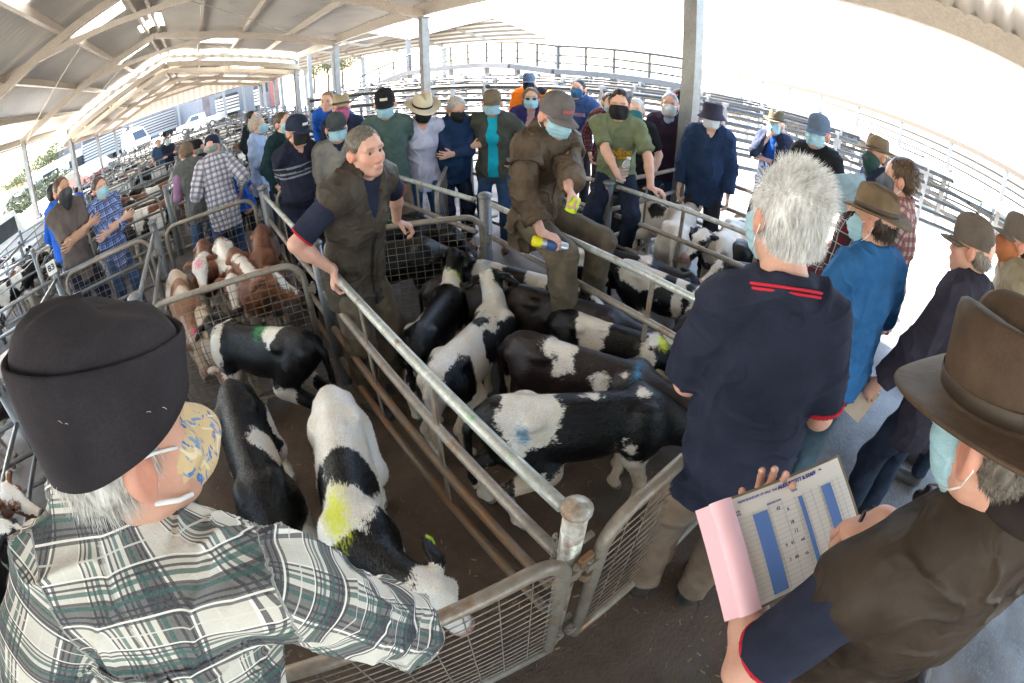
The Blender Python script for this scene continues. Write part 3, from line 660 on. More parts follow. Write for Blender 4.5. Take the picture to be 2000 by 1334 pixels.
    for tr in trims:
        if tr[0] == 'cuff':
            _, m_, tt, wd_, r_ = tr
            for k, (sh, el, wr, hd, pn, cu, spd, thb) in arms.items():
                e1 = sh + (el - sh) * tt; ax = nrm(el - sh); g = Vol(); g.cap(e1 - ax * (wd_ + .02), e1 + ax * .02, r_, r_ - .0015, .004, None, [(e1 + ax * .002, ax), (e1 - ax * wd_, -ax)]); V, Q = g.mesh(min(h, .006) * .8)
                link('sleeve_trim', mkmesh('sleeve_trim', V * s, Q), m_, o)
        else:
            _, nm_, m_, R_, r_, up_, ti = tr; ax = nrm(u + fx * ti); c = N + u * up_ + fx * .004; x_ = sx; y_ = np.cross(ax, x_); g = MB()
            th_ = np.linspace(0, 2 * np.pi, 40, endpoint=False); g.tube([(c + R_ * math.cos(t) * x_ + R_ * 1.08 * math.sin(t) * y_) * s for t in th_], r_ * s, 10, False, True); q_ = g.build(nm_, m_, o, True)
            Vv = np.array([v.co[:] for v in q_.data.vertices]); puv_ = np.stack([np.arctan2((Vv / s - c) @ x_, (Vv / s - c) @ y_) * .08, (Vv / s - c) @ ax, np.zeros(len(Vv))], 1).astype(np.float32); a_ = q_.data.attributes.new('puv', 'FLOAT_VECTOR', 'POINT'); a_.data.foreach_set('vector', puv_.ravel())
    if legs:
        t = dict(legs); g = Vol(); th = t.get('th', .012); low = P - u * .03
        g.chain([P + u * .08, P + u * .0, P - A(0, 0, .07)], [.132 + th * .6, .140 + th * .6, .122 + th * .6], .04, (fx, .68))
        for hip, kn, ft in LG:
            sh_ = t.get('short'); g.cap(hip - A(0, 0, .02 if pelvis is None else -.004), kn, (.076 if pelvis is None else .084) + th * .6, .060 + th, .04)
            if not sh_: g.cap(kn, ft + (kn - ft) * .02, .060 + th, .046 + th, .03, None, [(ft + (kn - ft) * .05, nrm(ft - kn))])
        pl = [(P + u * (.10 if P[2] < 1.0 and pelvis is None else .30), u)]
        V, Q = g.mesh(h * 1.1, pl); nn = vnormals(V, Q); f1 = fbm(V * A(9, 9, 7), 4, 2); V = V + nn * (fold * ((1 - np.abs(2 * f1 - 1)) ** 3 * 1.4 - .5 + .5 * (vnoise(V * 20, 3) - .5)) * np.clip((P[2] - .02 - V[:, 2]) / .15, 0, 1) - .006 * (V[:, 2] > P[2] - .10))[:, None]
        link(t.get('name', 'trousers'), mkmesh('trousers', V * s, Q), t['mat'], o)
    if boots:
        for hip, kn, ft in LG:
            g = Vol(); f2 = nrm(A((ft[0] - P[0]) * .5, 1, 0)); fl0 = ft - A(0, 0, .085)
            g.cap(ft + A(0, 0, .06), fl0 + A(0, 0, .045), .048, .046, .02); g.cap(fl0 + A(0, 0, .045), fl0 + f2 * .15 + A(0, 0, .032), .045, .038, .02); g.ell(fl0 + f2 * .16 + A(0, 0, .035), (.044, .05, .036), k=.02)
            for q in (-.03, .0): pass
            V, Q = g.mesh(max(h * .8, .007), [(fl0 + A(0, 0, .002), A(0, 0, -1)), (ft + A(0, 0, .07), A(0, 0, 1))]); link('boot', mkmesh('boot', V * s, Q), boots, o)
    # --- hair, hats, masks
    if hair:
        st, hc = hair[0], hair[1]; hm = hair_mat('hair_%d_%d_%d' % tuple(int(c * 250) for c in hc), hc); q = np.random.RandomState(int(abs(base[0] * 991)) + 5)
        g = Vol(); z0 = {'long': -.02}.get(st, .0)
        hk = .92 if hat else 1.0; g.ell(hq(0, -.020 + (.006 if hat else 0), .036), np.array([.081, .098, .090]) * headscale * hk, Rh0, k=.01); g.ell(hq(0, -.055 + (.008 if hat else 0), -.018), np.array([.066, .050, .052]) * headscale, Rh0, k=.03)
        if st == 'long':
            for qx in (-1, 1): g.cap(hq(qx * .06, -.03, 0), hq(qx * .075, -.02, -.19), .035, .028, .03)
            g.cap(hq(0, -.06, 0), hq(0, -.085, -.2), .06, .045, .03)
        front = (hq(0, .052, .055), Rh0 @ nrm((0, 1.0, -.55))); V, Q = g.mesh(min(h, .009), [front, (hq(0, 0, {'long': -.25, 'fluffy': -.034}.get(st, -.06)), Rh0 @ A(0, .55, -1)/1.141)])
        nn = vnormals(V, Q); V = V + nn * (.004 * (vnoise(V * A(60, 60, 22), 3) - .5))[:, None]
        m = MB(); m.raw(V * s, Q); ns = hair[2] if len(hair) > 2 else 700; fi = q.randint(0, len(Q), ns); Rt = V[Q[fi]].mean(1); Nn = nn[Q[fi, 0]]
        ll = {'short': .020, 'buzz': .008, 'curly': .035, 'long': .06, 'fluffy': .042, 'fringe': .030}.get(st, .02); ul2 = (Rt - H) @ iHR.T
        kp = (ul2[:, 2] < .012) if hat or st == 'fringe' else np.ones(ns, bool); Rt, Nn, ul2 = Rt[kp], Nn[kp], ul2[kp]; ns = len(Rt)
        if st in ('fluffy', 'fringe'):
            dr = Nn * .24 + (Rh0 @ A(.25, -.3, .45)) * np.clip(ul2[:, 2:3] / .07 - .35, 0, 1) + (Rh0 @ A(0, -.35, -1.3)) * np.clip(1.0 - ul2[:, 2:3] / .09, 0, 1) + q.normal(0, .16, (ns, 3))
        else: dr = Nn * .45 + (Rh0 @ A(0, -.35, -.8)) + q.normal(0, .2, (ns, 3))
        dr = dr + (Rh0 @ np.stack([vnoise(Rt * 22, 1) - .5, vnoise(Rt * 22, 2) - .5, vnoise(Rt * 22, 3) - .5])).T * 1.3
        strands(m, Rt * s, dr, ll * s * (np.clip((ul2[:, 2] + .115) / .10, .25, 1) if st == 'fluffy' else 1), (.0007 if st in ('fluffy', 'fringe') else .0014) * s, 3, .35 if st != 'curly' else 0, 3, .25 if st == 'curly' else .0)
        m.build('hair', hm, o, True)
    if hat:
        kd, hm = hat[0], hat[1]; kw = hat[2] if len(hat) > 2 else {}
        if kd == 'brim': brim_hat(o, HR, H, s, hm, kw.pop('band') if 'band' in kw else M_band, **kw)
        elif kd == 'cap': ball_cap(o, HR, H, s, hm, **kw)
        elif kd == 'bucket': bucket_hat(o, HR, H, s, hm)
    if mask:
        kd, mm = mask[0], mask[1]; g = Vol(); z1 = -.002 if kd != 'bandana' else .0
        g.ell(hq(0, .034, -.048), np.array([.0715, .079, .088]) * headscale, Rh0, k=.03); g.cap(hq(0, .09, -.008), hq(0, .119, -.04), .012, .016, .025); g.cap(hq(0, .105, -.05), hq(0, .085, -.10), .022, .022, .035)
        pl = [(hq(0, 0, -.004), Rh0 @ nrm((0, -.25, 1))), (hq(0, .024, 0), Rh0 @ A(0, -1, 0))]
        for q in (-1, 1): g.ell(hq(q * .040, .058, -.032), np.array([.032, .033, .032]) * headscale, Rh0, k=.02)
        if kd == 'bandana': g.cap(hq(0, .03, -.09), hq(0, .03, -.14), .062, .050, .03); pl[1] = (hq(0, -.03, 0), Rh0 @ A(0, -1, 0))
        else: pl.append((hq(0, 0, -.118), Rh0 @ A(0, .2, -1)))
        hm_ = min(h, .008); V, Q = g.mesh(hm_, pl); um = (V - H) @ iHR.T
        if kd == 'surgical': nn = vnormals(V, Q); V = V + nn * (.0016 * np.sign(np.sin(um[:, 2] * 260)))[:, None]
        mo = link('face_mask', mkmesh('face_mask', V * s, Q), mm, o)
        if kd != 'bandana':
            for q in (-1, 1):
                st_ = MB(); ear = hq(q * .086, -.03, .012)
                for z_, zz in ((-.012, .012), (-.095, -.045)):
                    st_.tube([hq(q * .062, .035, z_) * s, hq(q * .078, .0, (z_ + zz) / 2) * s, hq(q * .088, -.024, zz) * s], .0016 * s, 6)
                st_.tube([hq(q * .088, -.024, .012) * s, hq(q * .088, -.036, -.015) * s, hq(q * .088, -.024, -.045) * s], .0016 * s, 6)
                st_.build('ear_loop', mask[2] if len(mask) > 2 else M_loop, mo, True)
    if glasses:
        gm = MB()
        for q in (-1, 1):
            c = hq(q * .033, .108, .004); th = np.linspace(0, 2 * np.pi, 14, endpoint=False); ring = [c + HR @ A(.021 * math.cos(t), -.004 * abs(math.cos(t)), .016 * math.sin(t)) for t in th]
            gm.raw(np.array(ring + [c]) * s, (), [[14, i, (i + 1) % 14] for i in range(14)]) if glasses == 'sun' else gm.tube(np.array(ring) * s, .0014 * s, 5, False, True)
            gm.tube([hq(q * .054, .104, .008) * s, hq(q * .074, .05, .008) * s, hq(q * .085, -.01, .008) * s], .0016 * s, 5)
        gm.tube([hq(-.012, .112, .006) * s, hq(.012, .112, .006) * s], .0016 * s, 5); gm.build('glasses', plain('glasses', (.02, .02, .022), .15), o)
    o['_'] = 0; del o['_']
    return o, dict(N=N, H=H, HR=HR, S=S, P=P, u=u, fx=fx, sx=sx, arms=arms, toW=lambda p: Rw @ (np.asarray(p) * s) + A(base[0], base[1], 0))
M_loop = plain('ear_loop_white', (.75, .75, .73), .7, 0, 0); M_band = plain('hat_band_dark', (.05, .035, .025), .6)
# ------------------------------------------------------------------ shared materials of the place
GALV = steel('galvanised', (.19, .20, .21), 0, .45, .5, dirt=.3)
GALVP = steel('galvanised_painted', (.44, .45, .42), .12, .45, .35, True, dirt=.35)
RAILD = steel('worn_rail', (.27, .235, .195), .22, .5, .3, dirt=.5)
RUSTY = steel('rusty_rail', (.17, .125, .085), .55, .6, .15, dirt=.5)
WHITEST = steel('pale_steel', (.036, .038, .041), .05, .55, .15, dirt=.15)
BLUEST = steel('blue_grey_pipe', (.032, .044, .053), .05, .45, .35, dirt=.2)
ROOFM = plain('zincalume_sheet', (.88, .85, .79), .34, .55, .06, .7)
FRAMEM = steel('roof_steel', (.42, .375, .32), 0, .55, .15, dirt=.10)
SHEETW = plain('white_sheet', (.12, .12, .12), .5, 0, .08, 2)
def skylight():
    m, t, b = newmat('skylight_sheet', (.8, .8, .76), .6); g = G(t)
    tr = g.n('ShaderNodeBsdfTranslucent'); tr.inputs[0].default_value = (.86, .85, .80, 1); mx = g.n('ShaderNodeMixShader'); mx.inputs[0].default_value = .72
    t.links.new(b.outputs[0], mx.inputs[1]); t.links.new(tr.outputs[0], mx.inputs[2]); t.links.new(mx.outputs[0], t.nodes['Material Output'].inputs[0]); return m
SKYL = skylight()

# ------------------------------------------------------------------ ground and floors
def ground_mat():
    m, t, b = newmat('gravel_ground', (.3, .28, .25), .95); g = G(t)
    c = g.mix(g.ramp(g.noise(.35, 6), .35, .65), (.42, .38, .33), (.55, .51, .45)); c = g.mix(g.math('MULTIPLY', g.noise(14, 4, .7), .5), c, (.22, .2, .18))
    c = g.mix(g.ramp(g.noise(.08, 4), .58, .66), c, (.20, .24, .09)); g.put(b.inputs['Base Color'], c); g.bump(g.noise(25, 4), .5, .02, b); return m
def floor_mat():
    m, t, b = newmat('concrete_floor', (.25, .25, .25), .6); g = G(t); sp = g.n('ShaderNodeSeparateXYZ'); t.links.new(g.co(), sp.inputs[0])
    grey = g.mix(g.ramp(g.noise(2.2, 7, .65), .35, .65), (.058, .055, .052), (.118, .114, .110)); grey = g.mix(g.ramp(g.noise(34, 4, .7), .52, .7), grey, (.14, .135, .13))
    br = g.mix(g.ramp(g.noise(3.1, 7, .7), .34, .66), (.058, .035, .0215), (.125, .079, .049)); br = g.mix(g.ramp(g.noise(24, 5, .75), .58, .74), br, (.034, .021, .014))
    br = g.mix(g.ramp(g.noise(1.7, 3), .56, .66), br, (.095, .072, .052))
    nz = g.math('MULTIPLY', g.math('SUBTRACT', g.noise(1.6, 5, .65), .5), 1.4)
    kx = g.ramp(g.math('ADD', sp.outputs[0], nz), 2.0, 1.55); ky = g.ramp(g.math('ADD', sp.outputs[1], nz), 2.95, 2.65)
    k = g.math('MULTIPLY', kx, ky); far = g.math('MULTIPLY', g.ramp(sp.outputs[1], 2.6, 4.0), .42); k = g.math('MAXIMUM', k, far)
    g.put(b.inputs['Base Color'], g.mix(k, grey, br)); wet = g.ramp(g.noise(1.3, 6, .6), .42, .60)
    g.put(b.inputs['Roughness'], g.math('ADD', g.math('MULTIPLY', wet, .35), .50)); g.bump(g.noise(40, 6, .7), .8, .012, b); return m
gb = MB(); gb.raw([(-900, -900, -.12), (900, -900, -.12), (900, 900, -.12), (-900, 900, -.12)], [[0, 1, 2, 3]]); tag(gb.build('ground', ground_mat()), kind='structure')
fb = MB(); fb.raw([(-7.5, -12, 0), (7.2, -12, 0), (7.2, 36, 0), (-7.5, 36, 0), (-7.5, -12, -.14), (7.2, -12, -.14), (7.2, 36, -.14), (-7.5, 36, -.14)], [[0, 1, 2, 3], [0, 4, 5, 1], [1, 5, 6, 2], [2, 6, 7, 3], [3, 7, 4, 0]]); tag(fb.build('floor', floor_mat()), kind='structure')
# straw crumbs trodden into the floor
sb = MB(); q = np.random.RandomState(4)
for i in range(2600):
    x, y = (q.uniform(-.6, 2.0), q.uniform(-.5, 2.8)) if i < 1300 else (q.uniform(-6.5, 6.5), q.uniform(-1, 12)); a = q.uniform(0, 6.3); l = q.uniform(.004, .016); d = A(math.cos(a), math.sin(a), 0) * l; e = A(-d[1], d[0], 0) * .28
    sb.raw([A(x, y, .004) - d - e, A(x, y, .005) + d - e, A(x, y, .007) + d + e, A(x, y, .006) - d + e], [[0, 1, 2, 3]])
tag(sb.build('litter', plain('straw', (.22, .155, .08), .9, 0, .4, 3)), kind='stuff')

# ------------------------------------------------------------------ the open shed: corrugated roof on steel frames
RX, RZ, SLP, XL, XR = -1.08, 5.0, .285, -6.25, 4.47
def roof_sheet(name, y0, y1, dz, par, lights, pitch=.20, amp=.032):
    xs = sorted(set([XL, -4.95, -3.7, -2.45, RX - .35, RX, RX + .35, .3, 1.6, 3.0, XR])); n = int((y1 - y0) / pitch) * 4; ys = np.linspace(y0, y1, n + 1)
    zc = amp * np.sin(np.arange(n + 1) * np.pi / 2); P = np.array([[(x, ys[j], RZ + dz - SLP * abs(x - RX) + zc[j]) for x in xs] for j in range(n + 1)])
    o = MB(); o.grid(P); ob = o.build(name, [ROOFM, SKYL], par, True); mi = np.zeros(len(ob.data.polygons), np.int32); c = len(xs) - 1
    for j in range(n):
        ym = (ys[j] + ys[j + 1]) / 2
        for k in range(c):
            xm = (xs[k] + xs[k + 1]) / 2
            if any(a <= ym <= b and u0 <= xm <= u1 for a, b, u0, u1 in lights): mi[j * c + k] = 1
    ob.data.polygons.foreach_set('material_index', mi); return ob
def bm1(name, a, b, w_, h_, mat, par):
    o = MB(); o.beam(a, b, w_, h_); return o.build(name, mat, par)
FY = [-8.83, -3.08, 2.67, 8.42, 14.17, 19.9]
def shed(label, ys, dz, y0, y1, lights, gable=None):
    r = empty('saleyard_shed', (RX, (y0 + y1) / 2, 0)); tag(r, label, 'shed'); off = A(*r.location)
    P = lambda x, y, z: A(x, y, z) - off
    rs = roof_sheet('roof_sheet', y0, y1, dz, r, lights); rs.location = tuple(-off)
    zr = lambda x: RZ + dz - SLP * abs(x - RX)
    for y in ys:
        f = MB()
        for x in (XL + .45, XR - .12): f.beam(P(RX, y, zr(RX) - .27), P(x, y, zr(x) - .27), .11, .19)
        f.build('rafter', FRAMEM, r)
        bm1('king_post', P(RX, y + .003, zr(RX) - .36), P(RX, y + .003, RZ + dz - .80), .07, .07, FRAMEM, r)
        bm1('collar_tie', P(-3.75, y + .004, RZ + dz - .83), P(1.6, y + .004, RZ + dz - .83), .08, .12, FRAMEM, r)
        for x in (-5.72, 4.37):
            c = MB(); zt = zr(x) - .30; c.box(P(x, y, zt / 2 - .05), (.075, .08, zt / 2 + .05)); c.box(P(x, y, zt - .02), (.13, .13, .012)); c.box(P(x, y, .012), (.14, .14, .012))
            for sx in (-.095, .095): c.tube([P(x + sx, y, .02), P(x + sx, y, .06)], .012, 6)
            c.build('column', GALV, r)
    for x in (XL + .12, -4.95, -3.7, -2.45, RX - .16, RX + .16, .3, 1.6, 3.0):
        bm1('purlin', P(x, y0 + .05, zr(x) - .105), P(x, y1 - .05, zr(x) - .105), .075, .15, FRAMEM, r)
    bm1('eave_beam', P(XR - .06, y0, zr(XR) - .105), P(XR - .06, y1, zr(XR) - .105), .10, .27, FRAMEM, r); bm1('eave_beam', P(XL, y0, zr(XL) - .10), P(XL, y1, zr(XL) - .10), .06, .16, FRAMEM, r)
    for k in range(len(ys) - 1):
        for sx in (-1, 1):
            xe = XL + .6 if sx < 0 else XR - .5; o = MB(); o.tube([P(RX + sx * .3, ys[k], zr(RX) - .40), P(xe, ys[k + 1], zr(xe) - .40)], .011, 6); o.build('brace_rod', FRAMEM, r)
    if gable:
        yg, d0, d1, gm = gable; n = 110; xs = np.linspace(XL, XR, n); zc = np.where(np.arange(n) % 4 < 2, .018, -.018)
        G_ = np.array([[P(x, yg + c, RZ - SLP * abs(x - RX) + d1) for x, c in zip(xs, zc)], [P(x, yg + c, (RZ - SLP * abs(x - RX) + d0) if d0 > -1.2 else 2.85) for x, c in zip(xs, zc)]]); o = MB(); o.grid(G_); o.build('gable_sheet', gm, r)
        if d0 > -1.2:
            for x in (XL + .02, XR - .02): bm1('fascia_beam', P(RX, yg - .09, RZ + d0 + .02), P(x, yg - .09, RZ - SLP * abs(x - RX) + d0 + .02), .10, .22, FRAMEM, r)
    return r
LT = [(a, a + .8, -2.45, -1.43) for a in (3.4, 5.6, 9.6, 15.4)] + [(1.4, 2.3, -3.7, -2.45)] + [(a, a + .95, RX, RX + .35) for a in (4, 12)] + [(16.6, 17.5, .3, 1.6), (12.8, 13.7, -1.43, -.7)]
shed('open saleyard shed with corrugated roof over the near calf pens', FY, 0, -10.5, 19.75, LT, (19.82, -.62, -.06, SKYL))
shed('lower saleyard shed behind the white gable, roof stepping down', [20.2, 25.65, 31.4], -.58, 20.0, 32.9, [(a, a + 1.0, u, v_) for a in (21, 27) for u, v_ in ((-3.7, -2.45), (1.6, 3.0))], (32.8, -9, -.62, ROOFM))

# ------------------------------------------------------------------ pens: posts, rails, mesh gates
PX = [-4.53, -3.25, -1.97, -.69, .565, 1.86, 3.06, 4.25]
def post(label, x, y, z=1.13, r=.045, mat=None, cap=True, group='pen posts', parts=True):
    o = MB(); o.tube([(0, 0, -.02), (0, 0, z)], r, 14); ob = o.build('post', mat or GALV, None, True); ob.location = (x, y, 0); tag(ob, label, 'post', group)
    if cap and parts:
        c = MB(); c.grid(ringgrid([(1.22, z - .004), (1.22, z + .008), (.9, z + .020), (.45, z + .026), (.25, z + .030), (.01, z + .031)], 16, lambda t, rr, zz, i: A(math.cos(t) * r * rr, math.sin(t) * r * rr, zz)), True); c.build('post_cap', mat or GALV, ob, True)
        for lz in (.93, .27): b = MB(); b.tube([(r * .7, -r * .5, lz), (r * 1.9, -r * .5, lz)], .012, 6); b.build('latch_lug', RAILD, ob)
    return ob
def chain_part(par, top, n=11, mat=None):
    o = MB()
    for i in range(n):
        c = A(*top) + A(.004 * math.sin(i * 1.3), .004 * math.cos(i), -.021 * i); a = i * math.pi / 2; x = A(math.cos(a), math.sin(a), 0); th = np.linspace(0, 2 * np.pi, 8, endpoint=False)
        o.tube([c + x * .008 * math.cos(t) + A(0, 0, .015) * math.sin(t) for t in th], .0028, 5, False, True)
    return o.build('chain', mat or RAILD, par, True)
ZR = (1.05, .79, .52, .27)
def rails(label, a, b, mats=None, zs=ZR, r=.021, uprights=1, group='pen rail panels', parts=True):
    a = A(*a, 0) if len(a) == 2 else A(*a); b = A(*b, 0) if len(b) == 2 else A(*b); m = (a + b) / 2; d = nrm(b - a); a2, b2 = a - m, b - m
    mats = mats or [RAILD] * len(zs)
    if not parts:
        o = MB()
        for z in zs: o.tube([a2 + A(0, 0, z), b2 + A(0, 0, z)], r, 6)
        o.tube([(0, 0, zs[-1]), (0, 0, zs[0])], r * .6, 5); ob = o.build('rail_panel', mats[0], None, True); ob.location = tuple(m); return tag(ob, label, 'fence', group)
    e = empty('rail_panel', m); tag(e, label, 'fence', group)
    for z, mt in zip(zs, mats):
        o = MB(); n = 9; t = np.linspace(0, 1, n); sag = -.006 * np.sin(t * np.pi); o.tube([a2 + (b2 - a2) * tt + A(0, 0, z + s_) for tt, s_ in zip(t, sag)], r, 12); o.build('rail', mt, e, True)
    for k in range(uprights):
        p = a2 + (b2 - a2) * (k + 1) / (uprights + 1); o = MB(); o.beam(p + A(0, 0, zs[-1] + r), p + A(0, 0, zs[0] - r), .008, .030, tuple(d)); o.build('upright', RAILD, e)
    return e
def gate(label, a, b, zt=1.02, zb=.14, r=.021, cr=.13, mat=None, wy=.052, wx=.10, group='mesh pen gates', wr=.0022, hing=True):
    a = A(*a, 0); b = A(*b, 0); m = (a + b) / 2; d = nrm(b - a); Ln = np.linalg.norm(b - a) / 2; z = A(0, 0, 1); e = empty('mesh_gate', m); tag(e, label, 'gate', group)
    pts = [d * -Ln + z * zb, d * -Ln + z * (zt - cr)] + arc(d * (-Ln + cr) + z * (zt - cr), cr, math.pi, math.pi / 2, d, z)[1:] + arc(d * (Ln - cr) + z * (zt - cr), cr, math.pi / 2, 0, d, z) + [d * Ln + z * zb]
    o = MB(); o.tube(pts, r, 12); o.build('frame', mat or RAILD, e, True); o = MB(); o.tube([d * -Ln + z * zb, d * Ln + z * zb], r * .9, 10); o.build('bottom_rail', RAILD, e, True)
    o = MB(); zz = np.arange(zb + wy, zt - .01, wy)
    for h_ in zz:
        ex = Ln if h_ < zt - cr else Ln - cr + math.sqrt(max(0, cr ** 2 - (h_ - zt + cr) ** 2)); o.tube([d * -ex + z * h_, d * ex + z * h_], wr, 4, False)
    nv = int(2 * Ln / wx)
    for k in range(1, nv):
        x = -Ln + 2 * Ln * k / nv; o.tube([d * x + z * zb, d * x + z * (zt - r)], wr * 1.1, 4, False)
    o.build('wire_mesh', plain('wire', (.22, .18, .14), .5, .3, .3, 9), e)
    if hing:
        for hz in (.25, .85):
            o = MB(); o.box(d * (Ln + .03) + z * hz, (.028, .014, .022)); o.tube([d * (Ln + .045) + z * (hz - .04), d * (Ln + .045) + z * (hz + .04)], .011, 8); o.build('hinge', RAILD, e)
    return e
# the near fences
fp = post('fat steel corner post with rusty domed cap between the two nearest gates', .555, .455, 1.10, .036, steel('corner_post', (.42, .40, .36), .42, .45, .3, True, .45), True, None)
chain_part(fp, (-.045, .02, .98)); kb = MB(); kb.box((0.01, -.060, .86), (.024, .008, .055)); kb.tube([(0.01, -.07, .79), (.01, -.07, .83)], .022, 8); kb.build('keyhole_plate', RUSTY, fp)
rails('long four-rail pen divider with paint-smeared top rail, nearest the corner post', (.56, .51), (.565, 2.67), [GALVP, RAILD, RUSTY, RUSTY], r=.022, uprights=2)
p2 = post('galvanised post with chain under the hand of the man in the oilskin vest', .575, 2.76, 1.10, .042); chain_part(p2, (.06, -.03, .98))
rails('pale four-rail divider beside the black calves behind the vest man', (.58, 2.84), (.55, 4.72), [GALVP, RAILD, RAILD, RUSTY], uprights=1)
post('galvanised post at the back end of the brown calves pen', .56, 4.82, 1.12, .055)
rails('paint-streaked pen divider the man in the brown coat sits on', (1.86, .50), (1.88, 2.70), [GALVP, RAILD, RAILD, RUSTY], uprights=2)
post('squat galvanised post beside the brown coat man', 1.88, 2.78, 1.10, .048)
rails('four-rail divider in front of the green t-shirt boy behind the black calves', (1.85, 2.87), (1.72, 4.55), [GALVP, RAILD, RAILD, RAILD], uprights=1)
rails('pen divider the man in the green slogan t-shirt sits on', (3.13, .50), (3.05, 2.50), [GALVP, RAILD, RAILD, RAILD], uprights=2)
post('post under the seat of the man in the green slogan t-shirt', 3.05, 2.6, 1.06, .045); rails('four-rail panel running back to the woman in the aqua t-shirt', (3.03, 2.70), (2.88, 4.48), [GALVP, RAILD, RAILD, RAILD], uprights=1)
post('post at the far end of the aqua t-shirt woman rail panel', 2.87, 4.56, 1.12, .055)
rails('rail panel from the green slogan t-shirt man across to the big column', (3.12, 2.62), (4.28, 2.70), [RAILD] * 4); rails('rail panel in front of the man in the navy bucket hat', (4.36, .5), (4.36, 2.58), [RAILD] * 4, uprights=1)
post('post at the near end of the bucket hat man rail panel', 4.36, .42); post('post behind the white haired man where two gates meet', 1.86, .44); post('post right of the white haired man, near the blue shirt man', 3.13, .42)
gate('nearest mesh gate, under the elbow of the man in the green check shirt', (-.67, .53), (.485, .40), 1.01, .13, .023); gate('near mesh gate right of the corner post, at the white haired man', (1.79, .42), (.62, .39), 1.03, .13, .023)
gate('mesh gate in front of the brown and white calves', (-.62, 2.90), (.45, 2.69), 1.04, .14, .021, wx=.06); gate('mesh gate under the right hand of the man in the oilskin vest', (.70, 3.02), (1.72, 2.58), 1.03, .14, .021, wx=.06)
gate('mesh gate the woman in the white hat leans on', (1.80, 4.62), (2.78, 4.62), 1.02, .14, .02, wx=.07, wy=.06); gate('mesh gate in front of the grey t-shirt man and the blue check woman', (-1.86, 4.86), (-.78, 4.84), 1.04, .14, .021, wx=.07, wy=.07)
gate('mesh gate behind the brown calves, in front of the check shirt man', (-.58, 4.90), (.44, 4.85), 1.04, .14, .021, wx=.08, wy=.08); gate('mesh gate in front of the man in the striped navy jumper', (.68, 4.80), (1.66, 4.66), 1.05, .14, .02, wx=.07, wy=.07)
gate('mesh gate at the right pen beside the blue shirt man', (3.02, .46), (1.95, .44), 1.02, .14, .02); gate('mesh gate between the blue shirt man and the bucket hat man', (4.28, .42), (3.22, .42), 1.02, .14, .02, wy=.06, wx=.08)
gate('swung mesh gate of the black calves pen beside the green t-shirt boy', (1.86, 3.5), (2.55, 4.45), 1.0, .14, .02, wx=.07, wy=.06)
post('leaning grey post left of the brown calves', -.69, 4.93, 1.15); post('post at the near left corner of the brown calves pen', -.69, 2.98, 1.12)
rails('rail panel along the left side of the brown calves', (-.69, 3.05), (-.69, 4.85), [GALV] * 4); rails('rail panel along the left pen behind the man in the beanie', (-.69, .6), (-.69, 2.9), [GALV] * 4)
# pens to the left and the rows of pens behind
NP = 0
def cell_rails(x0, y0, x1, y1, lab): rails(lab, (x0, y0), (x1, y1), [GALV] * 4, parts=False, group='rails of the further pens')
FAR = 'galvanised rail panel among the further calf pens'
for j, y in enumerate((.5, 2.8, 4.9)):
    for i in range(3):
        if j or i: cell_rails(PX[i], y, PX[i + 1], y, FAR)
        post('short galvanised post among the pens on the left', PX[i], y, 1.12, .045, parts=False, group='posts of the left pens')
post('short galvanised post among the pens on the left', PX[2], 0.5, 1.12, .045, parts=False, group='posts of the left pens')
for i in range(3):
    for ya, yb in ((.5, 2.8), (2.8, 4.9)): cell_rails(PX[i], ya, PX[i], yb, FAR)
XS2 = [-5.5] + PX
rows = [(7.35, 9.6), (9.6, 11.9), (13.9, 16.1), (16.1, 18.3), (20.3, 22.5), (22.5, 24.7), (26.6, 28.8), (28.8, 31.0)]
seedp = None
pp = rails(FAR, (0, 0), (0, 2.25), [GALV] * 4, parts=False, group='rails of the further pens'); qq = rails(FAR, (0, 0), (1.25, 0), [GALV] * 4, parts=False, group='rails of the further pens'); ps = post('short galvanised post among the further calf pens', 0, 0, 1.15, .045, parts=False, group='posts of the further pens')
fst = [True, True, True]
def put(o, k, loc, rz=0):
    if fst[k]: c = o; fst[k] = False
    else: c = dup(o)
    c.location = loc; c.rotation_euler = (0, 0, rz)
yset = sorted(set([r_[0] for r_ in rows] + [r_[1] for r_ in rows]))
for ya, yb in rows:
    for x in XS2: put(pp, 0, (x, (ya + yb) / 2, 0))
for y in yset:
    for i in range(len(XS2) - 1): put(qq, 1, ((XS2[i] + XS2[i + 1]) / 2, y, 0))
    for x in XS2: put(ps, 2, (x, y, 0))
# curved-top gates standing at the alley side of the further pens
for k, (x, y) in enumerate([(PX[1], 7.3), (PX[2], 7.3), (PX[3], 7.3), (PX[4], 7.3), (PX[5], 7.3), (PX[2], 12.0), (PX[3], 12.0), (PX[4], 12.0), (PX[1], 12.0)]):
    gate('curved-top mesh gate along the alley of the further pens', (x + .08, y - .07), (x + 1.15, y - .07), 1.06, .14, .02, wx=.10, wy=.10, group='gates of the further pens', hing=False)
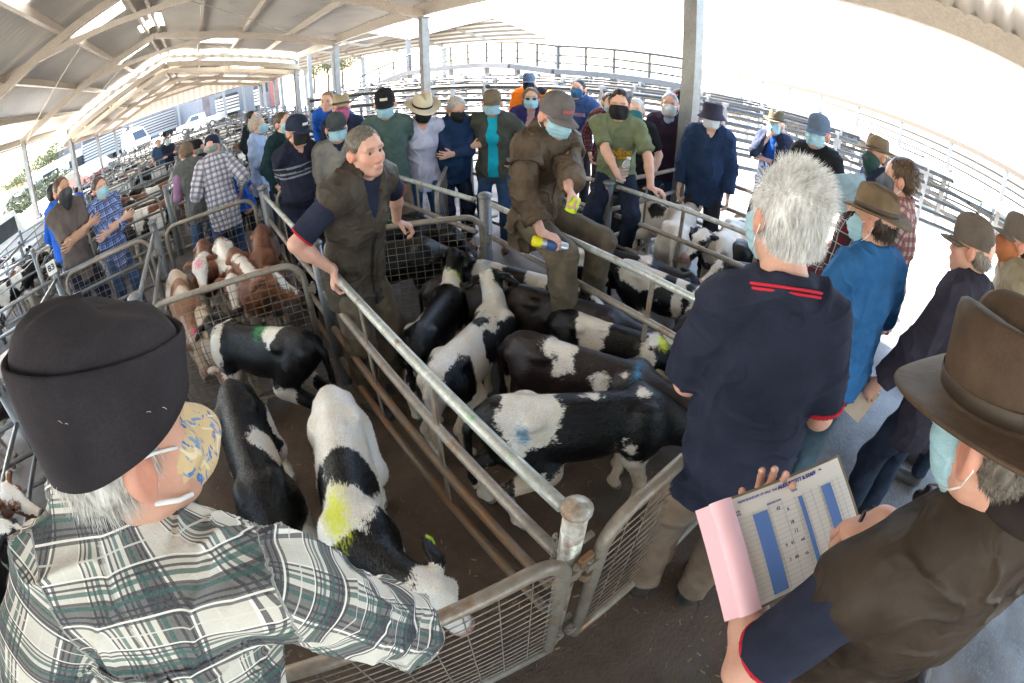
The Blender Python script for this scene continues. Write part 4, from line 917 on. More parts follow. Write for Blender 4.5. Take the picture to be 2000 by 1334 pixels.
# number plate 83
e = MB(); e.box((0, 0, 0), (.055, .003, .065)); nb_ = e.build('number_sign', plain('sign_white', (.75, .74, .70), .5)); nbp = at(100, 523, 5.0); nb_.location = tuple(nbp); nb_.rotation_euler = (0, 0, rad(22)); tag(nb_, 'white pen number sign reading 83 on a rail', 'sign')
tc = bpy.data.curves.new('t83', 'FONT'); tc.body = '83'; tc.size = .085; tc.extrude = .001; tc.align_x = 'CENTER'; tc.align_y = 'CENTER'
def text_mesh(txt, size, mat, parent, M4, name='lettering', bold=0.0, spacing=1.0, line=1.0):
    c = bpy.data.curves.new(name, 'FONT'); c.body = txt; c.size = size; c.extrude = .0006; c.align_x = 'CENTER'; c.align_y = 'CENTER'; c.offset = bold; c.space_character = spacing; c.space_line = line
    t_ = bpy.data.objects.new('tmp', c); C0.objects.link(t_); me = bpy.data.meshes.new_from_object(t_.evaluated_get(bpy.context.evaluated_depsgraph_get())); bpy.data.objects.remove(t_)
    o = link(name, me, mat, parent); o.matrix_local = M4; return o
INK = plain('ink', (.012, .012, .015), .7, 0, 0)
text_mesh('83', .085, INK, nb_, Matrix.Translation((0, -.0045, 0)) @ Matrix.Rotation(rad(90), 4, 'X'), bold=.002)

# ------------------------------------------------------------------ yards on the right: pipe fence, catwalk, ramp, far shed
def yard_fence(label, a, b, zs, r, mat, sp=2.4, group='yard fences'):
    a = A(*a); b = A(*b); n = max(1, int(np.linalg.norm(b - a) / sp)); e = empty('yard_fence', (a + b) / 2); tag(e, label, 'fence', group); off = (a + b) / 2
    for z in zs: o = MB(); o.tube([a - off + A(0, 0, z), b - off + A(0, 0, z)], r, 10); o.build('pipe', mat, e, True)
    o = MB()
    for k in range(n + 1):
        p = a + (b - a) * k / n - off; o = MB(); o.box(p + A(0, .0, (zs[0] + .12) / 2 - .06), (.055, .055, (zs[0] + .12) / 2 + .06)); o.build('post', GALV, e)
    return e
yard_fence('blue-grey pipe fence close behind the people on the right', (3.3, 13.6, 0), (15.2, -4.1, 0), (1.50, 1.18, .86, .54, .25), .050, BLUEST)
for k, (off, nm) in enumerate([(3.0, 'second'), (5.5, 'third'), (8.0, 'fourth')]):
    d = A(.83, .56, 0) * off; yard_fence('pale pipe fence, %s row of yards beyond the blue-grey one' % nm, A(2.6, 15.6, -.1) + d, A(15.5, -3.6, -.1) + d, (1.58, 1.38, 1.18, .98, .76, .52, .28), .042, WHITEST, 2.0)
for k in range(6):
    a = A(4.6, 14.3, -.1) + A(10.4, -15.4, 0) * (k / 6) + A(.83, .56, 0) * 1.2; yard_fence('pale cross fence of the right-hand yards, number %s from the far end' % ['one', 'two', 'three', 'four', 'five', 'six'][k], a, a + A(.83, .56, 0) * 7.5, (1.55, 1.28, 1.0, .72, .44), .03, WHITEST, 2.4)
def catwalk():
    e = empty('catwalk', (14, 2, 0)); off = A(14, 2, 0); tag(e, 'long raised catwalk with brown roof edge above the right yards', 'catwalk'); d = nrm(A(.55, .83, 0)); a = A(12.3, -2.3, 0) - d * 8; b = a + d * 46; nn = A(d[1], -d[0], 0)
    o = MB(); o.beam(a + A(0, 0, 2.5) - off, b + A(0, 0, 2.5) - off, .16, .13); o.build('roof_edge', plain('brown_edge', (.024, .017, .013), .7), e)
    o = MB(); o.beam(a + A(0, 0, 1.55) - off + nn * -.35, b + A(0, 0, 1.55) - off + nn * -.35, .7, .22); o.build('deck', SHEETW, e)
    for k in range(24):
        p = a + d * (k * 2 + .5) - off; o = MB(); o.box(p + A(0, 0, 1.15), (.06, .06, 1.28)); o.build('post', GALV, e)
    for z in (2.25, 2.05, 1.85): o = MB(); o.tube([a + A(0, 0, z) - off, b + A(0, 0, z) - off], .03, 8); o.build('rail', WHITEST, e, True)
    for z in (1.15, .85, .55): o = MB(); o.beam(a + A(0, 0, z) - off, b + A(0, 0, z) - off, .03, .11); o.build('slat', WHITEST, e)
    for k in range(5):
        p = a + d * (6 + k * 7) + nn * 3 - off; o = MB(); o.beam(p + A(0, 0, .9), p + d * 4 + A(0, 0, .9), .06, 1.3); o.build('panel', plain('grey_panel', (.025, .027, .03), .6), e)
catwalk()
def ramp():
    pts = [at(*p) for p in [(560, 238, 40), (610, 220, 36), (670, 168, 32), (740, 133, 29), (800, 107, 26), (880, 92, 23), (950, 83, 21), (1010, 82, 19.5), (1090, 90, 18.5), (1200, 97, 18), (1340, 116, 17.5)]]
    e = empty('cattle_ramp', pts[5] * A(1, 1, 0)); off = pts[5] * A(1, 1, 0); tag(e, 'white railed walkway ramp curving up behind the crowd', 'walkway')
    for dz, r in ((0, .05), (-.38, .03), (-.7, .03)): o = MB(); o.tube([p - off + A(0, 0, dz) for p in pts], r, 8); o.build('handrail', WHITEST, e, True)
    for k in range(len(pts) - 1):
        o = MB(); o.beam(pts[k] - off + A(0, 0, -1.05), pts[k + 1] - off + A(0, 0, -1.05), 1.0, .22); o.build('deck', SHEETW, e)
        for t in (0, .5):
            p = pts[k] * (1 - t) + pts[k + 1] * t - off; o = MB(); o.beam(p + A(0, 0, .03), p + A(0, 0, -1.0), .07, .07, (1, 0, 0)); o.build('upright', WHITEST, e)
        p = pts[k] - off; o = MB(); o.box(A(p[0], p[1], (p[2] - 1.15) / 2), (.09, .09, (p[2] - 1.15) / 2 + .1)); o.build('post', GALV, e)
ramp()
def far_shed():
    vl, pk, re, lp = at(797, 72, 29), at(962, 30, 26.5), at(1090, 78, 25), at(600, 44, 33); e = empty('far_shed', (14, 30, 0)); off = A(14, 30, 0); tag(e, 'big far shed with double gable roof beyond the ramp', 'shed'); D = A(-.34, .94, 0) * 34
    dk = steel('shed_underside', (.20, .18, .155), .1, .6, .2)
    for a, b in ((lp, vl), (vl, pk), (pk, re)):
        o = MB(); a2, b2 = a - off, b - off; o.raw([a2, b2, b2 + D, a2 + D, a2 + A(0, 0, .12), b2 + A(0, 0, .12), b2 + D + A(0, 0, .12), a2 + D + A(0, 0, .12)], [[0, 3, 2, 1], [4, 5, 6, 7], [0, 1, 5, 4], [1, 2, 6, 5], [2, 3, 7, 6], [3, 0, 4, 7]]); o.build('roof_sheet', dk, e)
        o = MB(); o.beam(a2 + A(0, -.08, -.02), b2 + A(0, -.08, -.02), .12, .34); o.build('fascia', plain('fascia_pale', (.55, .60, .62), .5), e)
        for k in range(1, 9): o = MB(); o.beam(a2 + (D * k / 9) + A(0, 0, -.10), b2 + (D * k / 9) + A(0, 0, -.10), .10, .2); o.build('rafter', dk, e)
        for k in range(1, 6): o = MB(); q_ = a2 + (b2 - a2) * k / 6; o.beam(q_ + A(0, 0, -.06), q_ + D + A(0, 0, -.06), .10, .12); o.build('purlin', FRAMEM, e)
    for k in range(5):
        for p in (lp, vl, re): o = MB(); q_ = p - off + D * (k * .22); o.box(A(q_[0], q_[1], p[2] / 2 - .1), (.12, .12, p[2] / 2)); o.build('column', GALV, e)
    o = MB(); a2, b2 = lp - off + D * .95, re - off + D * .95; o.beam(A(a2[0], a2[1], 1.6), A(b2[0], b2[1], 1.6), .1, 3.2); o.build('back_wall', plain('blue_grey_wall', (.16, .17, .19), .7), e)
    U = at(690, 62, 40), at(985, 2, 36), at(1000, 22, 35)
    o = MB(); D2 = A(-.34, .94, 0) * 12
    a2, b2, c2 = U[0] - off, U[1] - off, U[2] - off; o.raw([a2, c2, c2 + D2 + A(0, 0, 2), a2 + D2 + A(0, 0, 2), a2 + A(0, 0, .15), c2 + A(0, 0, .15), c2 + D2 + A(0, 0, 2.15), a2 + D2 + A(0, 0, 2.15)], [[0, 3, 2, 1], [4, 5, 6, 7], [0, 1, 5, 4], [1, 2, 6, 5], [2, 3, 7, 6], [3, 0, 4, 7]]); o.build('upper_roof', steel('upper_sheet', (.42, .40, .37), 0, .6, .1), e)
    for k in range(6): p = a2 + (c2 - a2) * k / 5; o = MB(); o.beam(p + A(0, 0, .05), p + A(0, 0, -1.9), .08, .08, (1, 0, 0)); o.build('strut', WHITEST, e)
far_shed()

# ------------------------------------------------------------------ trees, vehicles and buildings beyond
def tree(label, loc, hgt, wid, seed, leaf, group='trees beyond the saleyard', n=1500):
    q = np.random.RandomState(seed); e = empty('tree', loc); tag(e, label, 'tree', group); o = MB(); o.tube([(0, 0, -.2), (.1, 0, hgt * .3), (.05, .1, hgt * .55), (0, 0, hgt * .85)], [hgt * .03, hgt * .024, hgt * .016, hgt * .006], 7)
    cl = []
    for k in range(7):
        a = q.uniform(0, 6.3); z = hgt * q.uniform(.35, .85); tip = A(math.cos(a) * wid * .38, math.sin(a) * wid * .38, z + hgt * .1); o.tube([(0, 0, z * .8), tip * .6 + A(0, 0, z * .35), tip], [hgt * .012, hgt * .008, hgt * .003], 5); cl.append(tip)
    o.build('trunk', plain('bark', (.10, .075, .055), .9), e, True); cl += [A(q.normal(0, wid * .2), q.normal(0, wid * .2), hgt * q.uniform(.45, .92)) for _ in range(9)]
    c = np.array(cl)[q.randint(0, len(cl), n)] + q.normal(0, 1, (n, 3)) * A(wid * .11, wid * .11, hgt * .065); s_ = hgt * .032 * q.uniform(.5, 1.3, n)
    u_ = q.normal(0, 1, (n, 3)); u_ /= np.linalg.norm(u_, axis=1)[:, None]; v_ = np.cross(u_, q.normal(0, 1, (n, 3))); v_ /= np.linalg.norm(v_, axis=1)[:, None]
    V = np.stack([c - u_ * s_[:, None], c + v_ * s_[:, None] * .6, c + u_ * s_[:, None], c - v_ * s_[:, None] * .6], 1).reshape(-1, 3); m = MB(); m.raw(V, np.arange(4 * n).reshape(-1, 4)); m.build('crown', plain('leaf_%d' % leaf, [(.075, .10, .04), (.11, .13, .055), (.13, .14, .08)][leaf], .7, 0, .5, 1.2), e); return e
for k, (px, d, hh, ww, lf) in enumerate([(10, 95, 6, 6, 0), (28, 92, 5, 5, 1), (48, 90, 6.5, 5.5, 0), (70, 85, 7, 6, 1), (88, 80, 6, 5, 0), (102, 78, 7.5, 6, 0), (165, 90, 7, 6, 1), (178, 95, 8, 7, 0), (0, 75, 3, 3, 2), (20, 80, 2.5, 3, 2)]):
    r_ = ray(px, 335); p = A(r_[0], r_[1], 0) / math.hypot(r_[0], r_[1]) * d; tree(['dense dark tree on the far left skyline', 'bright green tree on the far left skyline', 'low pale tree on the far left bank'][lf], (p[0], p[1], .6 if k < 8 else 0), hh * .75, ww, k, lf)
for k, px in enumerate((612, 640, 668)):
    r_ = ray(px, 150); p = A(r_[0], r_[1], 0) / math.hypot(r_[0], r_[1]) * 75; tree('yellow-green tree seen under the far shed roof', (p[0], p[1], 0), 7, 8, 30 + k, 2)
q = np.random.RandomState(8)
def shrub(x, y, r, seed):
    q = np.random.RandomState(seed); n = 260; c = q.normal(0, 1, (n, 3)); c /= np.linalg.norm(c, axis=1)[:, None]; c = c * q.uniform(.55, 1, (n, 1)) * A(r, r, r * .7) + A(0, 0, r * .55); u_ = q.normal(0, 1, (n, 3)) * r * .13; v_ = q.normal(0, 1, (n, 3)) * r * .1
    m = MB(); m.raw(np.stack([c - u_, c + v_, c + u_, c - v_], 1).reshape(-1, 3), np.arange(4 * n).reshape(-1, 4)); o = m.build('shrub', plain('leaf_2', (.10, .11, .045), .7, 0, .5, 1.2)); o.location = (x, y, 0); tag(o, 'grey-green garden shrub below the far left wall', 'shrub', 'shrubs below the far left wall')
for k in range(14):
    r_ = ray(8 + k * 10, 380); p = A(r_[0], r_[1], 0) / math.hypot(r_[0], r_[1]) * (50 + 4 * (k % 3)); shrub(p[0], p[1], .9 + .3 * (k % 3), k)
a_, b_ = ray(-5 + 0, 375), ray(190, 340); pa, pb = (A(v_[0], v_[1], 0) / math.hypot(v_[0], v_[1]) * 72 for v_ in (a_, b_)); o = MB(); o.beam(pa + A(0, 0, .9), pb + A(0, 0, .9), .5, 2.2); o.beam(pa + A(0, 0, 2.06), pb + A(0, 0, 2.06), .7, .12); tag(o.build('retaining_wall', plain('wall_grey', (.25, .25, .27), .9)), 'long grey retaining wall below the far left trees', 'wall')
def vehicle(name, label, cat, loc, rz, prof, wdt, col, wheels, glass, wr=.36, group=None, crate=None):
    e = empty(name, loc, rz); tag(e, label, cat, group); P = np.array(prof, float); n = len(P); ins = lambda z: 1 - .16 * max(0, (z - 1.05)) / 1.2
    L_ = np.array([[x, -wdt / 2 * ins(z), z] for x, z in P]); R_ = L_ * A(1, -1, 1); o = MB(); c = P.mean(0)
    G_ = np.stack([L_ * A(1, .97, 1) + 0, L_, R_, R_ * A(1, .97, 1)]); V = np.concatenate([L_, R_, [[c[0], -wdt / 2 * .97, c[1]], [c[0], wdt / 2 * .97, c[1]]]]); Q = [[i, (i + 1) % n, n + (i + 1) % n, n + i] for i in range(n)]; T = [[2 * n, (i + 1) % n, i] for i in range(n)] + [[2 * n + 1, n + i, n + (i + 1) % n] for i in range(n)]
    o.raw(V, Q, T); b = o.build('body', plain('paint_%d_%d_%d' % tuple(int(x * 99) for x in col), col, .3, 0, .05), e)
    for gp in glass:
        g_ = MB(); g_.raw(np.array(gp, float), [list(range(4))]); g_.build('window', plain('car_glass', (.03, .04, .05), .08, 0, .1), b)
    for x in wheels:
        for sy in (-1, 1):
            w_ = MB(); y = sy * (wdt / 2 - .08); w_.tube([(x, y - .11, wr), (x, y + .11, wr)], wr, 18); wo = w_.build('wheel', plain('tyre', (.015, .015, .016), .8), e, False); h_ = MB(); h_.tube([(x, y - .115, wr), (x, y + .115, wr)], wr * .55, 12); h_.build('rim', plain('rim', (.5, .5, .5), .4, .5), wo)
    xf = max(P[:, 0])
    for sy in (-1, 1): l_ = MB(); l_.box((xf - .03, sy * wdt * .38, .82), (.05, .14, .09)); l_.build('headlight', plain('lamp_glass', (.7, .7, .72), .1), e)
    o = MB(); o.box((xf + .02, 0, .5), (.06, wdt * .46, .1)); o.build('bumper', plain('bumper', (.05, .05, .055), .6), e); return e
def side_glass(x0, x1, z0, z1, wdt, sl=.2):
    return [[(x0, s * (wdt / 2 * (1 - .16 * (z0 - 1.05) / 1.2) + .012), z0), (x1, s * (wdt / 2 * (1 - .16 * (z0 - 1.05) / 1.2) + .012), z0), (x1 - sl, s * (wdt / 2 * (1 - .16 * (z1 - 1.05) / 1.2) + .012), z1), (x0, s * (wdt / 2 * (1 - .16 * (z1 - 1.05) / 1.2) + .012), z1)] for s in (-1, 1)]
vanp = [(-2.7, .4), (2.45, .4), (2.6, .6), (2.55, 1.0), (2.2, 1.25), (1.35, 2.25), (1.0, 2.5), (-2.6, 2.55), (-2.72, 2.4)]
def screen(x0, z0, x1, z1, wdt): return [[(x0, -wdt * .40, z0), (x0, wdt * .40, z0), (x1, wdt * .36, z1), (x1, -wdt * .36, z1)]]
WH = (.72, .72, .72)
def gp(px, py, d):
    r_ = ray(px, py); return A(r_[0], r_[1], 0) / math.hypot(r_[0], r_[1]) * d
p = gp(268, 300, 56); vehicle('van', 'white delivery van parked behind the pens, front to the camera', 'van', (p[0], p[1], -.1), rad(-62), vanp, 2.0, WH, (-1.6, 1.75), screen(2.24, 1.28, 1.42, 2.22, 2.0) + side_glass(.6, 1.5, 1.35, 2.0, 2.0, .35))
utep = [(-2.6, .5), (2.3, .45), (2.5, .7), (2.45, 1.02), (1.35, 1.12), (.75, 1.72), (-.25, 1.76), (-.45, 1.1), (-2.6, 1.08)]
p = gp(395, 262, 50); vehicle('pickup', 'white pickup truck parked beyond the far pens', 'pickup', (p[0], p[1], -.1), rad(160), utep, 1.85, WH, (-1.6, 1.55), screen(1.28, 1.15, .82, 1.66, 1.85) + side_glass(-.2, .95, 1.16, 1.62, 1.85, .3))
p = gp(330, 262, 66); vehicle('pickup', 'white utility parked nose on beside the van', 'pickup', (p[0], p[1], -.1), rad(-75), utep, 1.85, WH, (-1.6, 1.55), screen(1.28, 1.15, .82, 1.66, 1.85) + side_glass(-.2, .95, 1.16, 1.62, 1.85, .3))
p = gp(12, 455, 15); vehicle('pickup', 'white utility at the left edge of the picture', 'pickup', (p[0], p[1], -.1), rad(-140), utep, 1.85, WH, (-1.6, 1.55), screen(1.28, 1.15, .82, 1.66, 1.85) + side_glass(-.2, .95, 1.16, 1.62, 1.85, .3))
carp = [(-2.1, .4), (2.0, .4), (2.15, .6), (2.1, .85), (1.1, .98), (.5, 1.42), (-1.2, 1.45), (-1.9, 1.0), (-2.15, .9)]
p = gp(188, 337, 36); vehicle('car', 'dark blue car parked left of the white columns', 'car', (p[0], p[1], -.1), rad(-40), carp, 1.75, (.03, .05, .09), (-1.3, 1.3), screen(1.05, 1.0, .56, 1.38, 1.75) + side_glass(-1.3, .75, 1.02, 1.36, 1.75, .3), .3)
p = gp(166, 345, 33); vehicle('car', 'red car parked left of the dark blue one', 'car', (p[0], p[1], -.1), rad(-45), carp, 1.75, (.35, .03, .03), (-1.3, 1.3), screen(1.05, 1.0, .56, 1.38, 1.75) + side_glass(-1.3, .75, 1.02, 1.36, 1.75, .3), .3)
def crate(label, loc, rz, ln, ht, col, cab=True):
    e = empty('cattle_truck', loc, rz); tag(e, label, 'truck'); m = plain('crate_%d' % int(col[0] * 99), col, .5, .2); d_ = plain('crate_dark', (.06, .06, .065), .8)
    o = MB(); o.box((0, 0, 1.0 + ht / 2), (ln / 2 - .06, 1.1, ht / 2 - .05)); o.build('load_space', d_, e)
    for k in range(int(ht / .34)):
        o = MB(); z = 1.1 + k * .34
        for s in (-1, 1): o.box((0, s * 1.18, z), (ln / 2, .02, .10))
        o.box((-ln / 2, 0, z), (.02, 1.18, .10)); o.box((ln / 2, 0, z), (.02, 1.18, .10)); o.build('slat', m, e)
    o = MB(); o.box((0, 0, .93), (ln / 2, 1.2, .08)); o.build('tray', m, e)
    for x in (-ln * .36, -ln * .2, ln * .3):
        for s in (-1, 1): o = MB(); o.tube([(x, s * 1.0 - .14, .45), (x, s * 1.0 + .14, .45)], .48, 16); o.build('wheel', plain('tyre', (.015, .015, .016), .8), e)
    if cab: o = MB(); o.box((ln / 2 + 1.1, 0, 1.55), (.95, 1.15, 1.1)); o.box((ln / 2 + 2.06, 0, 1.95), (.02, 1.0, .45)); o.build('cab', plain('paint_72_72_72', WH, .3), e)
p = gp(205, 305, 60); crate('grey slatted cattle truck left of the white van', (p[0], p[1], -.1), rad(18), 5.5, 2.7, (.30, .31, .32)); p = gp(300, 250, 62); crate('grey slatted cattle truck behind the white van', (p[0], p[1], -.1), rad(20), 6, 2.4, (.36, .36, .36))
p = gp(465, 205, 52); crate('white slatted stock crate with red trim at the end of the pens', (p[0], p[1], -.1), rad(10), 4.5, 1.9, (.7, .66, .64), False)
def hut(label, px, py, d, wx_, wy_, hz, col, rz):
    p = gp(px, py, d); e = empty('hut', p, rz); tag(e, label, 'building'); o = MB(); o.box((0, 0, hz / 2), (wx_, wy_, hz / 2)); o.build('wall', plain('hutwall_%d' % int(col[0] * 99), col, .8, 0, .2, 1), e); o = MB(); o.box((0, 0, hz + .1), (wx_ + .25, wy_ + .25, .1)); o.build('roof', ROOFM, e)
    for k in (-1, 0, 1): o = MB(); o.box((k * wx_ * .55, -wy_ - .01, hz * .55), (wx_ * .16, .03, hz * .2)); o.build('window', plain('car_glass', (.03, .04, .05), .08, 0, .1), e)
    o = MB(); o.box((wx_ * .85, -wy_ - .012, hz * .4), (wx_ * .1, .03, hz * .4)); o.build('door', plain('hutdoor', (.3, .1, .08), .6), e)
hut('grey brick building at the far end of the pens', 470, 190, 58, 4.5, 3, 5.5, (.20, .17, .18), rad(-5)); hut('low white office with grey roof far left', 150, 330, 64, 7, 3, 2.8, (.6, .62, .66), rad(20)); hut('long dark loading shed behind the cattle trucks', 270, 250, 85, 16, 4, 4.5, (.14, .14, .15), rad(10))
# ------------------------------------------------------------------ the calves
MB_, MY, MG = (.01, .26, .50), (.72, .78, .01), (.02, .30, .08); MP = (.80, .03, .16)
HB = coat_mat('coat_black_white_blue', BLACK, WHITE, MB_); HY = coat_mat('coat_black_white_yellow', BLACK, WHITE, MY); HG = coat_mat('coat_black_white_green', BLACK, WHITE, MG)
BP = coat_mat('coat_brown_white', BROWN, WHITE, MP); BR = coat_mat('coat_roan', (.26, .12, .06), (.66, .56, .46), MP, .12); DK = coat_mat('coat_dark', (.022, .014, .012), WHITE, MB_)
def calf_px(label, rp, wp, z=.775, sc=None, shift=(0, 0), **kw):
    a = onz(*rp, z); b = onz(*wp, z); d = (b - a)[:2]; az = math.degrees(math.atan2(d[0], d[1])); L_ = np.linalg.norm(d); s = sc or min(1.08, max(.82, L_ / .66)); m = (a + b)[:2] / 2 + nrm(d) * .10 * s + A(*shift); return calf(label, m, az, s, **kw)
NEAR = dict(h=.0105, fur=26000)
calf_px('black calf with white shoulder patch and dung on its rump, by the brown calves gate', (592, 648), (440, 628), .80, mat=HG, patches=[((-.10, .32, .70), (.13, .10, .2)), ((.10, .33, .68), (.12, .09, .2)), ((.0, -.20, .80), (.10, .07, .10))], marks=[((.02, -.09, .80), (.10, .05, .08))], neck=(.12, .25, -.02), look=(.3, .9, -.5), white_legs=.2, tagged=(-1, 'w'), legs=((0, -.06), (0, .05), (0, .03), (0, -.02)), **NEAR)
calf_px('black calf with small white saddle patch, nearest the man in the beanie', (438, 722), (508, 975), .79, sc=1.0, mat=HB, patches=[((-.12, .02, .72), (.10, .09, .14)), ((-.16, -.32, .50), (.10, .10, .14)), ((.14, -.33, .45), (.08, .09, .12))], neck=(.05, .30, -.16), look=(.2, .8, -.7), white_legs=.36, legs=((-.02, -.06), (.10, .10), (-.02, .03), (.05, .06)), bend=-.1, **NEAR)
calf_px('white calf with black saddle and yellow paint on its shoulders', (645, 775), (678, 1000), .78, sc=1.02, mat=HY, patches=[((0, -.1, .7), (.6, 1.2, .9))], dark=[((-.07, .03, .78), (.13, .11, .16)), ((.13, .02, .66), (.10, .10, .14)), ((-.13, .30, .70), (.09, .10, .16)), ((.0, .44, .70), (.22, .12, .30)), ((.02, .58, .62), (.12, .08, .16)), ((.16, -.30, .6), (.05, .07, .06))], marks=[((.04, .235, .77), (.055, .12, .10))], neck=(-.16, .22, .0), look=(-.45, .35, -.85), face_white=.085, white_legs=.3, ear_mark=(-1, (.45, .65, .02)), legs=((0, 0), (-.04, .05), (0, .05), (0, -.05)), muzzle=(.35, .2, .18), **NEAR)
calf_px('black calf with yellow collar mark and its head up, behind the white-backed calf', (805, 650), (868, 562), .72, sc=.88, mat=HY, patches=[((0, .36, .76), (.20, .06, .14)), ((-.11, -.20, .76), (.09, .11, .10)), ((.16, -.35, .4), (.1, .1, .14))], marks=[((.0, .40, .80), (.12, .04, .06))], neck=(-.04, .22, .22), look=(-.2, .9, -.25), tagged=(1, 'w'), white_legs=.42, **NEAR)
calf_px('white-backed calf with black rump patches, hindquarters against the divider', (852, 708), (955, 605), .74, sc=.92, mat=HB, patches=[((0, -.1, .7), (.6, .75, .9))], dark=[((.10, -.32, .66), (.12, .14, .15)), ((-.13, -.30, .62), (.12, .13, .14)), ((.12, .02, .68), (.09, .09, .10)), ((.14, .20, .52), (.14, .20, .24)), ((-.15, .12, .60), (.10, .14, .18)), ((.0, .08, .80), (.05, .05, .04)), ((0, .60, .84), (.2, .14, .2)), ((-.05, -.40, .76), (.05, .06, .06))], neck=(-.15, .22, .14), look=(-.55, .8, -.2), tagged=(1, 'y'), white_legs=.45, legs=((0, -.05), (.02, .06), (0, .02), (0, 0)), **NEAR)
calf_px('black calf with blue-painted white rump behind the brown coat man', (955, 492), (1100, 518), .72, sc=.86, shift=(-.14, -.02), mat=HB, patches=[((0, -.28, .77), (.20, .14, .10)), ((.10, -.16, .62), (.05, .07, .16)), ((.0, .16, .74), (.22, .12, .14))], marks=[((0, -.30, .79), (.06, .04, .05))], neck=(.06, .28, -.02), look=(.3, .9, -.35), face_white=.03, **NEAR)
calf_px('sleek all-black calf with white blaze below the divider rail', (1015, 552), (1215, 592), .72, sc=.90, shift=(-.08, 0), mat=DK, patches=[((.0, -.10, .80), (.06, .06, .04))], neck=(.04, .32, -.05), look=(.2, .9, -.35), face_white=.034, tagged=(1, 'y'), belly_tan=True, **NEAR)
calf_px('black calf with white hip patch and yellow mark by its neck', (1088, 598), (1280, 648), .70, sc=.84, mat=HY, patches=[((.0, -.18, .76), (.14, .14, .12)), ((.12, -.14, .64), (.06, .08, .14)), ((.04, .26, .66), (.16, .07, .20))], marks=[((.0, .33, .77), (.08, .06, .05))], neck=(.05, .26, -.02), look=(.3, .9, -.3), **NEAR)
calf_px('brownish black calf with white back streak and blue shoulder stripe', (1000, 652), (1250, 712), .74, sc=.93, mat=DK, patches=[((.04, -.14, .74), (.06, .06, .18)), ((.0, -.20, .80), (.09, .07, .05)), ((.10, .08, .70), (.03, .05, .08)), ((.06, .20, .73), (.03, .04, .06))], marks=[((.06, .27, .74), (.10, .022, .09))], neck=(.05, .30, -.05), look=(.3, .9, -.4), belly_tan=True, white_legs=.22, **NEAR)
calf_px('big black calf with white rump and blue dab, nearest the corner post', (968, 800), (1240, 775), .77, sc=1.0, mat=HB, patches=[((.03, -.27, .76), (.20, .14, .14)), ((.10, -.33, .64), (.07, .05, .08)), ((.155, .16, .60), (.04, .05, .05)), ((.0, -.0, .79), (.02, .04, .03)), ((0, .24, .78), (.03, .03, .04))], marks=[((.10, -.31, .71), (.04, .035, .05))], neck=(.03, .30, -.16), look=(.2, .8, -.65), tagged=(1, 'y'), white_legs=.33, belly_tan=True, legs=((0, -.10), (.03, .06), (0, -.03), (0, .05)), **NEAR)
R = dict(h=.012, fur=12000)
calf_px('black and white calf with broad white patches in the right-hand pen', (1222, 488), (1370, 535), .80, mat=HB, patches=[((0, -.26, .78), (.24, .20, .14)), ((.0, .10, .72), (.3, .05, .3)), ((.02, .27, .72), (.3, .07, .24)), ((.16, -.05, .60), (.04, .04, .05))], neck=(-.02, .3, .0), look=(-.1, .9, -.4), face_white=.03, **R)
calf('white calf with flecked coat between the slogan t-shirt man and the column', (3.55, 2.15), 62, 1.06, mat=HB, patches=[((0, 0, .6), (.5, .9, .6))], white_legs=.6, neck=(.1, .28, .05), **R)
calf('cream calf with a black collar patch against the far rails of the right pen', (3.85, 1.75), 75, 1.0, mat=HB, patches=[((0, -.2, .6), (.5, .52, .6)), ((0, .5, .7), (.3, .12, .3))], marks=[((0, .18, .76), (.05, .05, .05))], white_legs=.6, neck=(.1, .28, .05), **R)
calf('black calf with wide white face looking left between the right rails', (3.75, 1.30), -25, .98, mat=HB, patches=[((.1, -.1, .7), (.2, .2, .25))], neck=(-.10, .28, .10), look=(-.75, .55, -.45), face_white=.062, muzzle=(.5, .28, .26), white_legs=.4, **R)
calf('black and white calf with pink nose just left of the white haired man', (3.5, .95), -15, .95, mat=HB, patches=[((0, .05, .70), (.25, .14, .3)), ((.12, -.28, .7), (.2, .15, .2))], neck=(-.10, .28, .02), look=(-.7, .6, -.5), face_white=.045, muzzle=(.5, .28, .26), white_legs=.5, **R)
calf('slim black calf wedged behind the sleek all-black one, head low', (1.50, 2.28), 140, .84, mat=DK, neck=(.05, .28, -.05), look=(.2, .9, -.4), face_white=.03, belly_tan=True, **R)
calf('white rumped black calf in the right pen beside the white patched one', (2.60, 2.05), 150, .9, mat=HB, patches=[((0, -.34, .74), (.2, .14, .16)), ((0, .22, .74), (.2, .06, .2))], white_legs=.45, neck=(.05, .28, .0), **R)
calf('mostly white calf near the far rail of the slogan t-shirt man pen', (3.75, 2.42), 200, .95, mat=HB, patches=[((0, -.1, .6), (.5, .55, .6))], dark=[((.08, -.1, .75), (.1, .12, .1))], white_legs=.5, neck=(.05, .28, .05), face_white=.05, **R)
calf('small black and white calf with its head under the right-hand rail', (2.55, .95), 120, .92, mat=HB, patches=[((0, -.1, .78), (.2, .2, .12))], neck=(-.1, .28, .0), look=(-.4, .8, -.3), face_white=.04, **R)
calf('white calf with black ears at the gate beyond the blue shirt man', (3.85, .62), -95, .9, mat=HB, patches=[((0, 0, .6), (.5, .9, .6))], white_legs=.6, neck=(.0, .28, .08), **R)
calf('curled black calf with green paint specks at the back of the black calves pen', (1.45, 3.75), 105, .98, mat=HG, marks=[((.08, .0, .79), (.10, .10, .03)), ((-.08, .2, .76), (.05, .05, .03))], neck=(.1, .28, -.1), look=(.3, .8, -.6), white_belly=False, white_legs=.0, bend=.3, **R)
calf('black calf behind the mesh gate under the vest man right hand', (1.22, 3.15), 112, 1.0, mat=HG, neck=(.1, .28, -.12), look=(.3, .8, -.6), white_belly=False, white_legs=.12, marks=[((-.05, -.3, .78), (.04, .05, .03))], **R)
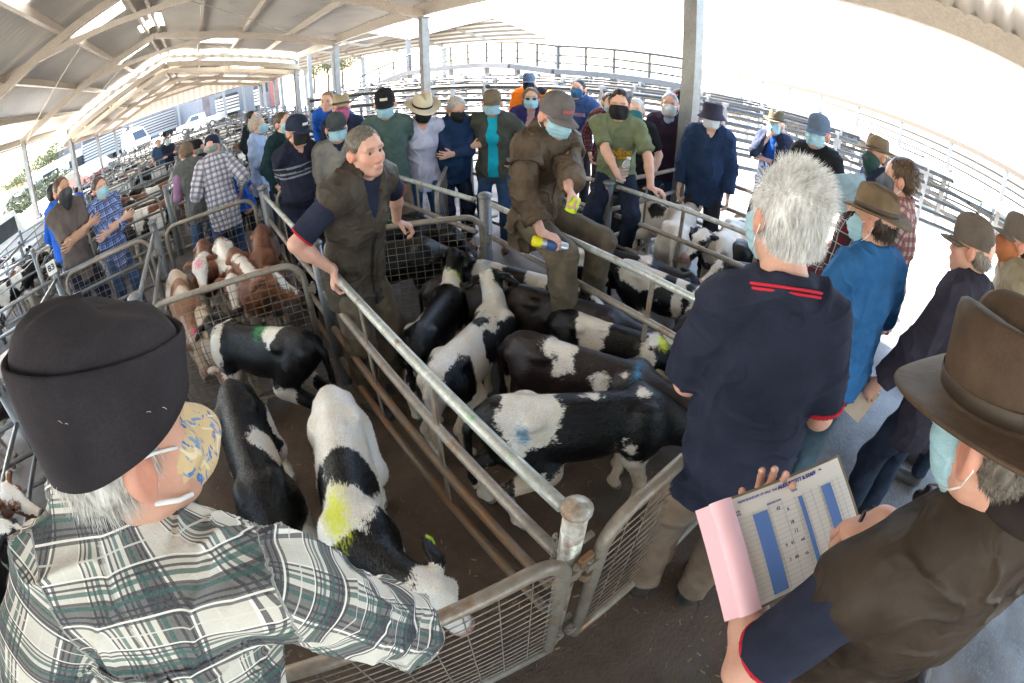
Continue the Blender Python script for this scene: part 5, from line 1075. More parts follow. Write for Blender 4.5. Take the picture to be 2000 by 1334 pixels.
calf('black calf half hidden behind the vest man back', (.92, 3.75), 40, 1.0, mat=HB, white_belly=False, white_legs=.1, **R)
calf('white and roan calf with speckled back, left of the brown calves', (-.46, 3.80), 172, .98, mat=BR, patches=[((0, -.35, .75), (.25, .2, .2)), ((.05, .1, .7), (.15, .12, .25))], neck=(.03, .28, -.08), look=(.1, .8, -.6), face_white=.05, marks=[((.0, .66, .66), (.05, .06, .05))], muzzle=(.5, .3, .26), **R)
calf('white faced calf with pink spot and brown muzzle looking at the camera', (-.22, 4.55), 182, .95, mat=BP, patches=[((0, .1, .7), (.2, .12, .3))], neck=(.0, .24, .18), look=(.05, .9, -.45), face_white=.064, marks=[((.01, .62, .87), (.05, .06, .06))], muzzle=(.20, .10, .06), **R)
calf('white backed brown calf in the middle of the brown calves', (.02, 4.28), 176, .98, mat=BP, patches=[((0, .05, .74), (.16, .40, .22)), ((0, -.3, .5), (.3, .2, .2))], neck=(.05, .28, .02), look=(.2, .8, -.5), face_white=.05, **R)
calf('brown calf with white poll and pink paint, head turned right', (.14, 3.72), 172, 1.0, mat=BP, patches=[((.0, .1, .8), (.06, .3, .05))], neck=(-.02, .26, .14), look=(-.75, .6, -.5), face_white=.036, marks=[((-.01, .56, .86), (.05, .05, .06))], muzzle=(.10, .05, .04), **R)
calf('dark brown calf at the right side of the brown calves pen', (.36, 4.15), 190, 1.0, mat=BP, patches=[((.12, .1, .52), (.06, .06, .08)), ((-.15, .0, .5), (.05, .08, .1))], neck=(-.02, .28, -.05), look=(-.2, .8, -.6), white_legs=.34, **R)
calf('pinkish white calf head down behind the mesh at the front of the brown pen', (-.30, 3.28), 165, .85, mat=BR, patches=[((0, .2, .7), (.3, .5, .4))], neck=(.05, .28, -.12), look=(.2, .8, -.7), face_white=.06, marks=[((-.05, .6, .62), (.04, .05, .05))], muzzle=(.5, .3, .26), **R)
calf('cream white calf standing left of the man in the beanie', (-1.28, 2.05), 168, 1.05, mat=HB, patches=[((0, -.05, .6), (.5, .9, .6))], white_legs=.5, neck=(.05, .28, -.1), look=(.1, .8, -.6), **R)
calf('black and white calf in the left pen, mostly hidden by the check shirt', (-1.15, .95), 100, 1.0, mat=HB, patches=[((0, -.25, .7), (.3, .15, .3))], white_legs=.45, **R)
calf('black calf at the bottom right edge behind the man with the order pad', (1.15, -.85), 75, 1.0, mat=DK, white_belly=False, white_legs=.1, **R)
# the further pens: one of each kind, then copies
FARK = []
GRP = 'calves in the further pens'
for lb, mt, pt, fw in [('black and white calf standing in one of the further pens', HB, [((0, -.25, .72), (.3, .16, .3)), ((0, .12, .74), (.2, .12, .2))], .03), ('mostly black calf standing in one of the further pens', DK, [((0, -.3, .8), (.08, .08, .05))], .02), ('white calf with black patches in one of the further pens', HB, [((0, -.1, .6), (.5, .5, .6))], .05), ('brown and white calf standing in one of the further pens', BP, [((0, .1, .72), (.3, .14, .3))], .05)]:
    FARK.append((calf(lb, (-1.3, 8.2), 80, 1.0, .017, mt, pt, face_white=fw, fur=1500, group=GRP), lb))
q = np.random.RandomState(11); usedk = [False] * 4
def farcalf(k, x, y, az, s):
    o, lb = FARK[k]
    if usedk[k]: o = dup(o)
    usedk[k] = True; o.location = (x, y, 0); o.rotation_euler = (0, 0, -rad(az)); o.scale = (s, s, s)
for ri, (ya, yb) in enumerate(rows[:6]):
    for i in range(len(XS2) - 1):
        n = 3
        for j in range(n):
            farcalf(int(q.choice([0, 0, 1, 1, 2, 3])), (XS2[i] + XS2[i + 1]) / 2 + q.uniform(-.25, .25), ya + (yb - ya) * (j + .5) / n + q.uniform(-.1, .1), q.choice([90, -90, 70, -110, 100]) + q.uniform(-20, 20), q.uniform(.92, 1.08))
farcalf(3, -1.35, 7.95, 95, 1.08); farcalf(1, -2.7, 8.1, 80, 1.05)
for k, x, y, az in ((0, -2.6, 1.6, 80), (2, -3.8, 1.9, 100), (1, -2.6, 3.7, 85), (3, -2.7, 4.3, -95), (0, -3.9, 3.6, 100), (2, -3.9, 4.3, 80), (3, -2.6, 2.3, 110)): farcalf(k, x, y, az, 1.0)

# ------------------------------------------------------------------ cloth and leather
NAVY = cloth('navy_polo', (.020, .024, .045)); RED = cloth('red_trim', (.50, .025, .045)); NAVY2 = cloth('navy_fleece', (.022, .030, .058)); NAVYJ = cloth('navy_jacket', (.018, .019, .035)); BLUEF = cloth('blue_fleece', (.020, .040, .095)); DENIM = cloth('denim', (.035, .075, .16), var=.25, dust=((.10, .16, .26), .5)); DDEN = cloth('dark_denim', (.014, .020, .038), var=.25)
CHAR = cloth('charcoal_trousers', (.028, .028, .034)); OIL = cloth('oilskin', (.085, .058, .038), .58, .3, .7, 300, ((.15, .11, .075), .6)); OILV = cloth('oilskin_vest', (.052, .041, .031), .55, .3, .7, 300, ((.12, .092, .068), .5)); OILT = cloth('oilskin_trousers', (.11, .085, .056), .7, .3, .6, 300, ((.13, .10, .07), .6)); KHAKI = cloth('khaki', (.20, .145, .105), var=.2, dust=((.13, .09, .06), .5)); TAUPE = cloth('taupe_tee', (.12, .095, .088)); TEAL = cloth('slate_green_tee', (.075, .115, .105)); SAGE = cloth('sage_tee', (.165, .185, .105)); WSH = cloth('pale_lilac_shirt', (.52, .52, .66)); LBL = cloth('light_blue_shirt', (.36, .46, .68)); BSH = cloth('bright_blue_shirt', (.030, .13, .32)); GREYV = cloth('grey_vest', (.11, .115, .11)); OLIVE = cloth('olive_fleece', (.065, .068, .055)); AQUA = cloth('aqua_tee', (.01, .36, .50)); PURP = cloth('purple_jumper', (.042, .026, .048)); PHOOD = cloth('purple_hoodie', (.035, .030, .12)); PINK = cloth('pink_top', (.42, .26, .28)); ORNG = cloth('hi_vis_orange', (.90, .20, .015)); HOOD = cloth('blue_hoodie', (.045, .085, .20)); MAROON = cloth('maroon_jumper', (.14, .02, .045)); GREYJ = cloth('grey_jumper', (.21, .195, .175)); BEIGE = cloth('beige_jacket', (.30, .25, .17)); ROYAL = cloth('royal_blue_jacket', (.015, .09, .42)); BLK = cloth('black_tee', (.012, .013, .016)); FLEECEH = cloth('charcoal_fleece_hat', (.031, .027, .032), 1.0, .2, .25, 260); BRNF = cloth('brown_fleece', (.030, .022, .022)); YEL = cloth('hi_vis_yellow', (.50, .75, .03))
CHK = (.02, .03, .09)
PB = plaid('green_navy_check', (.66, .63, .57), [(a, .104, o_, w_, c_, s_) for a in (0, 1) for o_, w_, c_, s_ in ((0, .036, (.012, .016, .034), .80), (.0425, .0030, (.012, .016, .034), .85), (.050, .0030, (.012, .016, .034), .85), (.0585, .0055, (.008, .095, .09), .8), (.0685, .0030, (.012, .016, .034), .85), (.0765, .0055, (.008, .095, .09), .8), (.087, .0030, (.012, .016, .034), .85), (.0945, .0030, (.012, .016, .034), .85), (.018, .0022, (.70, .68, .62), .85), (.0395, .0022, (.92, .90, .85), .9), (.1, .0030, (.92, .90, .85), .9))])
PNW = plaid('navy_white_check', (.62, .60, .62), [(a, .062, o_, w_, c_, s_) for a in (0, 1) for o_, w_, c_, s_ in ((0, .026, CHK, .62), (.030, .003, (.30, .05, .07), .7), (.045, .004, (.05, .07, .20), .5))])
PBW = plaid('blue_check', (.17, .24, .52), [(a, .085, o_, w_, c_, s_) for a in (0, 1) for o_, w_, c_, s_ in ((0, .036, (.010, .018, .085), .7), (.045, .005, (.62, .65, .75), .75), (.058, .004, (.012, .02, .09), .6), (.07, .004, (.55, .6, .75), .6))])
PRW = plaid('red_white_check', (.50, .42, .38), [(a, .052, 0, .027, (.20, .022, .028), .72) for a in (0, 1)]); PDR = plaid('dark_red_check', (.15, .02, .03), [(a, .06, 0, .028, (.02, .014, .018), .7) for a in (0, 1)] + [(a, .06, .04, .003, (.4, .4, .4), .7) for a in (0, 1)]); PMIX = plaid('tartan_scarf', (.10, .015, .03), [(a, .07, 0, .03, (.02, .03, .03), .7) for a in (0, 1)] + [(a, .07, .045, .006, (.45, .45, .42), .7) for a in (0, 1)])
MSK = cloth('surgical_mask_blue', (.33, .52, .60), .8, .06, .15); MSKW = cloth('white_mask', (.60, .63, .66), .8, .05, .15); MSKB = cloth('black_mask', (.018, .018, .020)); MSKT = cloth('teal_mask', (.03, .16, .17)); MSKD = cloth('denim_mask', (.035, .11, .20)); BAND = cloth('dark_bandana', (.035, .036, .042), dust=((.12, .12, .13), .6)); BANDT = cloth('teal_bandana', (.025, .060, .058), dust=((.15, .2, .2), .5)); MPK = cloth('pink_mask', (.45, .12, .20))
def floral():
    m, t, b = newmat('floral_mask', (.55, .42, .24), .9, 0, .2); g = G(t); c = (.56, .42, .24)
    for k, (sc, th, cc) in enumerate(((58, .60, (.08, .17, .40)), (74, .62, (.16, .27, .45)), (46, .67, (.50, .03, .03)), (40, .62, (.68, .56, .38)))):
        mp = g.n('ShaderNodeMapping'); mp.inputs['Location'].default_value = (k * 2.1, k, 3 * k); mp.inputs['Scale'].default_value = (1, 1.3, .55); mp.inputs['Rotation'].default_value = (.3, .7 * k, .5); t.links.new(g.co(), mp.inputs[0])
        c = g.mix(g.ramp(g.noise(sc, 2, .5, mp.outputs[0], .8), th, th + .03), c, cc)
    g.put(b.inputs['Base Color'], c); g.bump(g.noise(45, 3), .5, .006, b); return m
FLOR = floral()
LEA = plain('boot_brown', (.12, .06, .03), .65, 0, .3, 12, .3); LEAD = plain('boot_dark', (.030, .024, .022), .6, 0, .3, 12, .3); LEAT = plain('boot_tan', (.22, .12, .06), .7, 0, .3, 12, .3)
FELTB = cloth('brown_felt', (.066, .043, .029), .7, .3, .25, 300, ((.115, .080, .055), .7)); FELTT = cloth('tan_felt', (.17, .125, .078), .85, .25, .3, 300, ((.10, .07, .045), .6)); FELTW = cloth('cream_hat', (.58, .50, .37), .8, .08, .15); FELTG = cloth('olive_felt', (.10, .085, .055)); CAPN = cloth('navy_cap', (.018, .024, .045)); CAPG = cloth('grey_cap', (.13, .115, .115), .9, .2, .3); CAPK = cloth('black_cap', (.015, .015, .017)); CAPB = cloth('slate_cap', (.10, .14, .21)); CAPT = cloth('taupe_cap', (.12, .10, .085)); DBUCK = cloth('washed_denim_hat', (.26, .38, .48), .95, .3, .3); NBUCK = cloth('navy_bucket', (.035, .032, .055)); SIL = plain('badge_pale', (.65, .6, .5), .6, 0, .1); REDL = plain('badge_red', (.5, .06, .07), .6, 0, .1)
GREYH, DKH, BRH, WHH, LBH = (.22, .285, .27), (.018, .014, .012), (.07, .042, .026), (.90, .88, .85), (.22, .14, .08)
CROSS = dict(armR=dict(l=(-.13, .20, 1.19), pole=(1, -.25, -.5), pn=(0, -1, 0), curl=.4), armL=dict(l=(.12, .245, 1.15), pole=(-1, -.25, -.5), pn=(0, -1, .2), curl=.5))
FRONT = dict(armR=dict(l=(.15, .36, 1.07), pn=(0, 0, -1), hdl=(0, 1, -.25), curl=.9), armL=dict(l=(-.15, .36, 1.07), pn=(0, 0, -1), hdl=(0, 1, -.25), curl=.9))
POCK = dict(armR=dict(l=(.22, .07, .93), pole=(.6, -1, 0)), armL=dict(l=(-.22, .07, .93), pole=(-.6, -1, 0)))
def pp(px, py, d, off, label, lean=4, **kw):
    c = at(px, py, d); va = math.degrees(math.atan2(c[0], c[1])); az = va + 180 + off; la = rad(lean); hz = .94 + .52 * math.cos(la) + .15; s = c[2] / hz
    s = s if kw.get('pelvis') is None else kw.pop('s_', 1.0); f = A(math.sin(rad(az)), math.cos(rad(az)), 0); base = c - f * (.52 * math.sin(la) + .045) * s
    return person(label, base, az, s, lean=lean, **kw)
def T(name, mat, **k): return dict(name=name, mat=mat, **k)
JEAN = dict(name='jeans', mat=DENIM); DJEAN = dict(name='jeans', mat=DDEN); TRO = dict(name='trousers', mat=CHAR)
# --- the ring of buyers, far side
pp(578, 256, 4.3, -35, 'man in striped navy jumper, navy cap and black mask leaning on a mesh gate', 6, h=.009, skin='ruddy', tops=[T('jumper', NAVYJ, th=.018, sleeve=1.85, collar=.018, vneck=True, hem=.10)], legs=DJEAN, boots=LEAD, hat=('cap', CAPN, dict(logo=(SIL, 'patch'))), hair=('short', GREYH), mask=('cloth', MSKB, MSKB), head=(-8, -6, 0), belly=.03, armR=dict(w=onz(568, 372, 1.06), pnw=(0, 0, -1), curl=1.0), armL=dict(l=(-.25, .18, .98)))
JUMP = [o for o in bpy.data.objects if o.name.startswith('jumper')][-1]
pp(553, 240, 5.6, -45, 'brown haired man in dark green jacket and blue mask behind the navy jumper man', h=.010, tops=[T('jacket', cloth('bottle_jacket', (.012, .030, .035)), th=.02, collar=.02)], legs=DJEAN, boots=LEAD, hair=('short', BRH), mask=('surgical', MSK), **POCK)
pp(503, 245, 6.4, -75, 'grey haired woman in light blue shirt turned sideways among the left pens', h=.010, fem=True, tops=[T('shirt', LBL, th=.016, sleeve=1.2, collar=.014, hem=.18)], legs=TRO, boots=LEAD, hair=('curly', (.42, .38, .32)), mask=('surgical', MSK), armR=dict(l=(.14, .32, 1.1)), armL=dict(l=(-.14, .32, 1.1)))
pp(492, 230, 9.0, -60, 'dark haired person with a bag behind the light blue shirt woman', h=.013, tops=[T('jacket', BLK, th=.02)], legs=TRO, boots=LEAD, hair=('long', DKH), **POCK)
pp(657, 250, 4.3, -5, 'older man in grey v-neck jumper, grey cap and blue mask', 3, h=.009, skin='ruddy', tops=[T('shirt', NAVYJ, th=.008, sleeve=.5, collar=.015), T('jumper', GREYJ, th=.02, vneck=True, hem=.1)], legs=TRO, boots=LEAD, hat=('cap', cloth('slate_dark_cap', (.05, .055, .06))), hair=('short', GREYH), mask=('surgical', MSK), glasses=True)
pp(667, 210, 5.6, -5, 'man in straw hat, glasses and pink patterned mask at the back', h=.010, skin='ruddy', tops=[T('jacket', NAVY2, th=.02, collar=.018)], legs=TRO, boots=LEAD, hat=('brim', cloth('straw_hat', (.36, .28, .18)), dict(brim=.05)), mask=('bandana', MPK), glasses=True, hair=('short', GREYH))
pp(641, 196, 6.8, 20, 'person in bright blue jacket bending beside the shed column', 25, h=.011, tops=[T('jacket', ROYAL, th=.03)], legs=TRO, boots=LEAD, hair=('short', LBH), **POCK)
pp(752, 203, 4.6, 5, 'young man in slate green t-shirt, black cap and blue mask', 4, h=.009, skin='fair', tops=[T('t_shirt', TEAL, th=.012, sleeve=.72, hem=.12)], legs=dict(name='trousers', mat=KHAKI), boots=LEA, hat=('cap', CAPK, dict(logo=(SIL, 'patch'))), hair=('short', BRH), mask=('surgical', MSK), head=(0, -8, 0), armR=dict(w=onz(757, 325, 1.06), pnw=(0, 0, -1), curl=1.0), armL=dict(w=onz(778, 325, 1.06), pnw=(0, 0, -1), curl=1.0))
pp(823, 212, 4.75, -10, 'woman in cream cowboy hat, black mask and pale lilac shirt', 10, h=.009, fem=True, skin='ruddy', tops=[T('shirt', WSH, th=.014, sleeve=1.3, collar=.014, vneck=True, hem=.14)], legs=JEAN, boots=LEA, hat=('brim', FELTW, dict(brim=.075, ch=.12, curl=.03, band=CAPK)), hair=('short', LBH), mask=('cloth', MSKB, MSKB), head=(-6, -22, 0), armR=dict(w=onz(803, 313, 1.05), pnw=(0, 0, -1), curl=1.0), armL=dict(w=onz(872, 300, 1.03), pnw=(0, 0, -1), curl=1.0))
pp(890, 212, 4.9, -25, 'woman in navy quilted vest with grey hair, arms crossed, head bowed', 8, h=.009, fem=True, tops=[T('jumper', BLUEF, th=.016), T('vest', cloth('navy_quilted', (.012, .034, .085)), th=.024, sleeve=0, collar=.024, puff=1, hem=.1)], legs=DJEAN, boots=LEAT, hair=('curly', (.42, .40, .37)), mask=('cloth', MSKB, MSKB), head=(-5, -28, 0), **CROSS)
pp(962, 202, 4.9, 8, 'woman in olive fleece over aqua t-shirt with sunglasses on her cap', 4, h=.009, fem=True, skin='ruddy', tops=[T('t_shirt', AQUA, th=.010, sleeve=.3), T('fleece', OLIVE, th=.028, collar=.022, open_=2, hem=.12)], legs=JEAN, boots=LEA, hat=('cap', cloth('camo_cap', (.16, .12, .08), dust=((.05, .05, .03), .7))), hair=('short', LBH), mask=('surgical', MSK), armR=dict(w=onz(948, 290, 1.06), pnw=(0, 0, -1), curl=1.0), armL=dict(l=(-.22, .02, 1.02), pole=(-1, -.6, 0)))
pp(1037, 192, 5.6, 0, 'woman in sunglasses and purple hoodie with long hair', h=.009, fem=True, tops=[T('top', PINK, th=.010, sleeve=.2), T('hoodie', PHOOD, th=.024, collar=.024, open_=2)], legs=TRO, boots=LEAD, hair=('long', (.16, .10, .06), 1500), mask=('surgical', MSK), glasses='sun', **POCK)
pp(1033, 160, 7.4, 5, 'man in bright orange hi-vis jumper with hand at his ear', h=.010, tops=[T('jumper', ORNG, th=.024, sleeve=1.0, collar=.03), T('sleeve_cuffs', NAVYJ, th=.014, sleeve=1.85, hem=-.3)], legs=TRO, boots=LEAD, hat=('cap', CAPB, dict(vis=.05)), hair=('short', BRH), mask=('cloth', MSKB, MSKB), armL=dict(l=(-.12, .12, 1.52), pole=(-1, .1, -1)))
HV = pp(1129, 174, 6.4, 18, 'young man in blue hooded jumper with red lined hood', h=.0095, tops=[T('hoodie', HOOD, th=.022, collar=.030)], legs=TRO, boots=LEAD, hair=('short', DKH), mask=('cloth', MSKD), armR=dict(l=(.05, .16, .98), pole=(1, -.6, 0)), armL=dict(l=(-.05, .2, .95), pole=(-1, -.6, 0)))
pp(1191, 200, 5.9, -15, 'man in dark red check shirt half hidden behind the slogan t-shirt man', h=.0105, tops=[T('shirt', PDR, th=.016, collar=.015)], legs=TRO, boots=LEAD, hair=('short', BRH), mask=('surgical', MSK), **POCK)
pp(1222, 192, 7.2, -60, 'person in navy and yellow hi-vis jacket turned away at the back', h=.011, tops=[T('jacket', NAVYJ, th=.024), T('hi_vis_band', YEL, th=.027, sleeve=0, hem=-.18)], legs=TRO, boots=LEAD, hat=('cap', CAPG), hair=('short', DKH), **POCK)
pp(1241, 216, 4.9, 10, 'older woman with white hair and teal mask behind the slogan t-shirt man', h=.0095, fem=True, skin='pale', tops=[T('t_shirt', BLK, th=.012, sleeve=.75)], legs=TRO, boots=LEAD, hair=('curly', (.62, .60, .58)), mask=('cloth', MSKT), **POCK)
pp(1308, 205, 5.3, 4, 'grey haired man in purple jumper and white mask left of the big column', 2, h=.009, skin='ruddy', tops=[T('shirt', LBL, th=.008, sleeve=.3, collar=.020), T('jumper', PURP, th=.020, hem=.1, vneck=True)], legs=JEAN, boots=LEAD, hair=('short', (.24, .23, .22)), mask=('cloth', MSKW))
pp(1328, 196, 6.2, 30, 'man in maroon jumper and dark cap behind the column', h=.011, tops=[T('jumper', MAROON, th=.022)], legs=TRO, boots=LEAD, hat=('cap', CAPK, dict(logo=(REDL, 'patch'))), hair=('short', DKH), mask=('bandana', MSKB), **POCK)
pp(1391, 226, 4.7, 3, 'man in navy bucket hat, navy fleece and white mask right of the big column', 2, h=.0085, skin='pale', tops=[T('fleece', BLUEF, th=.022, collar=.026, vneck=True, hem=.14, sl_loose=.008)], legs=TRO, boots=LEAD, hat=('bucket', NBUCK), hair=('short', GREYH), mask=('cloth', MSKW), belly=.02)
pp(1515, 242, 5.9, 18, 'man in dark felt hat with long white hair, hand over his mask', 3, h=.0095, skin='ruddy', tops=[T('t_shirt', ROYAL, th=.010, sleeve=.3), T('jacket', NAVY2, th=.022, collar=.02, open_=2)], legs=DJEAN, boots=LEAD, hat=('brim', FELTG, dict(brim=.052, curl=.02)), hair=('long', (.62, .60, .56), 900), mask=('surgical', MSK), armR=dict(l=(.02, .19, 1.47), pole=(.7, .2, -1), hdl=(-.2, -.1, 1), pn=(-.3, -1, 0), curl=.7), armL=dict(l=(.04, .2, 1.18), pole=(-1, 0, -.6)))
pp(1598, 258, 4.3, 22, 'man in black t-shirt, slate cap with sunglasses on top and blue mask', 3, h=.0085, skin='ruddy', tops=[T('t_shirt', BLK, th=.014, sleeve=.7, hem=.12)], legs=DJEAN, boots=LEAD, hat=('cap', CAPB), hair=('short', GREYH), mask=('surgical', MSK), armR=dict(l=(.24, .1, .95)), armL=dict(l=(-.22, .25, 1.0), pole=(-1, -.5, 0)))
pp(1712, 303, 4.6, 55, 'person in wide tan hat and dark teal bandana by the right-hand fence', 3, h=.009, skin='tan', tops=[T('shirt', NAVY2, th=.016, collar=.016)], legs=DJEAN, boots=LEAD, hat=('brim', FELTT, dict(brim=.062, curl=.025)), hair=('short', DKH), mask=('bandana', BANDT), **POCK)
pp(1758, 350, 3.2, 88, 'curly haired man in red and white check shirt seen side on', 6, h=.0075, skin='ruddy', tops=[T('shirt', PRW, th=.016, sleeve=1.85, collar=.016, hem=.14)], legs=DJEAN, boots=LEAD, hair=('curly', (.10, .06, .035), 1800), mask=('cloth', cloth('grey_mask', (.10, .11, .13))), beard=.5, head=(4, -6, 0), **FRONT)
pp(1668, 380, 3.0, 105, 'person in washed denim bucket hat and tartan shirt bending forward', 14, h=.0075, tops=[T('shirt', PMIX, th=.018, collar=.016)], legs=DJEAN, boots=LEAD, hat=('bucket', DBUCK), hair=('short', GREYH), mask=('surgical', MSK), head=(0, -22, 0), **FRONT)
# --- nearer on the right, backs to the camera
pp(1712, 432, 2.25, 128, 'man in bright blue shirt and stained tan hat seen from behind', 5, h=.0065, skin='ruddy', tops=[T('shirt', BSH, th=.016, sleeve=1.0, collar=.018, hem=.10, sl_loose=.008)], legs=dict(name='jeans', mat=cloth('faded_jeans', (.085, .135, .18), var=.25, dust=((.16, .2, .22), .6))), boots=LEA, hat=('brim', FELTT, dict(brim=.068, curl=.014, ch=.105, tilt=4)), hair=('curly', (.05, .035, .025), 2500), mask=('surgical', MSK), head=(-14, -8, 0), belly=.02, armR=dict(l=(.2, .3, 1.15), pn=(0, 0, -1)), armL=dict(l=(-.16, .34, 1.2), pn=(0, 0, -1), curl=.8))
P5 = pp(1902, 487, 2.4, 112, 'man in navy jacket and taupe cap holding a folded catalogue', 6, h=.0065, skin='ruddy', tops=[T('shirt', BLUEF, th=.012, sleeve=.3, collar=.022), T('jacket', cloth('dark_plum_jacket', (.030, .027, .042)), th=.026, sleeve=1.85, collar=.02, hem=.20, sl_loose=.008)], legs=DJEAN, boots=LEAD, hat=('cap', CAPT, dict(vis=.07)), hair=('short', (.22, .19, .16), 1500), glasses=True, head=(-10, -5, 0), armL=dict(l=(-.27, .20, .88), curl=.9, pn=(1, 0, -.3)), armR=dict(l=(.24, .12, .95)))
pp(1987, 472, 3.2, 75, 'person in beige jacket, grey cap and orange printed neck gaiter at the right edge', 3, h=.0075, skin='ruddy', tops=[T('jacket', BEIGE, th=.028, collar=.03)], legs=DJEAN, boots=LEAD, hat=('cap', CAPT), hair=('short', DKH), mask=('bandana', cloth('orange_gaiter', (.42, .16, .07), dust=((.05, .03, .03), .8))), **POCK)
# --- left side
pp(412, 288, 5.6, 172, 'man in navy and white check shirt seen from behind, navy cap', 10, h=.008, skin='ruddy', tops=[T('shirt', PNW, th=.022, sleeve=1.6, collar=.014, hem=.22, sl_loose=.008)], legs=JEAN, boots=LEAD, hat=('cap', CAPN), hair=('short', GREYH), head=(25, -15, 0), belly=.03, armR=dict(l=(.27, .12, 1.0)), armL=dict(l=(-.24, .25, 1.05)))
pp(364, 298, 6.0, 165, 'woman in grey vest and purple sleeves bending beside the check shirt man', 18, h=.009, fem=True, tops=[T('shirt', cloth('mauve_shirt', (.30, .16, .28)), th=.012, sleeve=1.85), T('vest', GREYV, th=.024, sleeve=0, collar=.018, hem=.14)], legs=JEAN, boots=LEAD, hair=('curly', (.20, .13, .08), 1500), head=(0, -20, 0), **FRONT)
pp(386, 292, 6.5, 130, 'older man in black cap partly hidden by the navy check shirt', 12, h=.010, skin='ruddy', tops=[T('jacket', BLK, th=.02)], legs=TRO, boots=LEAD, hat=('cap', CAPK), hair=('short', GREYH), **POCK)
pp(444, 325, 6.2, 150, 'person in royal blue top and black trousers right of the check shirt man', 30, h=.010, tops=[T('t_shirt', ROYAL, th=.02, sleeve=.9)], legs=dict(name='shorts', mat=CHAR, short=True), boots=LEAD, hair=('short', DKH), **FRONT)
pp(122, 372, 5.4, -28, 'young man in taupe t-shirt and dark bandana with folded arms', 2, h=.008, skin='tan', tops=[T('t_shirt', TAUPE, th=.016, sleeve=.85, hem=.16, sl_loose=.008)], legs=DJEAN, boots=LEAD, hair=('short', BRH), mask=('bandana', BAND), **CROSS)
pp(196, 368, 5.6, -22, 'woman in blue check shirt and blue mask with folded arms', 2, h=.008, fem=True, tops=[T('shirt', PBW, th=.022, sleeve=1.15, collar=.015, hem=.22, sl_loose=.01)], legs=JEAN, boots=LEAD, hair=('short', (.08, .04, .035), 1500), mask=('surgical', MSK), **CROSS)
pp(107, 378, 6.8, -120, 'person in blue and white jacket behind the taupe t-shirt man', h=.011, tops=[T('jacket', ROYAL, th=.022)], legs=JEAN, boots=LEAD, hair=('short', DKH), mask=('surgical', MSK), **POCK)
pp(150, 372, 14, -150, 'distant person in royal blue clothes by the white columns', h=.016, tops=[T('jacket', ROYAL, th=.022)], legs=dict(name='trousers', mat=ROYAL), boots=LEAD, hair=('short', DKH), **POCK)
pp(309, 280, 14.5, -10, 'distant man in steel blue shirt standing among the far pens', h=.016, tops=[T('shirt', cloth('steel_shirt', (.05, .09, .16)), th=.018, sleeve=.7)], legs=TRO, boots=LEAD, hair=('short', DKH), **POCK)
pp(326, 276, 14.0, -10, 'distant man in dark jacket and blue mask beside the steel blue shirt', h=.016, tops=[T('jacket', NAVYJ, th=.022)], legs=TRO, boots=LEAD, hair=('short', DKH), mask=('surgical', MSK), **CROSS)
# ------------------------------------------------------------------ the people in the middle and the foreground
# the man in the oilskin vest, one hand on the divider, one on the gate
VM, vi = pp(710, 290, 2.42, -42, 'man in worn oilskin vest over navy polo, bareheaded, hands on divider and gate', 17, headscale=.96, h=.0055, skin='ruddy', twist=-4, tops=[T('polo_shirt', NAVY, th=.014, sleeve=.84, collar=.016, hem=.02), T('vest', OILV, th=.036, sleeve=0, collar=.026, open_=True, hem=.15)], legs=dict(name='trousers', mat=OILT, th=.022), boots=LEAD, trims=[('cuff', RED, .845, .010, .0685)], hair=('buzz', (.13, .11, .09), 2600), head=(6, -6, 4), belly=.0, fold=.009,
            armR=dict(w=onz(652, 528, 1.10), pnw=(.1, 0, -1), hd=(-.2, .05, -1), curl=1.0, pole=(1, -.5, -.2)), armL=dict(w=onz(775, 432, 1.10), pnw=(0, 0, -1), hd=(.75, -.35, -.45), curl=.9, pole=(-1, -.4, -.3)))
# the man in the brown coat, sitting on the divider
CM, ci = pp(1088, 246, 2.80, -48, 'man in long brown oilskin coat and grey cap sitting on the pen divider', 12, s_=1.0, h=.006, skin='ruddy', pelvis=(0, -.02, 1.13), feet=((-.20, .34, .50), (.16, .40, .52)), tops=[T('shirt', cloth('blue_work_shirt', (.06, .10, .20)), th=.012, sleeve=.3, collar=.022), T('coat', OIL, th=.026, sleeve=1.72, collar=.034, open_=True, hem=.16, flare=.015, sl_loose=.010, amp=.018), T('shoulder_cape', OIL, th=.036, sleeve=.42, hem=-.30, cape=True, sl_loose=.010, amp=.010)], legs=dict(name='trousers', mat=OILT, th=.030), boots=LEAD, hat=('cap', CAPG, dict(vis=.085, logo=(REDL, 'text'))), hair=('short', LBH), mask=('surgical', MSK), head=(10, -16, 0), fold=.011,
            armR=dict(w=onz(1058, 455, 1.17), pn=(0, -.2, -1), hd=(.75, -.55, -.35), curl=.75, pole=(.8, -.7, -.3)), armL=dict(w=at(1112, 398, 2.42), hd=(.1, -.5, -.5), pn=(.5, -.5, -.4), curl=1.15, pole=(-.9, -.4, -.6)))
# the man in the slogan t-shirt, sitting on the next divider
GT, gi = pp(1209, 218, 4.0, 2, 'young man in sage slogan t-shirt and black mask sitting on the divider with a bottle', 16, s_=1.03, h=.0065, skin='fair', pelvis=(0, .0, 1.08), feet=((-.12, .20, .34), (.09, .24, .32)), tops=[T('t_shirt', SAGE, th=.014, sleeve=.78, hem=.08)], legs=dict(name='jeans', mat=DDEN, th=.014), boots=LEA, hair=('short', (.035, .022, .016), 2500), mask=('cloth', MSKB, MSKB), head=(0, -8, 0), eyes=True, brow=(.03, .02, .015),
            armR=dict(w=at(1212, 358, 3.74), hd=(.3, .2, .0), pn=(-.7, -.4, .2), curl=1.1, pole=(1, -.7, -.3)), armL=dict(w=onz(1272, 370, 1.12), pnw=(0, 0, -1), hd=(.5, -.8, -.2), curl=.7, pole=(-1, -.4, 0)))
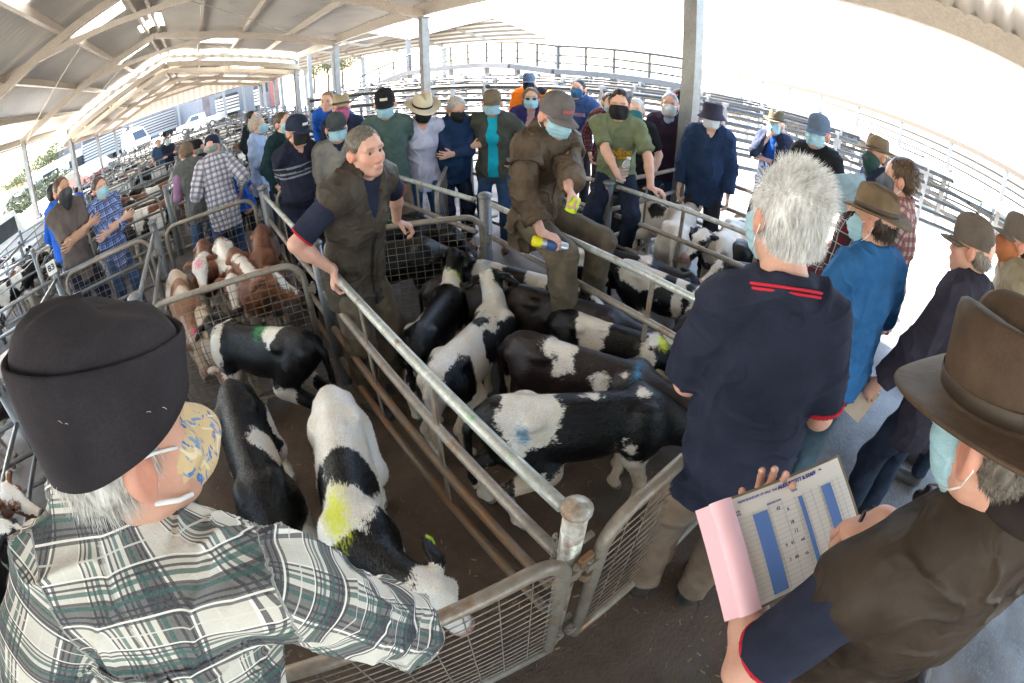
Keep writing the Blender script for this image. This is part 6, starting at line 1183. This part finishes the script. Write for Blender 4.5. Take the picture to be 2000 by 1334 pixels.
# lettering on chests: laid on the cloth as printed ink
def chest_print(person_obj, garment, lines, info, width, height, zc, mat, name='print'):
    """lines: text set on the chest, pushed onto the cloth by casting it back at the garment"""
    from mathutils.bvhtree import BVHTree
    me = garment.data; bt = BVHTree.FromPolygons([v.co[:] for v in me.vertices], [p.vertices[:] for p in me.polygons]); s_ = info.get('s', 1)
    u, fx, sx, P = info['u'], info['fx'], info['sx'], info['P']; o = MB(); F = []
    for txt, size, x0, z0, sp, bold in lines:
        c = bpy.data.curves.new('t', 'FONT'); c.body = txt; c.size = size; c.align_x = 'CENTER'; c.align_y = 'CENTER'; c.offset = bold; c.space_character = sp; c.resolution_u = 2
        t_ = bpy.data.objects.new('t', c); C0.objects.link(t_); m = bpy.data.meshes.new_from_object(t_.evaluated_get(bpy.context.evaluated_depsgraph_get())); bpy.data.objects.remove(t_)
        import bmesh
        bm = bmesh.new(); bm.from_mesh(m); bmesh.ops.triangulate(bm, faces=bm.faces[:]); bmesh.ops.subdivide_edges(bm, edges=[e for e in bm.edges if e.calc_length() > .012], cuts=2, use_grid_fill=False); bmesh.ops.triangulate(bm, faces=bm.faces[:]); bm.to_mesh(m); bm.free()
        V = []; ok = True
        for v in m.vertices:
            p = P + u * (zc + z0 + v.co.y) - sx * (x0 + v.co.x); src = Vector((p + fx * .4) * s_); hit = bt.ray_cast(src, Vector(-fx)); V.append(np.array(hit[0]) + fx * .0022 if hit[0] else p + fx * .1)
        if len(m.polygons): o.raw(np.array(V), (), [list(p.vertices) for p in m.polygons])
        bpy.data.meshes.remove(m)
    return o.build(name, mat, person_obj)
def find(o, nm): return [c for c in o.children if c.name.split('.')[0] == nm][0]
gi['s'] = 1.03; chest_print(GT, find(GT, 't_shirt'), [('GREN', .060, -.062, 0, .95, .003), ('DE', .060, .088, 0, .95, .003), ('l', .075, .030, .006, 1, .012), ('_', .075, -.09, -.016, 1, .012), ('_', .075, -.045, -.016, 1, .012), ('_', .075, 0, -.016, 1, .012), ('_', .075, .045, -.016, 1, .012), ('_', .075, .09, -.016, 1, .012)], gi, .2, .1, .27, plain('print_gold', (.66, .34, .01), .8, 0, .1))
HVo, hvi = HV; hvi['s'] = float(np.linalg.norm(np.array(find(HVo, 'body').dimensions))) and 1.0
sc_ = max(v.co.z for v in find(HVo, 'body').data.vertices) / 1.745; hvi['s'] = sc_
chest_print(HVo, find(HVo, 'hoodie'), [('MEMBERS', .058, 0, 0, .95, .0015)], hvi, .2, .1, .36, plain('print_dusty_pink', (.42, .20, .26), .8, 0, .1))
# --- things in their hands
def held(name, label, cat, loc, build):
    e = empty(name, loc); tag(e, label, cat); build(e); return e
def axis_frame(d):
    d = nrm(d); x = nrm(np.cross(d, A(.3, .2, 1))); return np.stack([x, np.cross(d, x), d], 1)
def lathe_obj(name, prof, mat, par, R, n=20):
    o = MB(); o.grid(ringgrid(prof, n, lambda t, r, z, i: R @ A(r * math.cos(t), r * math.sin(t), z)), True); return o.build(name, mat, par, True)
g_ = gi['arms']['R']; hp_ = gi['toW'](g_[2] + g_[3] * .085 + g_[4] * .035); Rb = axis_frame(A(.35, -.1, 1))
def clear_plastic():
    m, t, b = newmat('clear_plastic', (.85, .88, .9), .12); b.inputs['Transmission Weight'].default_value = .75; b.inputs['IOR'].default_value = 1.2; return m
CLEAR = clear_plastic()
held('drink_bottle', 'clear drink bottle in the hand of the slogan t-shirt man', 'bottle', hp_, lambda e: (lathe_obj('bottle_body', [(.001, -.09), (.030, -.09), (.034, -.08), (.034, .06), (.030, .085), (.016, .11), (.015, .125)], CLEAR, e, Rb), lathe_obj('bottle_cap', [(.017, .118), (.017, .138), (.001, .139)], plain('cap_pale', (.6, .65, .7), .4), e, Rb)))
g_ = ci['arms']['R']; hp_ = ci['toW'](g_[2] + g_[3] * .07 + g_[4] * .05); Rb = axis_frame(A(-.75, .45, .25))
held('spray_can', 'yellow topped paint spray can under the brown coat man right hand', 'spray can', hp_, lambda e: (lathe_obj('can_body', [(.001, -.10), (.030, -.10), (.031, -.095), (.031, .05), (.026, .06)], plain('can_silver', (.42, .45, .50), .3, .6), e, Rb), lathe_obj('can_label', [(.0314, -.055), (.0318, -.05), (.0318, .02), (.0314, .025)], plain('can_blue', (.04, .10, .28), .5), e, Rb), lathe_obj('can_lid', [(.031, .052), (.0315, .056), (.0315, .095), (.027, .102), (.001, .103)], plain('lid_yellow', (.75, .68, .01), .5), e, Rb)))
g_ = ci['arms']['L']; hp_ = ci['toW'](g_[2] + g_[3] * .09 + g_[4] * .038); Rb = axis_frame(A(.3, -.2, 1))
held('lime_cap', 'lime yellow spray can lid held in the brown coat man left hand', 'lid', hp_, lambda e: (lathe_obj('lid_shell', [(.001, .055), (.026, .054), (.031, .045), (.032, -.03), (.029, -.032), (.027, .04), (.001, .045)], plain('lid_lime', (.55, .75, .01), .5), e, Rb), lathe_obj('lid_rib', [(.0322, -.004), (.0335, -.002), (.0335, .006), (.0322, .008)], plain('lid_lime', (.55, .75, .01), .5), e, Rb)))
# --- the white haired man in the navy polo
WM, wi = person('white haired man in navy polo with red trim seen from behind, nearest the right gate', (1.10, .265), 56, 1.105, h=.0045, skin='ruddy', lean=3, side=-4, tops=[T('polo_shirt', NAVY, th=.012, sleeve=.86, collar=.021, hem=.10, sl_loose=.006)], trims=[('cuff', RED, .865, .011, .0725), ('ring', 'collar_trim', RED, .1000, .0036, .018, .42), ('ring', 'collar_trim', RED, .1015, .0036, .007, .42)], legs=dict(name='trousers', mat=KHAKI, th=.018), boots=LEAD, hair=('fluffy', WHH, 16000), mask=('surgical', MSK), head=(-16, -6, 0), belly=.02, fold=.009, shoulders=.140, headscale=1.0, neck=.180,
            armR=dict(l=(.16, .26, 1.14), pole=(.2, -1, -.3), pn=(-1, 0, -.5), curl=.7), armL=dict(l=(-.14, .33, 1.10), pole=(-.3, -1, -.2), pn=(1, 0, -.3), curl=.7))
# --- the man in the beanie and the green check shirt, leaning over the near gate
bh = at(240, 852, .645); bN = at(222, 1010, .75)
BM, bi_ = person('man in charcoal fleece beanie, floral mask and green and white check shirt, nearest the camera', (-.42, .10), 4, 1.0, h=.0042, skin='ruddy', J=dict(P=A(-.43, .20, 1.14), N=bN, H=bh, SR=at(560, 1150, .71), SL=at(118, 1150, .77), ER=at(768, 1222, .95), EL=at(70, 1400, .95)), tops=[T('check_shirt', PB, th=.022, sleeve=1.16, collar=.024, hem=.10, sl_loose=.012, cuff=.03, amp=.013)], trims=[('ring', 'collar', PB, .086, .020, .045, .30)], legs=DJEAN, boots=LEAD, hair=('fringe', (.60, .58, .55), 5000), mask=None, head=(58, -13, 0), belly=.0, brow=(.4, .38, .35),
            armR=dict(w=at(700, 1245, 1.15), hd=(-.3, .5, -.6), pn=(0, 0, -1), curl=.6), armL=dict(w=at(330, 1420, 1.1), pn=(0, 0, -1), curl=.6))
def beanie(par, H, HR, mat):
    o = MB(); n = 72
    def P(t, r, z, i):
        c, s_ = math.cos(t), math.sin(t); wv = 1 + .012 * math.sin(3 * t + 1) + .008 * math.sin(7 * t)
        return H + HR @ A(c * .0905 * r * wv, s_ * .1115 * r * wv - .006, z + (.034 * max(0, s_) - .030 * max(0, -s_)) * (max(0, 1 - max(0, z) / .13)) - (.016 * s_ if z > .1 else .016 * s_ * max(0, z) / .1))
    cuff = [(.985, .026), (1.0, .016), (1.035, .018), (1.055, .04), (1.075, .070), (1.10, .098), (1.11, .114), (1.10, .123), (1.07, .124), (1.04, .116), (1.0, .10)]
    o.grid(ringgrid(cuff, n, P), True); cu_ = o.build('beanie_cuff', mat, None, True); o = MB()
    def Q(t, r, z, i):
        p = P(t, r, z, i); c, s_ = math.cos(t), math.sin(t); q_ = min(1, max(0, (z - .11) / .05)); return p + HR @ A(0, 0, .004 * q_ * math.sin(9 * c * r + 2 * s_))
    o.grid(ringgrid([(1.0, .08), (1.02, .112), (1.0, .124), (.94, .136), (.83, .148), (.66, .157), (.44, .162), (.2, .164), (.01, .165)], n, Q), True); bn = o.build('beanie', mat, par, True); cu_.parent = bn
    q = np.random.RandomState(3); o = MB()
    for k in range(16):
        t = q.uniform(0, 6.28); z = q.uniform(.03, .095); p = P(t, 1.112, z, 0); d1 = HR @ A(-math.sin(t), math.cos(t), q.uniform(-1, 1)); l = q.uniform(.003, .008); o.tube([p, p + d1 * l * .5 + HR @ A(0, 0, .001), p + d1 * l], .00035, 4)
    tag(o.build('lint', plain('lint', (.5, .46, .4), .9), bn), kind='stuff')
beanie(BM, bi_['H'], bi_['HR'], FLEECEH)
def cloth_mask(par, H, HR, mat):
    hq = lambda x, y, z: H + HR @ A(x, y, z); g = Vol()
    g.ell(hq(0, .034, -.05), (.062, .076, .082), HR, k=.03); g.cap(hq(0, .088, .000), hq(0, .118, -.04), .012, .018, .03)
    for q_ in (-1, 1): g.ell(hq(q_ * .040, .060, -.034), (.032, .032, .033), HR / 1.07, k=.02); g.cap(hq(0, .112, -.05), hq(0, .09, -.10), .024, .022, .035)
    V, Q = g.mesh(.004, [(hq(0, 0, -.006), HR @ nrm((0, -.30, 1))), (hq(0, .044, 0), HR @ nrm((0, -1, .15))), (hq(0, 0, -.122), HR @ nrm((0, .25, -1)))]); um = (V - H) @ HR; nn = vnormals(V, Q)
    V = V + nn * (.0035 * np.sin(um[:, 2] * 150 + 3 * np.sin(um[:, 1] * 60)) * np.clip((.075 - um[:, 1]) / .04, 0, 1) + .003 * (vnoise(V * 45, 2) - .5))[:, None]; m = link('face_mask', mkmesh('face_mask', V, Q), mat, par)
    for q_ in (-1, 1):
        for pts in ([(.062, .050, -.012), (.073, .015, .004), (.086, -.016, .016)], [(.056, .050, -.085), (.068, .025, -.072), (.080, -.010, -.048)]):
            o = MB(); o.tube([hq(q_ * x, y, z) for x, y, z in pts], .0022 if pts[0][2] > -.05 else .0036, 8); o.build('ear_loop', M_loop, m, True)
cloth_mask(BM, bi_['H'], bi_['HR'], FLOR)
# --- the man in the brown hat with the order pad
hH = at(1950, 832, .72); hN = at(1985, 985, .82)
HM, hi_ = person('man in brown hat and dark vest writing on an order pad, at the right edge', (.66, -.36), 24, 1.0, h=.0042, skin='ruddy', J=dict(P=A(.66, -.36, 1.0), N=hN, H=hH, SL=at(1668, 1150, .82), SR=at(2010, 1075, 1.05), EL=at(1450, 1310, 1.0), ER=at(1830, 1080, 1.05)), tops=[T('polo_shirt', NAVY, th=.016, sleeve=.72, collar=.0, hem=.02, sl_loose=.010), T('vest', cloth('dark_brown_vest', (.034, .024, .017), .5, .25, .5, 300, ((.070, .050, .036), .55)), th=.034, sleeve=0, hem=.16, amp=.008)], trims=[('cuff', RED, .725, .008, .080), ('ring', 'vest_collar', BRNF, .094, .030, .020, .42)], legs=dict(name='trousers', mat=OILT, th=.02), boots=LEAD, hat=('brim', FELTB, dict(brim=.074, ch=.108, curl=.018, dip=.014, n=80, pinch=.034, tilt=-4, cr=.004)), hair=('buzz', (.16, .14, .12), 3500), mask=('surgical', MSK), head=(20, -14, -13),
            armL=dict(w=at(1478, 1035, 1.075), hd=tuple(at(1530, 905, 1.045) - at(1478, 1035, 1.075)), pnw=tuple(-ray(1500, 960)), curl=.55), armR=dict(w=at(1725, 1010, 1.03), hd=(-.55, .45, -.25), pnw=(-.2, -.3, -1), curl=.9))
# order pad: a real pad lying tilted in the hands
pc = at(1535, 1050, 1.00); pn_ = nrm(A(-.25, -.33, 1)); 
def onpad(px, py):
    d = ray(px, py); return CAMP + d * (((pc - CAMP) @ pn_) / (d @ pn_))
c1, c2, c3, c4 = onpad(1390, 990), onpad(1612, 903), onpad(1712, 1060), onpad(1468, 1190)
ex = nrm((c2 - c1) + (c3 - c4)); ey = nrm(np.cross(pn_, ex)); wd = (np.linalg.norm(c2 - c1) + np.linalg.norm(c3 - c4)) / 2; hg = (abs((c1 - c4) @ ey) + abs((c2 - c3) @ ey)) / 2; po = (c1 + c2 + c3 + c4) / 4
pad = empty('order_pad', po); tag(pad, 'open order pad with blue columns and pink rolled back sheet', 'order pad'); PR = np.stack([ex, ey, pn_], 1)
def pl_(x, y, z=0): return PR @ A(x * wd / 2, y * hg / 2, z)
o = MB(); o.box((0, 0, -.006), (wd / 2 + .012, hg / 2 + .006, .0025), None); ob = o.build('backing_board', plain('cardboard', (.22, .17, .12), .8), pad, False, None, lambda V: V @ PR.T)
o = MB(); gr = np.array([[PR @ A(wd / 2 * x, hg / 2 * y, .0012 * math.sin(2.5 * x) + .001 * y) for x in np.linspace(-1, 1, 15)] for y in np.linspace(-1, 1, 11)]); o.grid(gr); o.grid(gr - pn_ * .0035, flip=True); o.build('paper', plain('paper', (.74, .72, .68), .8, 0, .04, 3), pad, True)
o = MB()
for k in range(18): y = .60 - k * .088; o.box((0, y * hg / 2, .0030), (wd / 2 * .97, .00022, .0002))
for x in (-.88, -.58, -.34, -.14, .06, .22, .36, .50, .76, .86): o.box((x * wd / 2, -.15 * hg / 2, .0030), (.00018, hg / 2 * .80, .0002))
o.build('ruling', plain('ruling_ink', (.25, .28, .36), .8), pad, False, None, lambda V: V @ PR.T)
for x, w2 in ((-.49, .072), (.155, .022), (.625, .058)):
    o = MB(); o.box((x * wd / 2, -.16 * hg / 2, .0034), (w2 * wd / 2 * 1.5, hg / 2 * .76, .0002)); o.build('blue_column', plain('column_blue', (.10, .20, .50), .8, 0, .06), pad, False, None, lambda V: V @ PR.T)
def pad_text(txt, size, x, y, mat, bold=0, rot_=0):
    M4 = Matrix(np.block([[PR, pl_(x, y, .0036)[:, None]], [np.zeros((1, 3)), np.ones((1, 1))]]).tolist()); text_mesh(txt, size, mat, pad, M4, 'lettering', bold)
BINK = plain('blue_ink', (.05, .07, .30), .7, 0, 0)
pad_text('ALEX SCOTT & STAFF', .0115, .20, .90, BINK, .0005); pad_text('MEMORANDUM OF SALE  Sold to', .0075, -.42, .90, BINK); pad_text('VENDOR\nADDRESS', .0062, -.82, .72, BINK); pad_text('DATE', .0065, .10, .74, BINK); pad_text('DESCRIPTION', .006, -.25, .68, BINK); pad_text('No.', .0065, .62, .92, BINK)
for k, (tx, x, y) in enumerate([('42', -.22, .54), ('6', -.08, .46), ('9   41', -.20, -.16), ('ml', .0, -.18), ('7   40', -.20, -.44), ('16', .0, -.46), ('18', -.08, .20), ('12', -.06, .02)]): pad_text(tx, .0105, x, y, plain('pen_ink', (.03, .04, .12), .7, 0, 0))
o = MB(); rr = .017
prof = [(-1.0, 0, .002)]; G2 = []
for y in np.linspace(-1.02, 1.02, 9):
    row = []
    for t in np.linspace(0, math.pi * 1.55, 16): row.append(PR @ A(-wd / 2 - rr * math.sin(t) * 1.5, hg / 2 * y, .002 + rr * (1 - math.cos(t)) * (1 - .2 * t / 5)) )
    G2.append(row)
G2 = np.array(G2); o.grid(G2); o.build('rolled_sheet', plain('pink_paper', (.80, .50, .56), .75, 0, .05, 4), pad, True)
o = MB(); G3 = np.array([[PR @ A(-wd / 2 - .047 + .05 * q_, hg / 2 * y * 1.01, -.002 + .022 * math.sin(q_ * 1.5)) for q_ in np.linspace(0, 1, 8)] for y in np.linspace(-1, 1, 7)]); o.grid(G3); o.grid(G3 - pn_ * .002, flip=True); o.build('pink_sheet', plain('pink_paper', (.80, .50, .56), .75, 0, .05, 4), pad, True)
for y in (.25, -.35): o = MB(); o.tube([pl_(-.93, y, .002), pl_(-.93, y, .0042)], .0035, 12); o.build('punch_hole', plain('hole_rust', (.09, .05, .03), .8), pad)
# pen
g_ = hi_['arms']['R']; hp_ = hi_['toW'](g_[2] + g_[3] * .085 + g_[4] * .030); Rb = axis_frame(A(.35, .15, .8))
held('pen', 'clear ballpoint pen in the writing hand over the order pad', 'pen', hp_, lambda e: (lathe_obj('barrel', [(.001, -.075), (.0015, -.072), (.0042, -.055), (.0042, .06), (.0045, .065)], CLEAR, e, Rb, 12), lathe_obj('pen_cap', [(.0046, .035), (.0052, .036), (.0052, .072), (.002, .076), (.0005, .076)], plain('pen_black', (.02, .02, .025), .3), e, Rb, 12)))
# catalogue held by the man in the navy jacket
po5, i5 = P5; g_ = i5['arms']['L']; hp_ = i5['toW'](g_[2] + g_[3] * .10 + g_[4] * .03); Rb = axis_frame(g_[3] * .2 + A(-.35, .2, -.9))
def catalog(e):
    for k in range(5):
        o = MB(); a_ = (k - 2) * .10; r3 = Rb @ rot((0, 1, 0), math.degrees(a_)); o.box((0, 0, .05), (.003, .055, .095), None); o.build('pages' if 0 < k < 4 else 'cover', plain('paper', (.74, .72, .68), .8, 0, .04, 3) if 0 < k < 4 else plain('cover_tan', (.42, .34, .26), .8), e, False, None, lambda V: V @ r3.T)
held('catalogue', 'folded sale catalogue in the hand of the navy jacket man', 'booklet', hp_, catalog)
# stripes knitted into the navy jumper
jo = JUMP.parent; jm = JUMP.data
def stripes_on(ob, bands, mat):
    V = np.array([v.co[:] for v in ob.data.vertices]); zt = V[:, 2].max(); Q = [p.vertices[:] for p in ob.data.polygons if len(p.vertices) == 4]; n = np.array([v.normal[:] for v in ob.data.vertices]); o = MB(); sel = []
    for q_ in Q:
        c = V[list(q_)].mean(0)
        if abs(c[0]) < .24 and any(lo < zt - c[2] < hi for lo, hi in bands): sel.append(q_)
    o.raw(V + n * .0025, sel); return o.build('stripe', mat, ob.parent, True)
stripes_on(JUMP, [(.245, .262), (.30, .312), (.335, .352)], cloth('stripe_grey', (.20, .20, .22)))

# --- sewn details: pockets, plackets, yokes, pleats
def sewn(ob, info, s_, fn, off, mat, name):
    V = np.array([v.co[:] for v in ob.data.vertices]); n = np.array([v.normal[:] for v in ob.data.vertices]); r = V / s_ - info['P']; a, b, c = r @ info['sx'], r @ info['u'], r @ info['fx']
    k = fn(a, b, c); Q = [p.vertices[:] for p in ob.data.polygons if len(p.vertices) == 4 and all(k[i] for i in p.vertices)]
    if len(Q) < 3: return None
    Q = np.array(Q); ids, inv = np.unique(Q.ravel(), return_inverse=True); o = MB(); m = len(ids); Q2 = inv.reshape(Q.shape); o.raw(np.vstack([V[ids] + n[ids] * off, V[ids] - n[ids] * .002]), Q2)
    from collections import Counter
    ed = Counter(); dr = {}
    for q_ in Q2:
        for i in range(4): x, y = q_[i], q_[(i + 1) % 4]; ed[(min(x, y), max(x, y))] += 1; dr[(min(x, y), max(x, y))] = (x, y)
    o.Q.append(np.array([[dr[e][1], dr[e][0], dr[e][0] + m, dr[e][1] + m] for e, n_ in ed.items() if n_ == 1])); at_ = None
    if 'puv' in ob.data.attributes:
        buf = np.zeros(len(V) * 3, np.float32); ob.data.attributes['puv'].data.foreach_get('vector', buf); pv = buf.reshape(-1, 3)[ids]; at_ = {'puv': np.vstack([pv, pv])}
    return o.build(name, mat, ob, True, at_)
SEAM = cloth('seam_dark', (.020, .016, .013)); SEAMB = cloth('seam_blue', (.010, .085, .26)); vs = max(v.co.z for v in find(VM, 'body').data.vertices) / (vi['H'][2] + .12)
vv = find(VM, 'vest')
for sg in (-1, 1):
    sewn(vv, vi, vs, lambda a, b, c: (c > 0) & (np.abs(a - sg * .082) < .046) & (b > .20) & (b < .31), .005, OILV, 'pocket'); sewn(vv, vi, vs, lambda a, b, c: (c > 0) & (np.abs(a - sg * .082) < .050) & (b > .295) & (b < .33), .008, OILV, 'pocket_flap'); sewn(vv, vi, vs, lambda a, b, c: (c > 0) & (np.abs(a - sg * .095) < .060) & (b > -.06) & (b < .10), .005, OILV, 'pocket')
sewn(vv, vi, vs, lambda a, b, c: (c > 0) & (np.abs(a) < .013) & (b < .27), .006, SEAM, 'placket')
cs = max(v.co.z for v in find(CM, 'cap').data.vertices) / (ci['H'][2] + .13); cc = find(CM, 'coat')
for sg in (-1, 1): sewn(cc, ci, 1.0, lambda a, b, c: (c > 0) & (np.abs(a - sg * .10) < .062) & (b > .02) & (b < .14), .006, OIL, 'pocket')
sewn(cc, ci, 1.0, lambda a, b, c: (c > 0) & (np.abs(a + .02) < .020) & (b < .36), .007, OIL, 'placket')
bsh = [o for o in bpy.data.objects if o.type == 'MESH' and o.data.materials and o.data.materials[0] == BSH][0]
cs1 = find(BM, 'check_shirt'); sewn(cs1, bi_, 1.0, lambda a, b, c: (c < 0) & (np.abs(a - .008) < .0055) & (b < .43), .002, SEAM, 'pleat'); sewn(cs1, bi_, 1.0, lambda a, b, c: (c < 0) & (np.abs(a) < .17) & (b > .430) & (b < .438), .003, PB, 'yoke')
